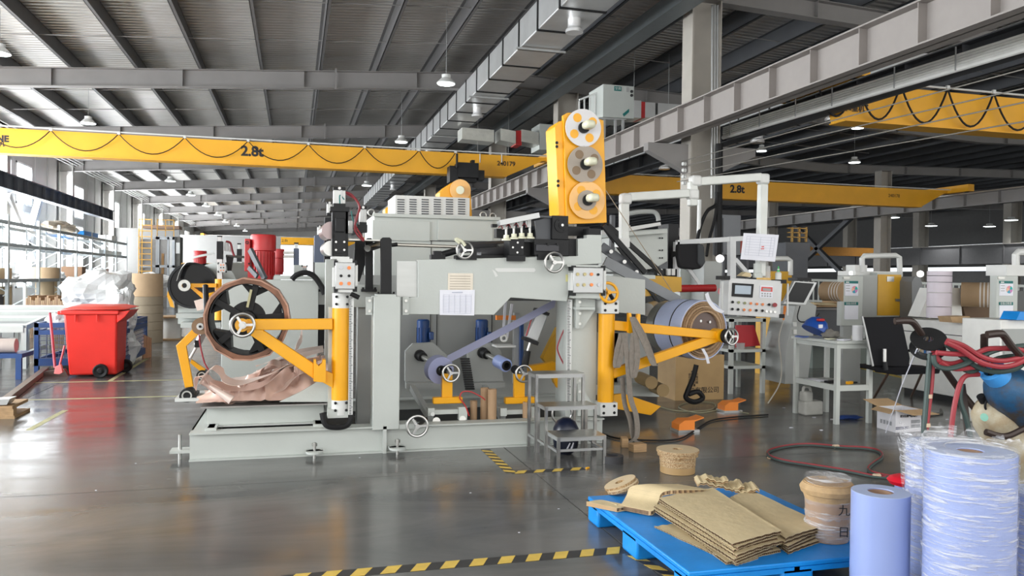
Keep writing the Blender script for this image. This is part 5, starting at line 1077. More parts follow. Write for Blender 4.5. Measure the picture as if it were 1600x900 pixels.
# racking
RK = mat('rack_galvanised', (.55, .60, .62), .4, .2)
rk = thing('pallet_rack', 'long galvanised pallet rack with stored goods along the window wall', 'rack', (-7.9, 31, 0))
Ys = [21.6, 24.3, 27, 29.2, 31.3, 33.5, 35.7, 37.8, 40.0]
for Y in Ys:
    for x in (-8.5, -7.5): MB().box(x - .04, x + .04, Y - .05, Y + .05, 0, 2.95 + (.25 if Y > 39 else .1)).build('upright', RK, rk)
    for k in range(4): MB().bar((-8.5, Y, .3 + .65 * k + (.6 if k % 2 else 0)), (-7.5, Y, .3 + .65 * k + (0 if k % 2 else .6)), .03, .03).build('lattice', RK, rk)
LVL = [.38, 1.3, 2.28, 2.88]
for z in LVL:
    for x in (-8.5, -7.5): MB().box(x - .025, x + .025, 19, 40, z - .10, z).build('shelf_beam', mat('rack_beam', (.36, .40, .42), .45, .2), rk)
    if z < 2: MB().box(-8.5, -7.5, 19, 40, z - .02, z).build('shelf_deck', mat('rack_deck', (.3, .3, .3), .6), rk)
random.seed(11)
def ybox(px, X=-7.6): return P(px, 440, X=X).y
lv1 = 1.3
for k, (px, w_, h_, kind, l) in enumerate(((2, .5, .35, 'd', 'brown drum roll at the left end of the middle rack shelf'), (13, .7, .3, 'd', 'tan round drum on the middle rack shelf near the left end'), (38, .5, .12, 'b', 'low white parcel on the middle rack shelf'), (82, .9, .35, 'd', 'big cream round drum on the middle rack shelf'),
                                           (131, .55, .42, 'c', 'brown carton with open flap on the middle rack shelf'), (152, .5, .25, 'w', 'white film bundle on the middle rack shelf beside the carton'), (108, .4, .15, 'w', 'low white bundle on the middle rack shelf'))):
    Y = ybox(px); c_ = V((-7.95, Y, lv1))
    if kind == 'd': o = MB().cyl(c_, c_ + V((0, 0, h_)), w_ / 2 * 1.2, n=28).build('drum', mat('drum_tan', (.55, .40, .25), .7))
    elif kind == 'c': o = MB().cbox(c_ + V((0, 0, h_ / 2)), .7, w_, h_).build('carton', mat('carton_brown', (.25, .15, .09), .8))
    else: o = blob(c_ + V((0, 0, h_ / 2)), h_ * .5 + .08, k, sq=(1.5, 2, .9)).build('bundle', BAGM, smooth=False)
    tag(o, l, {'d': 'drum', 'c': 'carton'}.get(kind, 'bundle'))
for k in range(12):
    Y = 35.2 + k * .36; h_ = random.uniform(.18, .42); x = -7.7 - .3 * (k % 2)
    tag(MB().cyl((x, Y, lv1), (x, Y, lv1 + h_), .13, n=14).build('upright_roll', mat('roll_mix%d' % (k % 3), [(.1, .06, .05), (.6, .4, .3), (.5, .5, .5)][k % 3], .7)), 'one of the short rolls crowded at the far end of the middle rack shelf', 'roll', 'short rolls on the far rack end')
lv0 = .38
for k, (px, w_, h_, kind, l) in enumerate(((5, .5, .5, 'g', 'dark grey cylinder at the left end of the lowest rack shelf'), (14, .6, .7, 't', 'cluster-like tan roll on the lowest rack shelf near the left end'), (32, .16, .75, 'w', 'white post-like roll on the lowest rack shelf'), (86, .45, .85, 't', 'cream roll standing on cardboard on the lowest shelf'),
                                           (100, .55, .8, 't', 'wider cream roll on the lowest rack shelf'), (120, .5, .72, 't', 'tan carton-topped roll on the lowest rack shelf, second last'), (131, .4, .7, 't', 'tan roll on the lowest rack shelf, last before the film heap'))):
    Y = ybox(px); tag(MB().cyl((-7.9, Y, lv0), (-7.9, Y, lv0 + h_), w_ / 2 * 1.2, n=24).build('standing_roll', {'g': mat('grey_cyl', (.12, .12, .13), .5), 't': mat('drum_cream', (.6, .47, .3), .7), 'w': WHITE}[kind]), l, 'roll')
for k in range(26):
    a, b = P(40 + k * 3.0, 477, Y=20.3), P(42.4 + k * 3.0, 477, Y=20.3)
    z1 = .9 + .06 * math.sin(k * 1.3); tag(MB().box(a.x, b.x, 20.3, 21.2, .0, z1).build('cardboard_sheet', mat('sheet_brown%d' % (k % 3), [(.40, .27, .17), (.33, .22, .14), (.45, .32, .2)][k % 3], .8, 0, .08, 20, stretch=(6, 1, .5))), 'one of the upright brown cardboard sheets packed before the rack', 'sheet', 'cardboard sheets standing in a row before the rack')
tag(blob((-7.9, 31.0, 3.08), .3, 9, sq=(1.2, 4.5, .7)).build('wrapped_sacks', mat('sack_cream', (.72, .62, .5), .6, 0, .1, 6, .5, 12), smooth=False), 'cream wrapped sacks on top of the rack', 'sacks')
tag(MB().box(-8.2, -7.5, 32.4, 34.6, 2.89, 3.05).build('blue_tray', BLUEP, bevel=.01), 'blue plastic tray on top of the rack', 'tray')
tag(MB().box(-8.2, -7.5, 37, 37.8, 2.89, 3.1).build('white_parcel', WHITE), 'white parcel on top of the far rack end', 'parcel')
tag(MB().box(-8.2, -7.6, 35.2, 39.5, 2.28, 2.45).build('white_board', WHITE), 'long white board on the upper rack shelf', 'board')
# elevator with caged ladder
YV = 38.0
ev = thing('goods_lift', 'glazed grey goods lift tower with yellow top rail at the far left', 'lift', P(262, 440, Y=YV))
def vb(x0, y0, x1, y1, m_, name, d=.1, dy=0, z0=None): return MB().pbox(x0, y0, x1, y1, YV + dy, d, z0=z0).build(name, m_, ev)
FR = mat('lift_frame', (.48, .52, .56), .4)
for x in ((216, 219), (243, 249), (269, 273), (261, 264)): vb(x[0], 370, x[1], 450, FR, 'post', z0=0)
for y in ((369, 374), (414, 418)): vb(216, y[0], 273, y[1], FR, 'crossbar')
vb(219, 374, 243, 450, mat('lift_glass', (.20, .19, .18), .15), 'glass_panel', .03, .1, 0); vb(249, 374, 261, 450, mat('lift_glass', (.20, .19, .18), .15), 'glass_panel', .03, .1, 0); vb(264, 374, 269, 450, ALU, 'rail_panel', .03, .05, 0)
vb(252, 396, 256, 445, mat('lift_brown', (.4, .22, .08), .6), 'counterweight', .1, .06)
vb(273, 370, 281, 450, mat('lift_dark', (.16, .16, .15), .6), 'side_wall', 1, .1, 0); vb(275, 379, 281, 396, WHITE, 'notice', .02, -.02)
YL2 = mat('rail_yellow', (.75, .42, .08), .5)
for x in (245, 258, 271): vb(x, 343, x + 1.2, 370, YL2, 'rail_post', .05)
for y in (343, 352, 359): vb(245, y, 272, y + 1.2, YL2, 'guard_rail', .05)
vb(222, 352, 280, 357, mat('brown_load', (.3, .2, .15), .7), 'top_machinery', 1, .8)
lad = thing('caged_ladder', 'yellow caged ladder climbing beside the glazed lift tower', 'ladder', P(226, 440, Y=YV - .6))
for x in (216, 221, 236): MB().pbox(x, 342, x + 1.4, 450, YV - .6, .05, z0=0).build('rail', YL2, lad)
for y in range(342, 450, 9): MB().pbox(216, y, 237, y + 1.4, YV - .62, .04).build('rung' if y % 2 else 'cage_hoop', YL2, lad)
MB().pbox(215, 370, 219, 450, YV - .5, .1, z0=0).build('white_post', WHITE, lad)
yr_ = thing('yellow_railing', 'yellow safety railing far back left of the red motor', 'railing', P(300, 430, Y=30))
for x in range(283, 340, 6): MB().pbox(x, 411, x + 1, 432, 30, .04, z0=0).build('baluster', YL2, yr_)
MB().pbox(283, 411, 340, 412.2, 30, .05).build('handrail', YL2, yr_)
# glowing panel stands in for the bright daylight in the far opening
dr_ = MB().box(-2.9, 2.2, 103.5, 103.6, 0, 5.2).build('door_glow', mat('opening_glow', (.95, .97, 1), .5, emis=1.6, var=.02), kind='structure')
# small parts boxes on distant crates
tag(MB().pbox(245, 498, 262, 512, 19.5, .6, z0=0).build('blue_crate', NAVY), 'small blue crate behind the white-cored spool', 'crate')
# ================================================================ RIGHT SIDE
def PD(px, py, d): return EYE + RM @ V(((px - 800) / FPX, -(py - 450) / FPX, -1)) * d
# pendant arm + console
YP = 7.9
pa_ = thing('pendant_arm', 'jointed white square pipe arm that carries the hanging control console', 'arm', P(1085, 300, Y=YP))
def pipe(a, b, r=.046): MB().bar(P(*a, Y=YP), P(*b, Y=YP), r * 2, r * 2).build('pipe', mat('pipe_white', (.66, .68, .65), .35), pa_, bevel=.012)
pipe((975, 378), (975, 318)); pipe((982, 308), (1075, 302)); pipe((1082, 322), (1082, 284)); pipe((1090, 284), (1188, 277)); pipe((1192, 288), (1188, 432))
for a in ((977, 311), (1082, 304), (1086, 283), (1192, 280)): MB().cbox(P(*a, Y=YP), .12, .12, .12).build('elbow', WHITE, pa_, bevel=.025)
MB().pbox(967, 372, 984, 386, YP - .06, .12).build('collar', WHITE, pa_)
cs = thing('control_console', 'hanging white control console with touch screen and coloured push buttons', 'console', P(1180, 497, Y=YP))
q = [(1140, 434), (1223, 439), (1219, 497), (1136, 492)]
MB().pp(q, YP - .1, .2).build('casing', mat('console_white', (.66, .67, .67), .4), cs, bevel=.008)
YQ = YP - .1
for a, b in ((1133, 431), (1221, 437), (1218, 491)): MB().pbox(a, b, a + 8, b + 6, YQ - .01, .2).build('corner_guard', BLACK, cs)
MB().pp([(1145, 442), (1178, 444), (1176, 465), (1144, 463)], YQ - .012, .012).build('screen_frame', BLACK, cs); MB().pp([(1149, 445.5), (1174, 447), (1173, 460), (1148, 459)], YQ - .015, .003).build('screen', mat('screen_blue', (.30, .36, .42), .2, emis=.25), cs)
MB().pp([(1188, 446), (1208, 447), (1207, 466), (1187, 465)], YQ - .008, .008).build('keypad', PAPER, cs); MB().pp([(1190, 448), (1207, 449), (1207, 456), (1189, 455)], YQ - .01, .002).build('keypad_frame', mat('print_red', (.7, .08, .07), .5), cs); MB().pp([(1192, 450), (1205, 451), (1204, 455), (1192, 454)], YQ - .012, .002).build('display', GREY2, cs)
for i in range(4):
    for j in range(2): MB().pbox(1190 + i * 4.2, 457.5 + j * 3.7 + i * .2, 1192.4 + i * 4.2, 459.6 + j * 3.7 + i * .2, YQ - .011, .003).build('key', GREY2, cs)
OR = mat('lamp_orange', (.85, .24, .06), .4)
for k, (x, y, c) in enumerate(((1145, 472, 0), (1154.5, 472.5, 2), (1164, 473.5, 2), (1173.5, 474, 1), (1183, 475, 1), (1192, 475.5, 1), (1202, 476, 0), (1144.5, 483, 0), (1153.5, 483.5, 0), (1163, 484, 1), (1172.5, 484.5, 1), (1182, 485, 0), (1191.5, 485.5, 0), (1198, 486.5, 3), (1204.5, 487, 3), (1211, 487.5, 3))):
    MB().cyl(P(x, y, Y=YQ - .02), P(x, y, Y=YQ), .0145).build('button', [BLACK, OR, mat('lamp_olive', (.3, .32, .15), .4), CHROME][c], cs)
MB().cyl(P(1211, 476.5, Y=YQ - .04), P(1211, 476.5, Y=YQ), .024).build('stop_button', mat('stop_red', (.3, .02, .03), .4), cs)
t, pt = paper([(1161, 368), (1190, 363), (1217, 368), (1212, 410)][0:4] and [(1162, 364), (1217, 367), (1211, 409), (1157, 405)], YP - .14, 'hand-marked white paper sheet hung on the pendant pipe above the console', [.12 + .1 * k for k in range(8)], [.1, .2, .5, .8, .9], False)
MB().bar(pt(.55, .48), pt(.62, .47), .002, .012).build('red_mark', mat('print_red', (.7, .08, .07), .5), t); MB().bar(pt(.54, .56), pt(.63, .55), .002, .01).build('red_mark', mat('print_red', (.7, .08, .07), .5), t)
def jar(px, py0, py1, r, Y, m_, l, cap=None):
    a = P(px, py1, Y=Y); b = P(px, py0, Y=Y); h = (b - a).length; t = thing('bottle', l, 'bottle', a)
    MB().lathe(a, (0, 0, 1), [(r, 0), (r, h * .6), (r * .4, h * .75), (r * .35, h)], 18).build('body', m_, t)
    if cap: MB().cyl(a + V((0, 0, h * .7)), a + V((0, 0, h * 1.25)), r * .5, r * .12).build('cap', cap, t)
jar(1216, 420, 437, .035, YP, mat('bottle_milk', (.7, .72, .68), .4), 'small white squeeze bottle with green cap on the console', mat('cap_green', (.05, .55, .12), .4))
p = P(1184, 434, Y=YP); tag(MB().lathe(p, (0, 0, 1), [(.055, 0), (.055, .05), (.05, .055), (.05, .16)], 24).build('pipe_base', mat('jar_grey', (.5, .53, .5), .3)), 'grey cylinder base clamped under the pendant pipe on top of the console', 'socket')
p = P(1198, 434, Y=YP + .05); tag(MB().lathe(p, (0, 0, 1), [(.04, 0), (.04, .13), (.03, .14)], 20).build('plastic_cup', mat('cup_clear', (.6, .6, .6), .2, alpha=.6)), 'translucent cup beside the console pipe base', 'cup')
tag(MB().pp([(1158, 431), (1166, 425), (1173, 427), (1174, 433)], YP, .1).build('paper_scrap', KRAFT), 'folded brown paper scrap on top of the console', 'paper')
for a, b, l in (((1129, 440), (1128, 482), 'white plastic rod hanging left of the console'), ((1231, 443), (1230, 493), 'white plastic rod hanging right of the console')): tag(MB().cyl(P(*a, Y=YP - .05), P(*b, Y=YP - .05), .012).build('plastic_rod', WHITE), l, 'rod')
tag(MB().cyl(P(1227, 478, Y=YP), P(1224, 500, Y=YP), .018, .01).build('orange_handle', ORANGE), 'orange handle hanging at the right of the console', 'handle')
tag(MB().tube(spline([P(1224, 500, Y=YP), P(1217, 530, Y=YP), P(1221, 570, Y=YP), P(1218, 600, Y=YP), P(1200, 630, Y=YP)]), .008, 6).build('clear_hose', mat('hose_clear', (.35, .33, .28), .3)), 'thin translucent hose dropping to the floor below the console', 'hose')
# white frame with jacket
YW = 9.0
wf = thing('profile_rack', 'white aluminium profile frame standing behind the console', 'frame', P(1100, 560, Y=YW))
def wb(a, b, w_=.06): MB().bar(P(*a, Y=YW), P(*b, Y=YW), w_, w_).build('profile', mat('profile_white', (.66, .68, .69), .4), wf)
wb((1057, 378), (1056, 455)); wb((1057, 379), (1170, 372)); wb((1143, 370), (1143, 445), .08); wb((1148, 405), (1172, 432), .05); wb((1074, 418), (1094, 446), .04)
t = thing('work_jacket', 'black work jacket hanging over the white frame', 'jacket', P(1080, 420, Y=YW - .1))
m = MB().pp([(1060, 381), (1093, 380), (1100, 384), (1103, 410), (1095, 421), (1083, 421), (1064, 418), (1060, 400)], YW - .12, .2); wob(m, .02, 3, 6).build('cloth', mat('cloth_black', (.012, .012, .014), .9), t, bevel=.02)
MB().pp([(1092, 381), (1100, 382), (1103, 410), (1098, 418), (1092, 412)], YW - .16, .1).build('grey_sleeve', mat('cloth_grey', (.06, .065, .07), .9), t, bevel=.02)
tag(MB().cyl(P(1060, 451, Y=8.6), P(1117, 450, Y=8.6), .045).build('red_pipe', RED), 'glossy red roller lying horizontally left of the console', 'roller'); tag(MB().cyl(P(1124, 455, Y=8.9), P(1136, 455, Y=8.9), .04).build('red_pipe', RED), 'short red roller end just left of the console', 'roller')
tag(MB().pbox(1100, 408, 1128, 450, 10.2, .4, z0=0).build('grey_cabinet', GREY2, bevel=.005), 'pale grey cabinet at the foot of the nearest column', 'cabinet'); tag(MB().pbox(1063, 405, 1092, 450, 10.6, .4, z0=0).build('grey_cabinet', GREY, bevel=.005), 'light grey cabinet half hidden behind the black jacket', 'cabinet')
# low bench below console
YBn = 9.3; bn_ = thing('steel_bench', 'low grey steel bench under the console with clutter on it', 'bench', P(1165, 570, Y=YBn))
x0, x1 = P(1141, 560, Y=YBn).x, P(1196, 560, Y=YBn).x; zt = P(1165, 497, Y=YBn).z
for x in (x0, x1 - .05):
    for y in (YBn, YBn + .6): MB().box(x, x + .05, y, y + .05, 0, zt).build('leg', GREY, bn_)
for z in (.33, .55, zt - .05): MB().box(x0, x1, YBn, YBn + .65, z, z + .04).build('shelf', GREY, bn_)
tag(MB().pp([(1150, 508), (1178, 508), (1188, 540), (1150, 543)], YBn + .15, .02).build('red_sheet', mat('red_sheet', (.5, .02, .03), .5)), 'red sloping sheet inside the bench under the console', 'sheet')
tag(MB().lathe(P(1157, 545, Y=YBn + .1), (0, 0, 1), [(.05, 0), (.06, .08)], 16).build('plastic_cup', mat('cup_clear', (.6, .6, .6), .2, alpha=.6)), 'clear cup standing on the bench shelf', 'cup')
# table
tb = thing('side_table', 'pale grey two-tier metal side table holding a blue helmet', 'table', (5.75, 7.5, 0))
TX0, TX1, TY0, TY1 = 5.5, 5.95, 7.1, 7.85; zt = P(1320, 533, Y=TY0).z
for x in (TX0, TX1 - .045):
    for y in (TY0, TY1 - .045): MB().box(x, x + .045, y, y + .045, 0, zt - .031).build('leg', GREY, tb)
MB().box(TX0 - .02, TX1 + .03, TY0 - .02, TY1 + .02, zt - .03, zt).build('tabletop', GREY, tb, bevel=.003)
MB().box(TX0 + .01, TX1 - .01, TY0 + .01, TY1 - .01, .385, .40).build('shelf', GREY2, tb)
for q in ((TX0 + .045, TX1 - .045, TY0 + .005, TY0 + .03), (TX0 + .005, TX0 + .03, TY0 + .045, TY1 - .045)): MB().box(q[0], q[1], q[2], q[3], .35, .41).build('rail', GREY, tb); MB().box(q[0], q[1], q[2], q[3], zt - .08, zt - .03).build('rail', GREY, tb)
hc = V((5.62, 7.65, zt + .01)); hl = thing('safety_helmet', 'blue safety helmet with a red and white emblem on the side table', 'helmet', hc)
m = MB().lathe((0, 0, 0), (0, 0, 1), [(.135, 0), (.13, .03), (.12, .08), (.09, .13), (.05, .155), (.005, .165)], 28); R3 = Matrix.Rotation(.5, 3, 'Y'); m.v = [hc + V((0, 0, .06)) + R3 @ V((v.x, v.y * 1.15, v.z)) for v in m.v]; m.build('shell', mat('helmet_blue', (.01, .07, .35), .3), hl)
MB().cbox(hc + V((-.02, -.14, .12)), .05, .01, .04).build('emblem', PAPER, hl); MB().cbox(hc + V((.0, -.11, .19)), .08, .05, .03).build('red_badge', RED, hl, bevel=.01)
MB().prism([hc + V((-.14, -.1, .0)), hc + V((-.14, .1, .0)), hc + V((-.2, .07, -.01)), hc + V((-.2, -.07, -.01))], (0, 0, .008)).build('peak', mat('helmet_blue', (.01, .07, .35), .3), hl)
c_ = V((5.83, 7.2, zt)); t = thing('film_roll', 'clear stretch-film roll standing on the side table corner', 'roll', c_); MB().ring(c_, (0, 0, 1), .055, .025, 0, .16, 28).build('film', mat('film_pale', (.74, .74, .76), .15, 0, .04), t)
tag(blob((5.72, 7.5, zt + .04), .06, 4, sq=(1.6, 1, .8)).build('rag', mat('rag_grey', (.2, .19, .17), .9)), 'grey-brown rag beside the helmet on the side table', 'rag')
for (x, y, a, b, h, m_, l) in ((5.66, 7.2, .14, .08, .012, PAPER, 'white notebook at the front of the side table top'), (5.6, 7.35, .12, .06, .01, CREAMP, 'cream card lying on the side table top'), (5.9, 7.32, .06, .06, .04, CREAMP, 'small cream tape roll behind the film roll')):
    tag(MB().cbox((x, y, zt + h / 2 + .001), a, b, h, .4).build('notebook' if 'note' in l else 'card' if 'card' in l else 'tape_roll', m_), l, 'stationery')
for (x, y, a, b, h, m_, l) in ((5.62, 7.6, .15, .2, .01, PAPER, 'white paper on the lower shelf of the side table'), (5.62, 7.35, .16, .05, .03, BLACK, 'black tool on the lower shelf of the side table'), (5.78, 7.25, .09, .03, .03, YEL, 'yellow-handled tool on the lower shelf of the side table'), (5.87, 7.3, .1, .03, .015, BLACK, 'second dark tool at the right of the lower shelf')):
    tag(MB().cbox((x, y, .401 + h / 2), a, b, h, .3).build('hand_tool' if h > .012 else 'paper_sheet', m_), l, 'tool' if h > .012 else 'paper')
q = P(1275, 650, Z=0); jc = thing('jerry_can', 'dusty white plastic jerry can on the floor under the side table', 'canister', q); jx, jy = q.x, q.y + .1
MB().box(jx - .12, jx + .12, jy - .07, jy + .07, 0, .16).build('body', mat('can_dusty', (.42, .42, .39), .6, 0, .15), jc, bevel=.02); MB().box(jx - .12, jx - .0, jy - .06, jy + .06, .14, .27).build('shoulder', mat('can_dusty', (.42, .42, .39), .6, 0, .15), jc, bevel=.03)
MB().tube(spline([(jx - .1, jy, .26), (jx - .09, jy, .31), (jx - .02, jy, .31), (jx + .0, jy, .24), (jx + .0, jy, .16)]), .016, 8).build('handle', mat('can_dusty', (.42, .42, .39), .6, 0, .15), jc)
tag(blob(P(1327, 652, Z=.02), .06, 2, sq=(2.2, 1, .4)).build('work_glove', mat('glove_blue', (.01, .04, .18), .8)), 'dark blue work gloves dropped on the floor under the table', 'glove')
for k, (a, b) in enumerate(((1225, 637), (1236, 668), (1272, 652), (1283, 672), (1300, 655), (1215, 570), (1480, 655))): tag(blob(P(a, b, Z=.004), .011, k, n=10, sq=(2, 1, .3)).build('paper_bit', PAPER), 'tiny white scrap on the floor %s' % ['left of the table', 'before the left table leg', 'in front of the jerry can', 'nearest under the table', 'right of the jerry can', 'below the console', 'behind the red hose'][k], 'scrap')
# yellow line on floor
a, b = P(1205, 543, Z=.002), P(1420, 592, Z=.002); tag(MB().bar(a, b, .12, .003).build('floor_line', mat('line_yellow', (.5, .36, .05), .6, 0, .2, 8)), 'worn yellow floor line running behind the side table', 'line')
# kiosk and monitor
ks = thing('monitor_kiosk', 'grey slanted kiosk with tilted black monitor right of the console', 'kiosk', P(1250, 600, Y=8.9))
MB().pp([(1243, 478), (1262, 470), (1276, 478), (1262, 600), (1226, 600), (1228, 545)], 9.0, .5).build('kiosk_body', GREY2, ks, bevel=.006)
mn = MB().pp([(1241, 439), (1277, 441), (1259, 477), (1224, 475)], 8.6, .05).build('monitor_frame', ALU, ks, bevel=.004); MB().pp([(1244, 441), (1272, 443), (1256, 473), (1228, 471)], 8.59, .01).build('screen', mat('screen_black', (.012, .013, .015), .3, spec=.25), mn)
MB().pbox(1246, 434, 1268, 439, 8.75, .2).build('camera_bar', BLACK, ks)
for b in (503, 515): MB().pbox(1240, b, 1245, b + 7, 8.98, .02).build('socket', WHITE, ks)
MB().tube(spline([P(a, b, Y=8.9) for a, b in ((1250, 478), (1246, 495), (1252, 503), (1270, 500), (1280, 490))]), .008, 6).build('cable', BLK, ks)
# consoles cabinets
def cabinet(px, l, YG, full=True):
    t = thing('control_cabinet', l, 'cabinet', P(px + 30, 510, Y=YG)); p_ = lambda a, b, c, d, m_, n, dy=0, dd=.01, bv=0: MB().pbox(px + a, b, px + c, d, YG + dy, dd).build(n, m_, t, bevel=bv)
    p_(0, 431, 33, 509, GREY, 'door', 0, .1, .004); p_(3, 432.5, 13, 436, STEEL, 'latch', -.01)
    p_(5.5, 439, 26, 443, TEAL, 'poster_header', -.012); p_(5.5, 443, 26, 462, PAPER, 'poster', -.01); p_(7, 440, 12, 442, WHITE, 'header_mark', -.016)
    c_ = P(px + 20.5, 452.5, Y=YG - .014); R = (P(px + 25, 450, Y=YG).x - P(px + 15.5, 450, Y=YG).x) / 2
    cols = [(.02, .42, .38), (.75, .3, .35), (.85, .5, .35), (.05, .35, .5), (.6, .25, .5)]
    for k in range(5): MB().prism([c_] + [c_ + V((math.cos(k * 2 * PI / 5 + i * .21) * R, 0, math.sin(k * 2 * PI / 5 + i * .21) * R)) for i in range(7)], (0, .002, 0)).build('pie_sector', mat('pie%d' % k, cols[k], .6), t)
    p_(5, 472, 26, 477, TEAL, 'notice_header', -.012); p_(5, 477, 26, 499, PAPER, 'notice', -.01)
    text('设备点检表', P(px + 15, 474.5, Y=YG - .016), .035, WHITE, t)
    for k in range(3): p_(7, 446 + k * 4, 13, 447 + k * 4, GREY2, 'print_line', -.012, .003)
    if full:
        p_(33, 430, 55, 497, GREY2, 'side_panel', .08, .3); p_(55, 426, 95, 495, GREY, 'frame', .15, .4); p_(56.5, 429, 93, 493, mat('door_yellow', (.66, .36, .02), .42), 'yellow_door', .14, .02, .004)
        p_(71, 432, 82, 440, STEEL, 'name_plate', .13); p_(85, 467, 92, 471, STEEL, 'door_handle', .12, .03)
        for b in (443, 481): p_(38, b, 48, b + 9, STEEL, 'vent_grille', .09)
        p_(22, 424, 95, 431, WHITE, 'top_box', .3, .4)
        MB().tube([P(px + a, b, Y=YG + .3) for a, b in ((32, 425), (32, 404), (35, 400), (84, 399), (90, 402), (91, 426))], .04, 10).build('arch_pipe', WHITE, t); p_(21, 414, 40, 424, WHITE, 'junction_box', .3, .2)
    else:
        MB().tube([P(px + a, b, Y=YG + .3) for a, b in ((30, 415), (30, 398), (34, 394), (70, 393))], .045, 10).build('arch_pipe', WHITE, t); p_(16, 414, 50, 431, WHITE, 'top_box', .05, .3)
    MB().pbox(px + 2, 509, px + 30, 560, YG + .02, .07, z0=0).build('pedestal', GREY2, t)
cabinet(1315, 'grey control cabinet with a bright yellow door and pie-chart poster', 9.6)
cabinet(1557, 'grey control cabinet with pie-chart poster at the right edge', 7.6, False)
tag(MB().tube([P(a, b, Y=11) for a, b in ((1200, 404), (1230, 404), (1235, 407), (1235, 430))], .04, 10).build('arch_pipe', WHITE), 'white pipe arch just right of the hung paper', 'pipe')
tag(MB().pbox(1204, 424, 1237, 470, 11, .4, z0=0).build('yellow_cabinet', mat('door_yellow', (.66, .36, .02), .42)), 'ochre cabinet showing behind the console corner', 'cabinet')
# brown winding rolls
def wroll(px0, px1, py0, py1, Y, l, nst):
    r = (P(px0, py1, Y=Y).z - P(px0, py0, Y=Y).z) / -2; r = abs(r); cy_ = (py0 + py1) / 2; a, b = P(px0, cy_, Y=Y), P(px1, cy_, Y=Y - .3); b.z = a.z; t = thing('kraft_roll', l, 'roll', a - V((0, 0, r)))
    MB().cyl(a, b, r, n=40).build('kraft_winding', mat('kraft_dull', (.34, .23, .13), .7), t)
    for k in range(nst): u = .52 + .42 * k / max(1, nst - 1); c_ = a.lerp(b, u); MB().ring(c_, b - a, r * 1.01, r * .9, 0, (b - a).length * .045, 40).build('white_band', mat('band_white', (.6, .56, .52), .5), t)
wroll(1288, 1318, 440, 470, 9.9, 'brown kraft roll with white bands left of the yellow-doored cabinet', 4)
wroll(1502, 1558, 441, 479, 8.6, 'brown kraft roll with white bands left of the right-edge cabinet', 5)
tag(wob(MB().pp([(1505, 478), (1555, 478), (1552, 505), (1508, 505)], 8.7, .4), .03, 4, 5).build('kraft_drape', mat('kraft_dark', (.14, .09, .055), .8)), 'dark brown paper draped under the right kraft roll', 'paper')
tag(MB().box(P(1266, 575, Z=0).x, P(1430, 575, Z=0).x, P(1300, 575, Z=0).y, P(1300, 575, Z=0).y + 1.5, 0, .42).build('green_platform', mat('platform_green', (.10, .125, .11), .5)), 'low grey-green platform behind the side table', 'platform')
t = thing('dark_workbench', 'dark workbench with brown papers and tools behind the blue helmet', 'bench', P(1290, 540, Y=11.2)); q0, q1 = P(1264, 484, Y=11.2), P(1350, 484, Y=11.2)
MB().box(q0.x, q1.x, 11.2, 12.2, .45, q0.z).build('body', BEAMD, t); MB().box(q0.x - .05, q1.x + .05, 11.15, 12.25, q0.z, q0.z + .03).build('worktop', BEAM, t)
for k, (a, w_) in enumerate(((1268, .5), (1285, .7), (1300, .5))): tag(MB().cbox(P(a + 10, 482 - k, Y=11.35) + V((0, 0, .05 + .02 * k)), w_, .3, .04, .2 * k).build('kraft_bundle', KRAFT if k % 2 else CARD), 'flat kraft paper bundle on the dark workbench, %s' % ['left one', 'middle one', 'right one'][k], 'paper')
# white desk machine along depth
dx = P(1412, 618, Z=0).x; dy0, dy1 = P(1562, 646, Z=0).y, P(1410, 614, Z=0).y
DX = P(1412, 615, Z=0).x
ya_, yb2 = P(1556, 640, X=DX).y, P(1408, 610, X=DX).y; zt = P(1470, 503, X=DX).z
dk = thing('white_machine_desk', 'long off-white machine housing behind the chair and hoses', 'machine', (DX + .5, (ya_ + yb2) / 2, 0))
OW = mat('offwhite_housing', (.78, .78, .75), .45)
MB().box(DX, DX + 1.0, ya_, yb2, .08, zt).build('housing', OW, dk, bevel=.01); MB().box(DX + .05, DX + .9, ya_, yb2, 0, .08).build('plinth', BLACK, dk)
MB().box(DX - .01, DX, ya_ + .05, yb2 - .05, .12, .5).build('lower_panel', OW, dk, bevel=.003); MB().box(DX - .004, DX, ya_, yb2, zt - .16, zt - .15).build('seam', BLACK, dk); MB().box(DX - .02, DX + 1.0, ya_ - .02, yb2 + .02, zt - .02, zt + .01).build('top_plate', OW, dk)
MB().pp([(1436, 495), (1455, 450), (1500, 450), (1504, 500)], yb2 - .3, .2).build('sloped_panel', OW, dk)
tag(MB().pbox(1563, 500, 1640, 600, 6.6, .5, z0=0).build('offwhite_cabinet', OW, bevel=.01), 'off-white machine cabinet at the right edge behind the gas cylinder', 'cabinet')
tag(MB().pp([(1567, 514), (1640, 514), (1640, 560), (1570, 560)], 6.58, .02).build('grey_screen', GREY2), 'grey recessed panel on the off-white cabinet', 'panel')
tag(MB().pp([(1588, 500), (1594, 487), (1620, 487), (1620, 500)], 6.5, .2).build('blue_tray', BLUEP), 'blue tray on the off-white cabinet at the right edge', 'tray')
tag(MB().pp([(1485, 495), (1515, 494), (1520, 506), (1488, 504)], 7.9, .2).build('open_carton', CARD), 'open brown carton flap on the off-white desk, left one', 'carton'); tag(MB().pp([(1524, 503), (1544, 500), (1543, 508), (1526, 509)], 7.6, .15).build('open_carton', CARD), 'open brown carton flap on the off-white desk, right one', 'carton')
YRL = 8.3; ed = [497, 479, 457, 441, 431, 423]; xx = P(1467.5, 460, Y=YRL).x; rr = (P(1482, 460, Y=YRL).x - P(1453, 460, Y=YRL).x) / 2
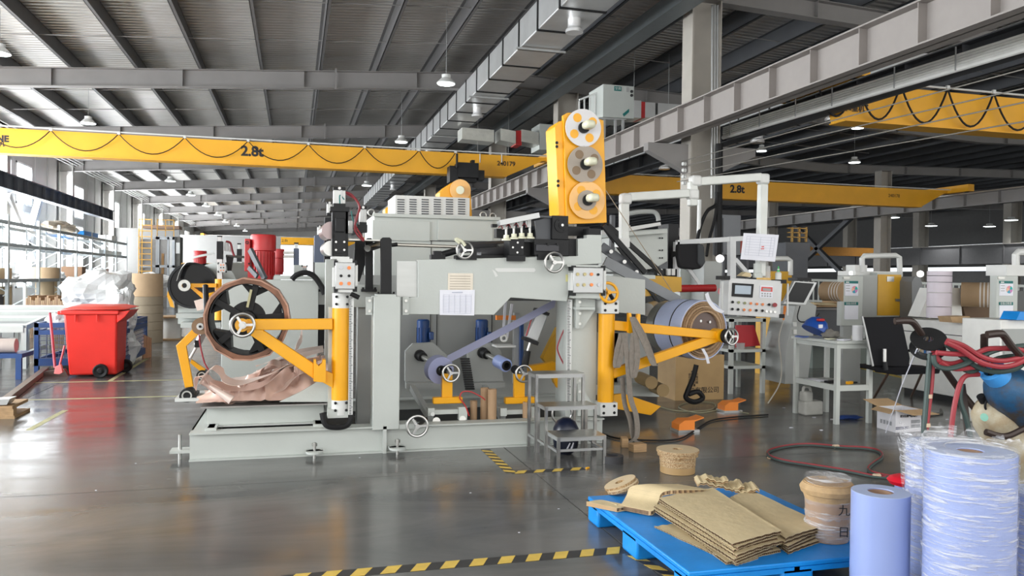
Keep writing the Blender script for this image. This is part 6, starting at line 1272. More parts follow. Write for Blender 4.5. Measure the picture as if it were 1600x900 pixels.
for k in range(5):
    z0, z1 = P(1467, ed[k], Y=YRL).z, P(1467, ed[k + 1], Y=YRL).z
    tag(MB().cyl((xx, YRL, z0 + .004), (xx, YRL, z1 - .004), rr, n=32).build('film_roll', mat('pinkish_film', (.60, .54, .60), .4)), 'lilac-white film roll, %s of the stack on the off-white desk' % ['lowest', 'second from bottom', 'middle', 'second from top', 'topmost'][k], 'roll', 'lilac rolls stacked on the desk')
# background railing and clutter in the right bay
rl_ = thing('white_railing', 'pale railing of the platform in the far right bay', 'railing', (16, 14, 0))
a, b = P(1248, 437, Y=15), P(1640, 448, Y=12)
MB().bar(a, b, .05, .05).build('handrail', GREY, rl_); MB().bar(a - V((0, 0, .45)), b - V((0, 0, .45)), .04, .04).build('rail', GREY, rl_)
for k in range(46): q = a.lerp(b, k / 45); MB().box(q.x - .012, q.x + .012, q.y - .012, q.y + .012, 0.01, q.z).build('baluster', GREY, rl_)
random.seed(5)
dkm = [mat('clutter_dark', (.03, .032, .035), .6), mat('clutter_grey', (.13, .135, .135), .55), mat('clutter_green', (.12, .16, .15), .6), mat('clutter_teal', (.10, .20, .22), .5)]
pos = [(1168, 20), (1195, 17), (1220, 19), (1250, 17), (1285, 20), (1330, 22), (1370, 18), (1395, 16), (1425, 13), (1440, 18), (1465, 15), (1500, 19), (1530, 14), (1560, 17), (1590, 13), (1615, 11)]
nm = ['left of all, past the column', 'behind the console left half', 'behind the console right half', 'behind the monitor', 'behind the brown roll', 'behind the cabinet left half', 'behind the yellow door', 'just right of the yellow door', 'next to the tall grey post', 'right of the tall grey post', 'behind the lilac rolls', 'right of the lilac rolls', 'behind the right kraft roll', 'behind the right-edge cabinet', 'at the right edge', 'beyond the right edge']
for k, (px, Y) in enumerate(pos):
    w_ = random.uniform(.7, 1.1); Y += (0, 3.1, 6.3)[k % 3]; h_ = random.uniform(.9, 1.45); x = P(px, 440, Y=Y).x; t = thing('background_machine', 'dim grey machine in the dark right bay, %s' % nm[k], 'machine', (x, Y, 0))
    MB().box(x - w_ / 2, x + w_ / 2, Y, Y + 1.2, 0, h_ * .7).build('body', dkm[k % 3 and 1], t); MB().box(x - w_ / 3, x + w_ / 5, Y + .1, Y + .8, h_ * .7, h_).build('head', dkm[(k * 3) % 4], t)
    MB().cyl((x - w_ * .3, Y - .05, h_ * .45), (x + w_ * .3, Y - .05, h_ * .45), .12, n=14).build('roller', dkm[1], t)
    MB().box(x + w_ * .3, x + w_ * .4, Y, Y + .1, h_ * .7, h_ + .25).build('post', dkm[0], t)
tag(MB().pp([(1425, 497), (1425, 440), (1430, 432), (1438, 434), (1446, 460), (1448, 497)], 9.5, .3).build('grey_post', mat('post_mid', (.2, .21, .22), .5)), 'tall grey tapered post right of the yellow cabinet door', 'post')
for a, b, s, l in ((1438, 428, .05, 'bright white box under the strip light'), (1444, 461, .03, 'small white bulb right of the grey post'), (1331, 427, .04, 'white round lamp on the control cabinet'), (1125, 404, .055, 'glaring white spot lamp left of the hung paper')): tag(blob(P(a, b, Y=10), s, 1, amp=.05).build('work_lamp', mat('work_lamp', (1, 1, .98), .4, emis=2, var=0)), l, 'lamp')
tag(MB().pbox(1130, 375, 1160, 395, 14.5, .5).build('red_crate', mat('crate_red', (.35, .05, .03), .6)), 'dull red crate high on a shelf behind the white frame', 'crate')
t = thing('storage_rack', 'dark rack holding a red crate behind the white frame', 'rack', P(1145, 500, Y=14.5)); q0, q1 = P(1126, 395, Y=14.5), P(1166, 395, Y=14.5)
MB().box(q0.x, q1.x, 14.4, 15.1, q0.z - .04, q0.z - .002).build('shelf', BEAMD, t)
for x in (q0.x, q1.x - .05): MB().box(x, x + .05, 14.4, 15.1, 0, q0.z - .04).build('upright', BEAMD, t)
for z in (.5, 1.1): MB().box(q0.x, q1.x, 14.4, 15.1, z, z + .03).build('shelf', BEAMD, t)
sp = thing('lattice_platform', 'small orange-railed platform behind the far braces', 'platform', P(1250, 400, Y=26))
for x in (1238, 1249, 1260): MB().pbox(x, 355, x + 1.5, 378, 26, .1).build('post', mat('rail_ochre', (.35, .2, .04), .6), sp)
for y in (356, 363, 370): MB().pbox(1232, y, 1262, y + 1.3, 26, .1).build('rail', mat('rail_ochre', (.35, .2, .04), .6), sp)
MB().pbox(1228, 379, 1266, 400, 26, 1).build('deck', BEAMD, sp); MB().pbox(1231, 400, 1262, 440, 26, 1, z0=0).build('support', BEAMD, sp)
# office chair
CHB = mat('mesh_black', (.008, .008, .010), .7, spec=.2)
ch = thing('office_chair', 'black mesh-backed visitor chair facing the white desk', 'chair', P(1400, 640, Z=0))
d0_ = 8.2
def pc(a, b, d=d0_): return PD(a, b, d)
m = MB().prism([pc(1347, 496), pc(1408, 495), pc(1422, 560), pc(1420, 574), pc(1365, 572)], (.03, .05, 0)); m.build('backrest', CHB, ch, bevel=.01)
MB().tube([pc(1347, 494), pc(1353, 520), pc(1364, 572)], .012, 8).build('back_frame', ALU, ch)
MB().prism([pc(1366, 574), pc(1420, 573), pc(1470, 577), pc(1468, 584), pc(1400, 586, 8.0), pc(1368, 580)], (.1, .35, .0)).build('seat', CHB, ch, bevel=.01)
for a, b, l_ in (((1388, 583), (1362, 628), 0), ((1440, 584), (1424, 620), .2)): MB().tube([pc(*a), P(b[0], b[1], Z=.015)], .014, 8).build('leg', mat('chair_brown', (.12, .07, .05), .5), ch)
MB().tube([P(1362, 628, Z=.015), P(1390, 643, Z=.015), P(1440, 650, Z=.015), P(1472, 645, Z=.015), P(1470, 640, Z=.015)], .014, 8).build('floor_runner', mat('runner_grey', (.12, .12, .11), .5), ch)
MB().tube([pc(1420, 548), pc(1428, 546), pc(1430, 549)], .015, 8).build('armrest', CHB, ch)
MB().cyl(pc(1382, 545, 8.15), pc(1382, 565, 8.15), .02).build('chrome_spring', CHROME, ch); MB().cyl(pc(1382, 565, 8.15), pc(1384, 578, 8.15), .026).build('spring_mount', BLACK, ch)
# open carton on floor
bx = thing('open_carton', 'white printed carton with open brown flaps on the floor beside the chair', 'carton', P(1405, 675, Z=0))
A, B, C_ = P(1370, 668, Z=0), P(1399, 676, Z=0), P(1439, 674, Z=0); D = A + (C_ - B); H = .22; WC = mat('carton_white', (.62, .62, .66), .6)
for a, b in ((A, B), (B, C_), (C_, D), (D, A)): 
    n_ = (b - a).cross(V((0, 0, 1))).normalized() * -.004; MB().prism([a, b, b + V((0, 0, H)), a + V((0, 0, H))], n_).build('side', WC, bx)
for a, b, o in ((A, B, V((-.12, -.05, -.02))), (B, C_, V((.1, -.13, -.03))), (C_, D, V((.13, .1, -.03))), (D, A, V((-.05, .15, .05)))):
    z = V((0, 0, H)); MB().prism([a + z, b + z, b + z + o, a + z + o], (0, 0, .004)).build('flap', CARD, bx)
ex = (C_ - B).normalized(); fn = V((ex.y, -ex.x, 0)) * .003
for k, (s, u, z, n) in enumerate((('浙江新型气源电器', .5, .16, .026),)): text(s, B.lerp(C_, u) + V((0, 0, z)) + fn, n, INK, bx, ex=ex, bold=.001)
for z in (.055, .04): MB().prism([B.lerp(C_, .0) + V((0, 0, z)) + fn, B.lerp(C_, .5) + V((0, 0, z)) + fn, B.lerp(C_, .55) + V((0, 0, z - .008)) + fn, B + V((0, 0, z - .008)) + fn], fn * .3).build('print_bar', mat('print_navy', (.03, .03, .09), .6), bx)
for z in (.04, .085): 
    MB().prism([B.lerp(C_, .6) + V((0, 0, z)) + fn, B.lerp(C_, .95) + V((0, 0, z)) + fn, B.lerp(C_, .95) + V((0, 0, z + .035)) + fn, B.lerp(C_, .6) + V((0, 0, z + .035)) + fn], fn * .3).build('print_table', mat('print_grey', (.25, .26, .28), .6), bx)
ex2 = (B - A).normalized(); fn2 = V((ex2.y, -ex2.x, 0)) * .003
for k in range(4): MB().prism([A.lerp(B, .2 + k * .17) + V((0, 0, .06)) + fn2, A.lerp(B, .3 + k * .17) + V((0, 0, .06)) + fn2, A.lerp(B, .3 + k * .17) + V((0, 0, .1)) + fn2, A.lerp(B, .2 + k * .17) + V((0, 0, .1)) + fn2], fn2 * .3).build('print_icon', mat('print_grey', (.25, .26, .28), .6), bx)
# gas cylinder cart
ct = thing('cylinder_cart', 'dark brown tube cart for gas cylinders with bent handles at the right edge', 'cart', PD(1500, 700, 3.9))
DB = mat('dark_brown_tube', (.035, .022, .018), .45, .2)
def tb_(pts, r, n=5): return MB().tube(spline(pts, n), r, 10)
tb_([PD(1398, 502, 3.9), PD(1413, 501, 3.9), PD(1425, 503, 3.92), PD(1434, 513, 3.94), PD(1450, 538, 4.0), PD(1475, 575, 4.05), PD(1500, 610, 4.1), PD(1545, 665, 4.1), PD(1585, 715, 4.1)], .017).build('left_handle', DB, ct)
tb_([PD(1542, 523, 3.75), PD(1560, 521, 3.75), PD(1568, 524, 3.77), PD(1580, 540, 3.8), PD(1600, 562, 3.85), PD(1640, 610, 3.9)], .018).build('right_handle', DB, ct)
tb_([PD(1538, 524, 3.9), PD(1540, 560, 3.95), PD(1560, 605, 4.0), PD(1600, 655, 4.0)], .018).build('frame_tube', DB, ct)
MB().ribbon([PD(1503, 600, 4.05), PD(1508, 640, 4.0), PD(1514, 690, 4.0)], V((.035, 0, 0)), .01).build('flat_leg', DB, ct)
MB().tube(spline([PD(1540, 675, 3.9), PD(1570, 682, 3.9), PD(1600, 670, 3.9), PD(1625, 660, 3.9)]), .016, 8).build('hoop', DB, ct)
# blue gas cylinder
gc = thing('gas_cylinder', 'scuffed blue gas cylinder lying slanted on the cart at the right edge', 'cylinder', PD(1590, 640, 3.95))
ga_, gb_ = PD(1560, 590, 3.95), PD(1650, 690, 4.15); ax = (gb_ - ga_).normalized()
BLC = mat('cylinder_blue', (.02, .10, .22), .5, .1, .2, 7, .2, 25, col2=(.06, .05, .045))
MB().lathe(ga_, ax, [(.03, -.03), (.05, 0), (.09, .03), (.118, .09), (.12, .16), (.12, .6)], 32).build('shell', BLC, gc)
MB().ring(ga_, ax, .062, .038, -.07, .0, 20).build('valve_guard', mat('guard_blue', (.06, .32, .75), .4, 0, .15), gc); MB().cyl(ga_ - ax * .08, ga_, .02).build('valve', mat('brass', (.4, .3, .12), .35, .9), gc)
MB().tube(spline([PD(1538, 548, 3.9), PD(1538, 560, 3.9), PD(1548, 575, 3.9)]), .015, 8).build('blue_fitting', mat('guard_blue', (.06, .32, .75), .4, 0, .15), gc)
wc = thing('white_cylinder', 'cream-white cylinder with green blot below the blue gas cylinder', 'cylinder', PD(1555, 660, 4.0))
a_, b_ = PD(1540, 632, 4.05), PD(1590, 715, 4.15); ax = (b_ - a_).normalized()
MB().lathe(a_, ax, [(.03, -.02), (.06, .0), (.09, .04), (.105, .1), (.105, .5)], 28).build('shell', mat('cylinder_cream', (.50, .45, .33), .5, 0, .05, 9, .1, 30, col2=(.38, .30, .19)), wc)
MB().cyl(a_ - ax * .06, a_, .02).build('valve', BLACK, wc); MB().tube([a_ + V((.035 * math.cos(q), -.03, .035 * math.sin(q))) for q in [k * PI / 8 for k in range(16)]], .006, 6, True).build('guard_ring', BLACK, wc)
bl = PD(1538, 652, 3.9); MB().lathe(bl, V((-.3, -1, .3)), [(.02, 0), (.001, .004)], 12).build('green_blot', mat('blot_green', (.2, .45, .36), .6), wc)
# wire spool
ws = thing('wire_spool', 'black plastic spool of shiny welding wire hooked on the cart handle', 'spool', PD(1452, 540, 3.95)); c_ = PD(1450, 537, 3.95); ax = V((.38, .5, -.78)).normalized()
for u in (-.035, .03): MB().ring(c_ + ax * u, ax, .083, .022, 0, .006, 36).build('flange', BLK, ws)
MB().ring(c_ - ax * .03, ax, .062, .02, 0, .06, 36).build('wire_winding', mat('wire_shiny', (.7, .7, .7), .15, 1), ws); 
tag(MB().tube([PD(1433, 545, 3.9), PD(1410, 600, 4.4), PD(1384, 676, 5.1)], .003, 6).build('welding_wire', PAPER), 'straight white wire running from the spool down past the carton', 'wire')
# hoses
HG = mat('hose_green', (.035, .06, .055), .5)
hs = thing('hose_coil', 'tangle of dusty red and dark green gas hoses hung on the cart', 'hose', PD(1520, 560, 3.85))
for k, (pts, m_) in enumerate((([(1478, 535), (1500, 545), (1530, 565), (1560, 573), (1585, 570), (1605, 560)], REDR), ([(1480, 532), (1505, 540), (1535, 558), (1565, 564), (1600, 558)], REDR), ([(1463, 551), (1490, 553), (1520, 553), (1545, 545), (1580, 545), (1600, 548)], REDR),
                             ([(1458, 555), (1462, 570), (1480, 576), (1505, 570), (1530, 558), (1560, 546), (1600, 540)], HG), ([(1478, 538), (1500, 555), (1530, 575), (1560, 581), (1590, 575), (1603, 560), (1606, 545)], HG), ([(1470, 566), (1490, 576), (1520, 574), (1545, 568)], REDR),
                             ([(1460, 552), (1470, 565), (1490, 568), (1515, 560)], REDR), ([(1500, 573), (1520, 580), (1560, 560), (1600, 556)], HG), ([(1453, 552), (1450, 590), (1446, 640), (1441, 700)], HG), ([(1457, 560), (1455, 600), (1449, 650), (1447, 672)], REDR), ([(1530, 585), (1510, 587), (1500, 600), (1492, 630), (1487, 665), (1484, 700)], REDR), ([(1502, 600), (1500, 625), (1510, 655), (1518, 690)], HG))):
    MB().tube(spline([PD(a, b, 3.82 + .012 * k) for a, b in pts], 6), .0125, 8).build('hose', m_, hs)
for a, b in ((1451, 619), (1448, 664), (1537, 549)): MB().cyl(PD(a, b - 3, 3.92), PD(a, b + 3, 3.92), .017).build('tape_band', mat('tape_tan', (.55, .42, .3), .6), hs)
fh_ = thing('floor_hose', 'red and green twin gas hose snaking in a loop on the floor behind the rolls', 'hose', P(1300, 710, Z=0))
path = [(1440, 752), (1400, 746), (1365, 743), (1325, 735), (1275, 727), (1225, 719), (1202, 711), (1203, 703), (1230, 696), (1265, 693.5), (1310, 697), (1350, 699), (1373, 704), (1378, 713), (1366, 722), (1357, 731), (1365, 738), (1400, 745), (1440, 750)]
for k, m_ in enumerate((REDR, HG)): MB().tube(spline([P(a, b + k * 2.4, Z=.011) for a, b in path], 8), .010, 8).build('hose', m_, fh_)
for a, b in ((1306, 698), (1370, 744)): q = P(a, b, Z=.013); MB().cyl(q - V((.025, 0, 0)), q + V((.025, 0, 0)), .02).build('tape_band', mat('tape_tan', (.55, .42, .3), .6), fh_)
# ================================================================ FOREGROUND
# hazard tape on the floor: yellow parallelograms on a dark strip
HY = mat('hazard_yellow', (.68, .47, .09), .55, 0, .1, 15); HB = mat('hazard_black', (.035, .035, .035), .55, 0, .1)
def hazard(a, b, w_, l, n, sk=.09, z=.0015):
    a, b = V(a), V(b); d = (b - a).normalized(); s = V((-d.y, d.x, 0)) * w_ / 2; L_ = (b - a).length; t = thing('hazard_tape', l, 'tape', a)
    MB().prism([a - s, b - s, b + s, a + s], (0, 0, z)).build('black_strip', HB, t)
    p_ = L_ / n
    for k in range(n):
        u = a + d * (k * p_ + .02); MB().prism([u - s - d * 0 , u + d * p_ * .5 - s, u + d * (p_ * .5 + sk) + s, u + d * sk + s], (0, 0, z + .0008)).build('yellow_stripe', HY, t)
hazard((-.05, 4.045, 0), (1.78, 4.045, 0), .10, 'black and yellow hazard tape across the foreground floor', 12, .05)
hazard((1.62, 5.86, 0), (2.22, 5.86, 0), .08, 'short hazard tape on the floor before the aluminium steps', 4, .05)
hazard((1.62, 6.7, 0), (1.62, 5.86, 0), .08, 'hazard tape running from the machine base to the corner before the steps', 7, .05)
hazard((1.78, 3.98, 0), (1.93, 3.25, 0), .06, 'hazard tape slipping under the blue pallet', 5, .05)
YLN = mat('line_pale', (.48, .46, .25), .6, 0, .2, 6)
for a, b, l in (((-3.4, 12.0), (-1.4, 12.0), 'thin pale floor line just in front of the red bin'), ((-3.2, 10.4), (-1.3, 10.45), 'second thin pale floor line nearer than the first')): tag(MB().box(a[0], b[0], a[1], a[1] + .05, 0, .0015).build('floor_line', YLN), l, 'line')
for (a, b, l) in (((102, 641), (45, 672), 'yellow floor line slanting at the left edge'), ((230, 560), (172, 595), 'yellow floor line beside the blue crate')): tag(MB().bar(P(*a, Z=.001), P(*b, Z=.001), .06, .002).build('floor_line', YLN), l, 'line')
# pallet
pl = thing('plastic_pallet', 'blue plastic pallet in the foreground carrying cardboard', 'pallet', (2.35, 3.95, 0)); PXa, PXb, PYa, PYb = 1.77, 2.93, 3.29, 4.6
MB().box(PXa, PXb, PYa, PYb, .125, .15).build('deck', BLUEP, pl, bevel=.006)
for y0, y1 in ((PYa, PYa + .16), (3.87, 4.07), (PYb - .17, PYb)):
    for x0, x1 in ((PXa, PXa + .17), (2.26, 2.44), (PXb - .17, PXb)): MB().box(x0, x1, y0, y1, 0, .125).build('foot', BLUEP, pl, bevel=.015)
for x0, x1 in ((PXa + .0, PXa + .03), (2.33, 2.36), (PXb - .03, PXb)): MB().box(x0, x1, PYa, PYb, .10, .125).build('rib', BLUEP, pl)
for y in (PYa, PYb - .03): MB().box(PXa, PXb, y, y + .03, .10, .125).build('rib', BLUEP, pl)
# corrugated sheets
FLU = mat('flute_dark', (.20, .125, .07), .85, 0, .15, 60)  # dark brown fluting between the liners
def board(quad, z, t, label, group, curl=0, nfl=26):
    A, B, C_, D = [V((q[0], q[1], z)) for q in quad]; o = thing('cardboard_sheet', label, 'cardboard', A, group); up = V((0, 0, 1))
    def surf(zz, tt, name, m_):
        m = MB(); N = 12; vs = []
        for k in range(N + 1):
            u = k / N; h = curl * math.sin(u * PI) + .002 * math.sin(u * 40 + z * 50)
            for j in range(7):
                v = j / 6; p = A.lerp(B, u).lerp(D.lerp(C_, u), v); w2 = .0016 * math.sin(v * 24 + z * 90 + u * 5); vs += [p + up * (zz + h + w2), p + up * (zz + h + tt + w2)]
        idx = lambda k, j, s: (k * 7 + j) * 2 + s; fs = []
        for k in range(N):
            for j in range(6): fs += [(idx(k, j, 1), idx(k + 1, j, 1), idx(k + 1, j + 1, 1), idx(k, j + 1, 1)), (idx(k, j, 0), idx(k, j + 1, 0), idx(k + 1, j + 1, 0), idx(k + 1, j, 0))]
        for k in range(N): fs += [(idx(k, 0, 0), idx(k + 1, 0, 0), idx(k + 1, 0, 1), idx(k, 0, 1)), (idx(k, 6, 1), idx(k + 1, 6, 1), idx(k + 1, 6, 0), idx(k, 6, 0))]
        for j in range(6): fs += [(idx(0, j, 1), idx(0, j + 1, 1), idx(0, j + 1, 0), idx(0, j, 0)), (idx(N, j, 0), idx(N, j + 1, 0), idx(N, j + 1, 1), idx(N, j, 1))]
        m.add(vs, fs).build(name, m_, o)
    surf(0, .0015, 'bottom_liner', KRAFT); surf(t - .0015, .0015, 'top_liner', KRAFT)
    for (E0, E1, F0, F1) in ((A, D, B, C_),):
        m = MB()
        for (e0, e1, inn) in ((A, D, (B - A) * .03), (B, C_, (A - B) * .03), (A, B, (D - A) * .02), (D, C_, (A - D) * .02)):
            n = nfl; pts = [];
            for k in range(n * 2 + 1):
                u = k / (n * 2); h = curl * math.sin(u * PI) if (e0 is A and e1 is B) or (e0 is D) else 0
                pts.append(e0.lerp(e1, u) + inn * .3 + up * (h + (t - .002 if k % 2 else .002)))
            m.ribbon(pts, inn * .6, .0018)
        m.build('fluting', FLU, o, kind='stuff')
def q3(pts, Z): return [tuple(P(a, b, Z=Z))[:2] for a, b in pts]
random.seed(21)
def jit(q, s): return [(x + random.uniform(-s, s), y + random.uniform(-s, s)) for x, y in q]
names = ['lowest', 'second from the bottom', 'third from the bottom', 'fourth from the bottom', 'fifth from the bottom', 'sixth from the bottom', 'topmost']
qa = q3([(1147, 848), (1217, 828), (1112, 762), (1030, 777)], .262)
for k in range(7):
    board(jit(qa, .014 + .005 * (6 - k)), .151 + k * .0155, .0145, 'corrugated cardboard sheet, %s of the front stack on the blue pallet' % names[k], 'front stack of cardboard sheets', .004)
qb = q3([(1218, 842), (1287, 820), (1170, 764), (1128, 776)], .232)
qb = [(x + .05, y) if i in (0, 3) else (x, y) for i, (x, y) in enumerate(qb)]
for k in range(5):
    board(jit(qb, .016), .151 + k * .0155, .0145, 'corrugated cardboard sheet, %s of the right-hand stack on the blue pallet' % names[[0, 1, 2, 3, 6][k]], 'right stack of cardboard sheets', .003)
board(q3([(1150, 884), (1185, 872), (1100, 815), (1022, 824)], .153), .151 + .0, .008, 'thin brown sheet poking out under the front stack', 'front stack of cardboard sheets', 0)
# bent honeycomb board at the left of the pallet
def bent(pts, wv, t, label):
    o = thing('honeycomb_board', label, 'cardboard', pts[0]); q = spline(pts, 6)
    MB().ribbon([p + V((0, 0, t / 2)) for p in q], wv, .003).build('top_liner', KRAFT, o); MB().ribbon([p - V((0, 0, t / 2)) for p in q], wv, .003).build('bottom_liner', KRAFT, o)
    for i in range(0, len(q) - 1, 1):
        MB().bar(q[i] - V(wv) * .49, q[i] + V(wv) * .49, .004, t, (0, 0, 1)).build('cell_wall', CARDE if i % 2 else CARD, o)
bent([P(940, 792, Z=.165), P(965, 789, Z=.17), P(992, 797, Z=.172), P(1003, 783, Z=.20), P(1010, 768, Z=.25), P(1035, 764, Z=.27), P(1060, 764, Z=.265), P(1085, 764, Z=.25)], V((.13, -.16, 0)), .022, 'bent honeycomb cardboard drooping over the left end of the pallet')
for k, (a, b, z, rot) in enumerate(((1100, 752, .27, .6), (1112, 748, .285, 1.1), (1135, 757, .25, .35), (1158, 762, .24, .3))):
    p = P(a, b, Z=z); o = thing('accordion_board', 'creased cardboard piece at the back of the pallet, %s' % ['left one', 'upright folded one', 'right one', 'far right one'][k], 'cardboard', p)
    d = V((math.cos(-.3), math.sin(-.3), 0)); s_ = V((.05, .13, 0))
    pts = [p + d * (.018 * i - .05) + V((0, 0, .008 * (i % 2) + .01 * math.sin(i * .7 + k))) for i in range(9)]
    MB().ribbon(pts, s_ * (1.2 if k != 1 else .7), .006).build('creased_sheet', KRAFT, o, smooth=False); MB().ribbon([q - V((0, 0, .012)) for q in pts], s_ * 1.15 if k != 1 else s_ * .6, .005).build('creased_sheet', CARD, o, smooth=False)
# patterned tape material
def tape_mat():
    m = bpy.data.materials.new('printed_tape'); m.use_nodes = True; n = m.node_tree.nodes; L = m.node_tree.links; b = n['Principled BSDF']; tc = n.new('ShaderNodeTexCoord')
    v = n.new('ShaderNodeTexVoronoi'); v.inputs['Scale'].default_value = 130; L.new(tc.outputs['Object'], v.inputs['Vector']); r = n.new('ShaderNodeValToRGB'); r.color_ramp.elements[0].color = (.58, .44, .26, 1); r.color_ramp.elements[1].color = (.30, .17, .07, 1)
    r.color_ramp.elements[0].position = .35; r.color_ramp.elements[1].position = .6; L.new(v.outputs['Distance'], r.inputs[0]); L.new(r.outputs[0], b.inputs['Base Color']); b.inputs['Roughness'].default_value = .55; return m
TAPE = tape_mat(); KR2 = mat('kraft_smooth', (.56, .44, .28), .6, 0, .04)
fc_ = P(1066, 741, Z=0); fx, fy = fc_.x, fc_.y + .08
def reel(c, ro, ri, h, l, ax=(0, 0, 1), g=None, m_=None):
    t = thing('tape_reel', l, 'reel', c, g); MB().ring(c, ax, ro, ri, .002, h - .002, 48).build('side_winding', m_ or TAPE, t)
    MB().ring(V(c) + V(ax).normalized() * (h - .003), ax, ro * .985, ri * 1.02, 0, .003, 48).build('top_face', KR2, t)
for k, (ro, h, l) in enumerate(((.135, .055, 'plain brown tape reel at the bottom of the floor stack'), (.138, .04, 'patterned tape reel second from the bottom of the floor stack'), (.14, .035, 'patterned tape reel third from the bottom of the floor stack'), (.157, .028, 'wide tape reel second from the top of the floor stack'), (.165, .022, 'widest tape reel topmost on the floor stack'))):
    z = [0, .055, .095, .13, .158][k]; reel((fx, fy, z), ro, .04, h, l, g='tape reels stacked on the floor', m_=mat('tape_brown', (.42, .27, .12), .5) if k == 0 else None)
for k, (a, b) in enumerate(((970, 757), (974, 762))):
    reel(P(a, b, Z=.20 - .012 * k), .105, .03, .02, 'narrow tape reel tilted on the pallet corner, %s' % ('upper' if k == 0 else 'lower'), ax=V((-.36, .12, .92)).normalized())
# brown reel on film-wrapped roll
c_ = P(1306, 848, Z=.15); c_ = V((c_.x, c_.y + .07, .15)); D_ = (c_ - EYE).length; 
zt = .43
t = thing('wrapped_roll', 'brown roll wrapped in clear film with marker writing on the pallet', 'roll', c_)
MB().cyl(c_ + V((0, 0, .002)), V((c_.x, c_.y, .36)), .105, .115, n=40).build('roll_body', mat('brown_wrapped', (.36, .25, .18), .35), t)
WRAP = mat('clear_wrap', (.85, .86, .88), .1, 0, .02, 6, .8, 5, alpha=.17, stretch=(1.2, 1.2, 14))
wob(MB().lathe(c_, (0, 0, 1), [(.112 + .006 * math.sin(i * 2.1), .01 + i * .02) for i in range(17)], 48), .006, 3, 30).build('clear_film', FILM, t)
text('九', V((c_.x + .0, c_.y - .13, .33)), .06, INK, t, ex=(.9, -.35, 0)); text('日', V((c_.x + .0, c_.y - .13, .22)), .06, INK, t, ex=(.9, -.35, 0))
t = thing('tape_reel', 'broad tan reel with small centre hole resting on the film-wrapped roll', 'reel', (c_.x, c_.y, .36))
MB().lathe((c_.x, c_.y, .36), (0, 0, 1), [(.115, 0), (.125, .03), (.135, .035), (.142, .06), (.125, .085), (.05, .09), (.03, .09), (.03, .02)], 48).build('winding', mat('reel_tan', (.46, .31, .16), .6, 0, .12, 30), t)
MB().ring((c_.x, c_.y, .446), (0, 0, 1), .12, .034, 0, .005, 40).build('top_face', mat('kraft_tan', (.5, .33, .17), .6), t)
# blue film rolls
def froll(px, py, d, R, l, wrap=False, core=.45):
    p = PD(px, py, d); c = V((p.x, p.y, 0)); h = p.z; t = thing('film_roll', l, 'roll', c)
    MB().ring(c, (0, 0, 1), R, R * core, 0, h, 64).build('film_winding', LBLUE, t)
    MB().ring(c + V((0, 0, h)), (0, 0, 1), R * .99, R * core, -.001, .0015, 48).build('end_face', mat('blue_edge', (.42, .49, .68), .5), t)
    MB().ring(c, (0, 0, 1), R * core + .002, R * core - .012, .0, h - .004, 40).build('core_tube', mat('core_kraft', (.32, .2, .13), .8), t)
    if wrap:
        prof = [(R * (1.03 + .006 * math.sin(i * 1.7)), .01 + (h - .01) * i / 40) for i in range(41)] + [(R * .98, h + .02), (R * .8, h + .022), (R * .55, h + .012)]
        m = MB().lathe(c, (0, 0, 1), prof, 90); m.f = [f for f in m.f if len(f) == 4]
        wob(m, .0025, 7, 26).build('clear_film', FILM, t)
    return t, c, h
froll(1376, 768, 3.55, .123, 'plain pale blue film roll standing alone left of the wrapped ones')
tA, cA_, hA = froll(1516, 704, 3.32, .172, 'large pale blue film roll tightly wrapped in clear film, front-most', True, .3)
tB, cB_, hB = froll(1480, 694, 3.72, .175, 'large pale blue film roll behind the front-most wrapped one, with marker writing', True, .3)
froll(1632, 768, 3.4, .125, 'pale blue wrapped film roll cut by the right edge', True, .4)
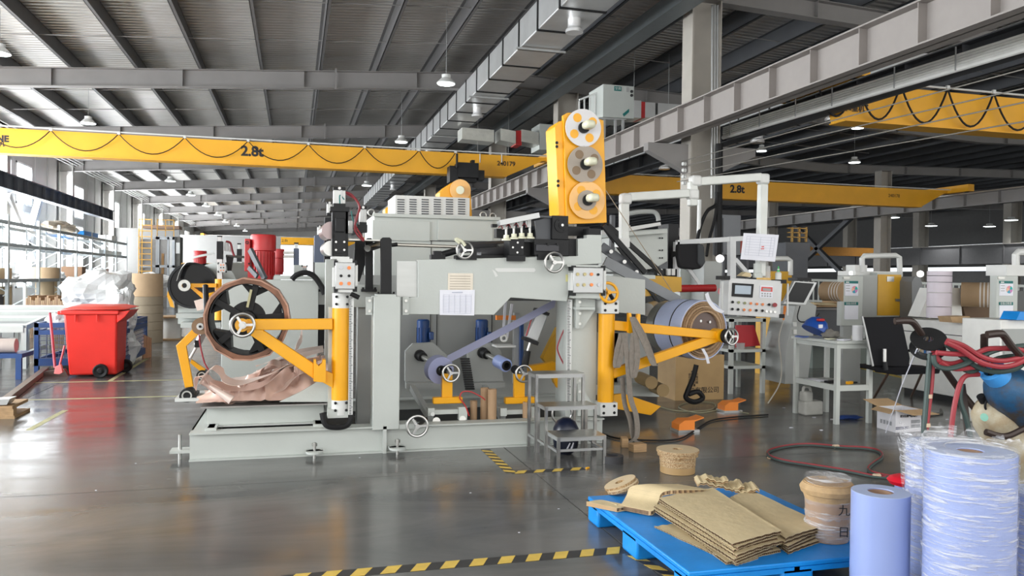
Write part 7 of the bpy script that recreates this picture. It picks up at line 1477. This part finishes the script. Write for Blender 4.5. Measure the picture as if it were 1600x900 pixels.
# loose ruffled film around the tops
def ruffle(c, z, R, a0, a1, l, t, H=.07, seed=0):
    N, M_ = 140, 14; vs = []
    for i in range(N + 1):
        a = a0 + (a1 - a0) * i / N
        for j in range(M_ + 1):
            v = j / M_; n1 = noise.noise(V((a * 3.2, v * 2, seed))); n2 = noise.noise(V((a * 11, v * 6, seed + 3)))
            r = R * (1.03 + .16 * v + .13 * n1 * v + .05 * n2); vs.append(V(c) + V((r * math.cos(a), r * math.sin(a), z + H * (v - .55) * (1 + n1) + .02 * n2)))
    m = MB().add(vs, [(i * (M_ + 1) + j, (i + 1) * (M_ + 1) + j, (i + 1) * (M_ + 1) + j + 1, i * (M_ + 1) + j + 1) for i in range(N) for j in range(M_)])
    m.build('loose_film', FILM, t)
ruffle(cB_, hB, .172, .6, 2 * PI - 1.0, '', tB, .13, 2); ruffle(cA_, hA, .165, -.6, PI - .2, '', tA, .09, 5); ruffle(cB_, hB - .10, .176, 2.4, 4.4, '', tB, .22, 8)
for k, s in enumerate('o7lo'): text(s, cB_ + V((-.145, -.11, hB - .22 - .09 * k)), .05, mat('marker_blue', (.05, .07, .2), .5), tB, ex=(0, 0, 1), up=(-.6, .8, 0))
c2_ = PD(1417, 742, 4.3); rr_ = thing('red_reel', 'red flanged reel peeking out behind the wrapped blue rolls', 'reel', (c2_.x, c2_.y, 0))
MB().cyl((c2_.x, c2_.y, 0), (c2_.x, c2_.y, c2_.z - .05), .06).build('stand', LBLUE, rr_); MB().lathe((c2_.x, c2_.y, c2_.z - .05), (0, 0, 1), [(.085, 0), (.1, .02), (.085, .035), (.06, .045)], 32).build('flange', mat('reel_red', (.7, .01, .03), .35), rr_)
tag(MB().tube([P(1205 + 6 * math.cos(q), 715 + 1.5 * math.sin(q), Z=.004) for q in [k * PI / 8 for k in range(14)]], .004, 6).build('twine_scrap', mat('twine', (.55, .38, .25), .8)), 'small coil of pale twine on the open floor left of the hose loop', 'twine')
for k, (a, b) in enumerate(((150, 766), (212, 724), (873, 795), (811, 832), (735, 770), (562, 715))): tag(blob(P(a, b, Z=.002), .0045, k, n=8, sq=(1.6, 1, .3)).build('paper_bit', PAPER), 'tiny pale speck on the open floor, %s' % ['lower left', 'left under the machine end', 'left of the pallet upper', 'left of the pallet lower', 'mid floor', 'below the machine foot'][k], 'scrap')
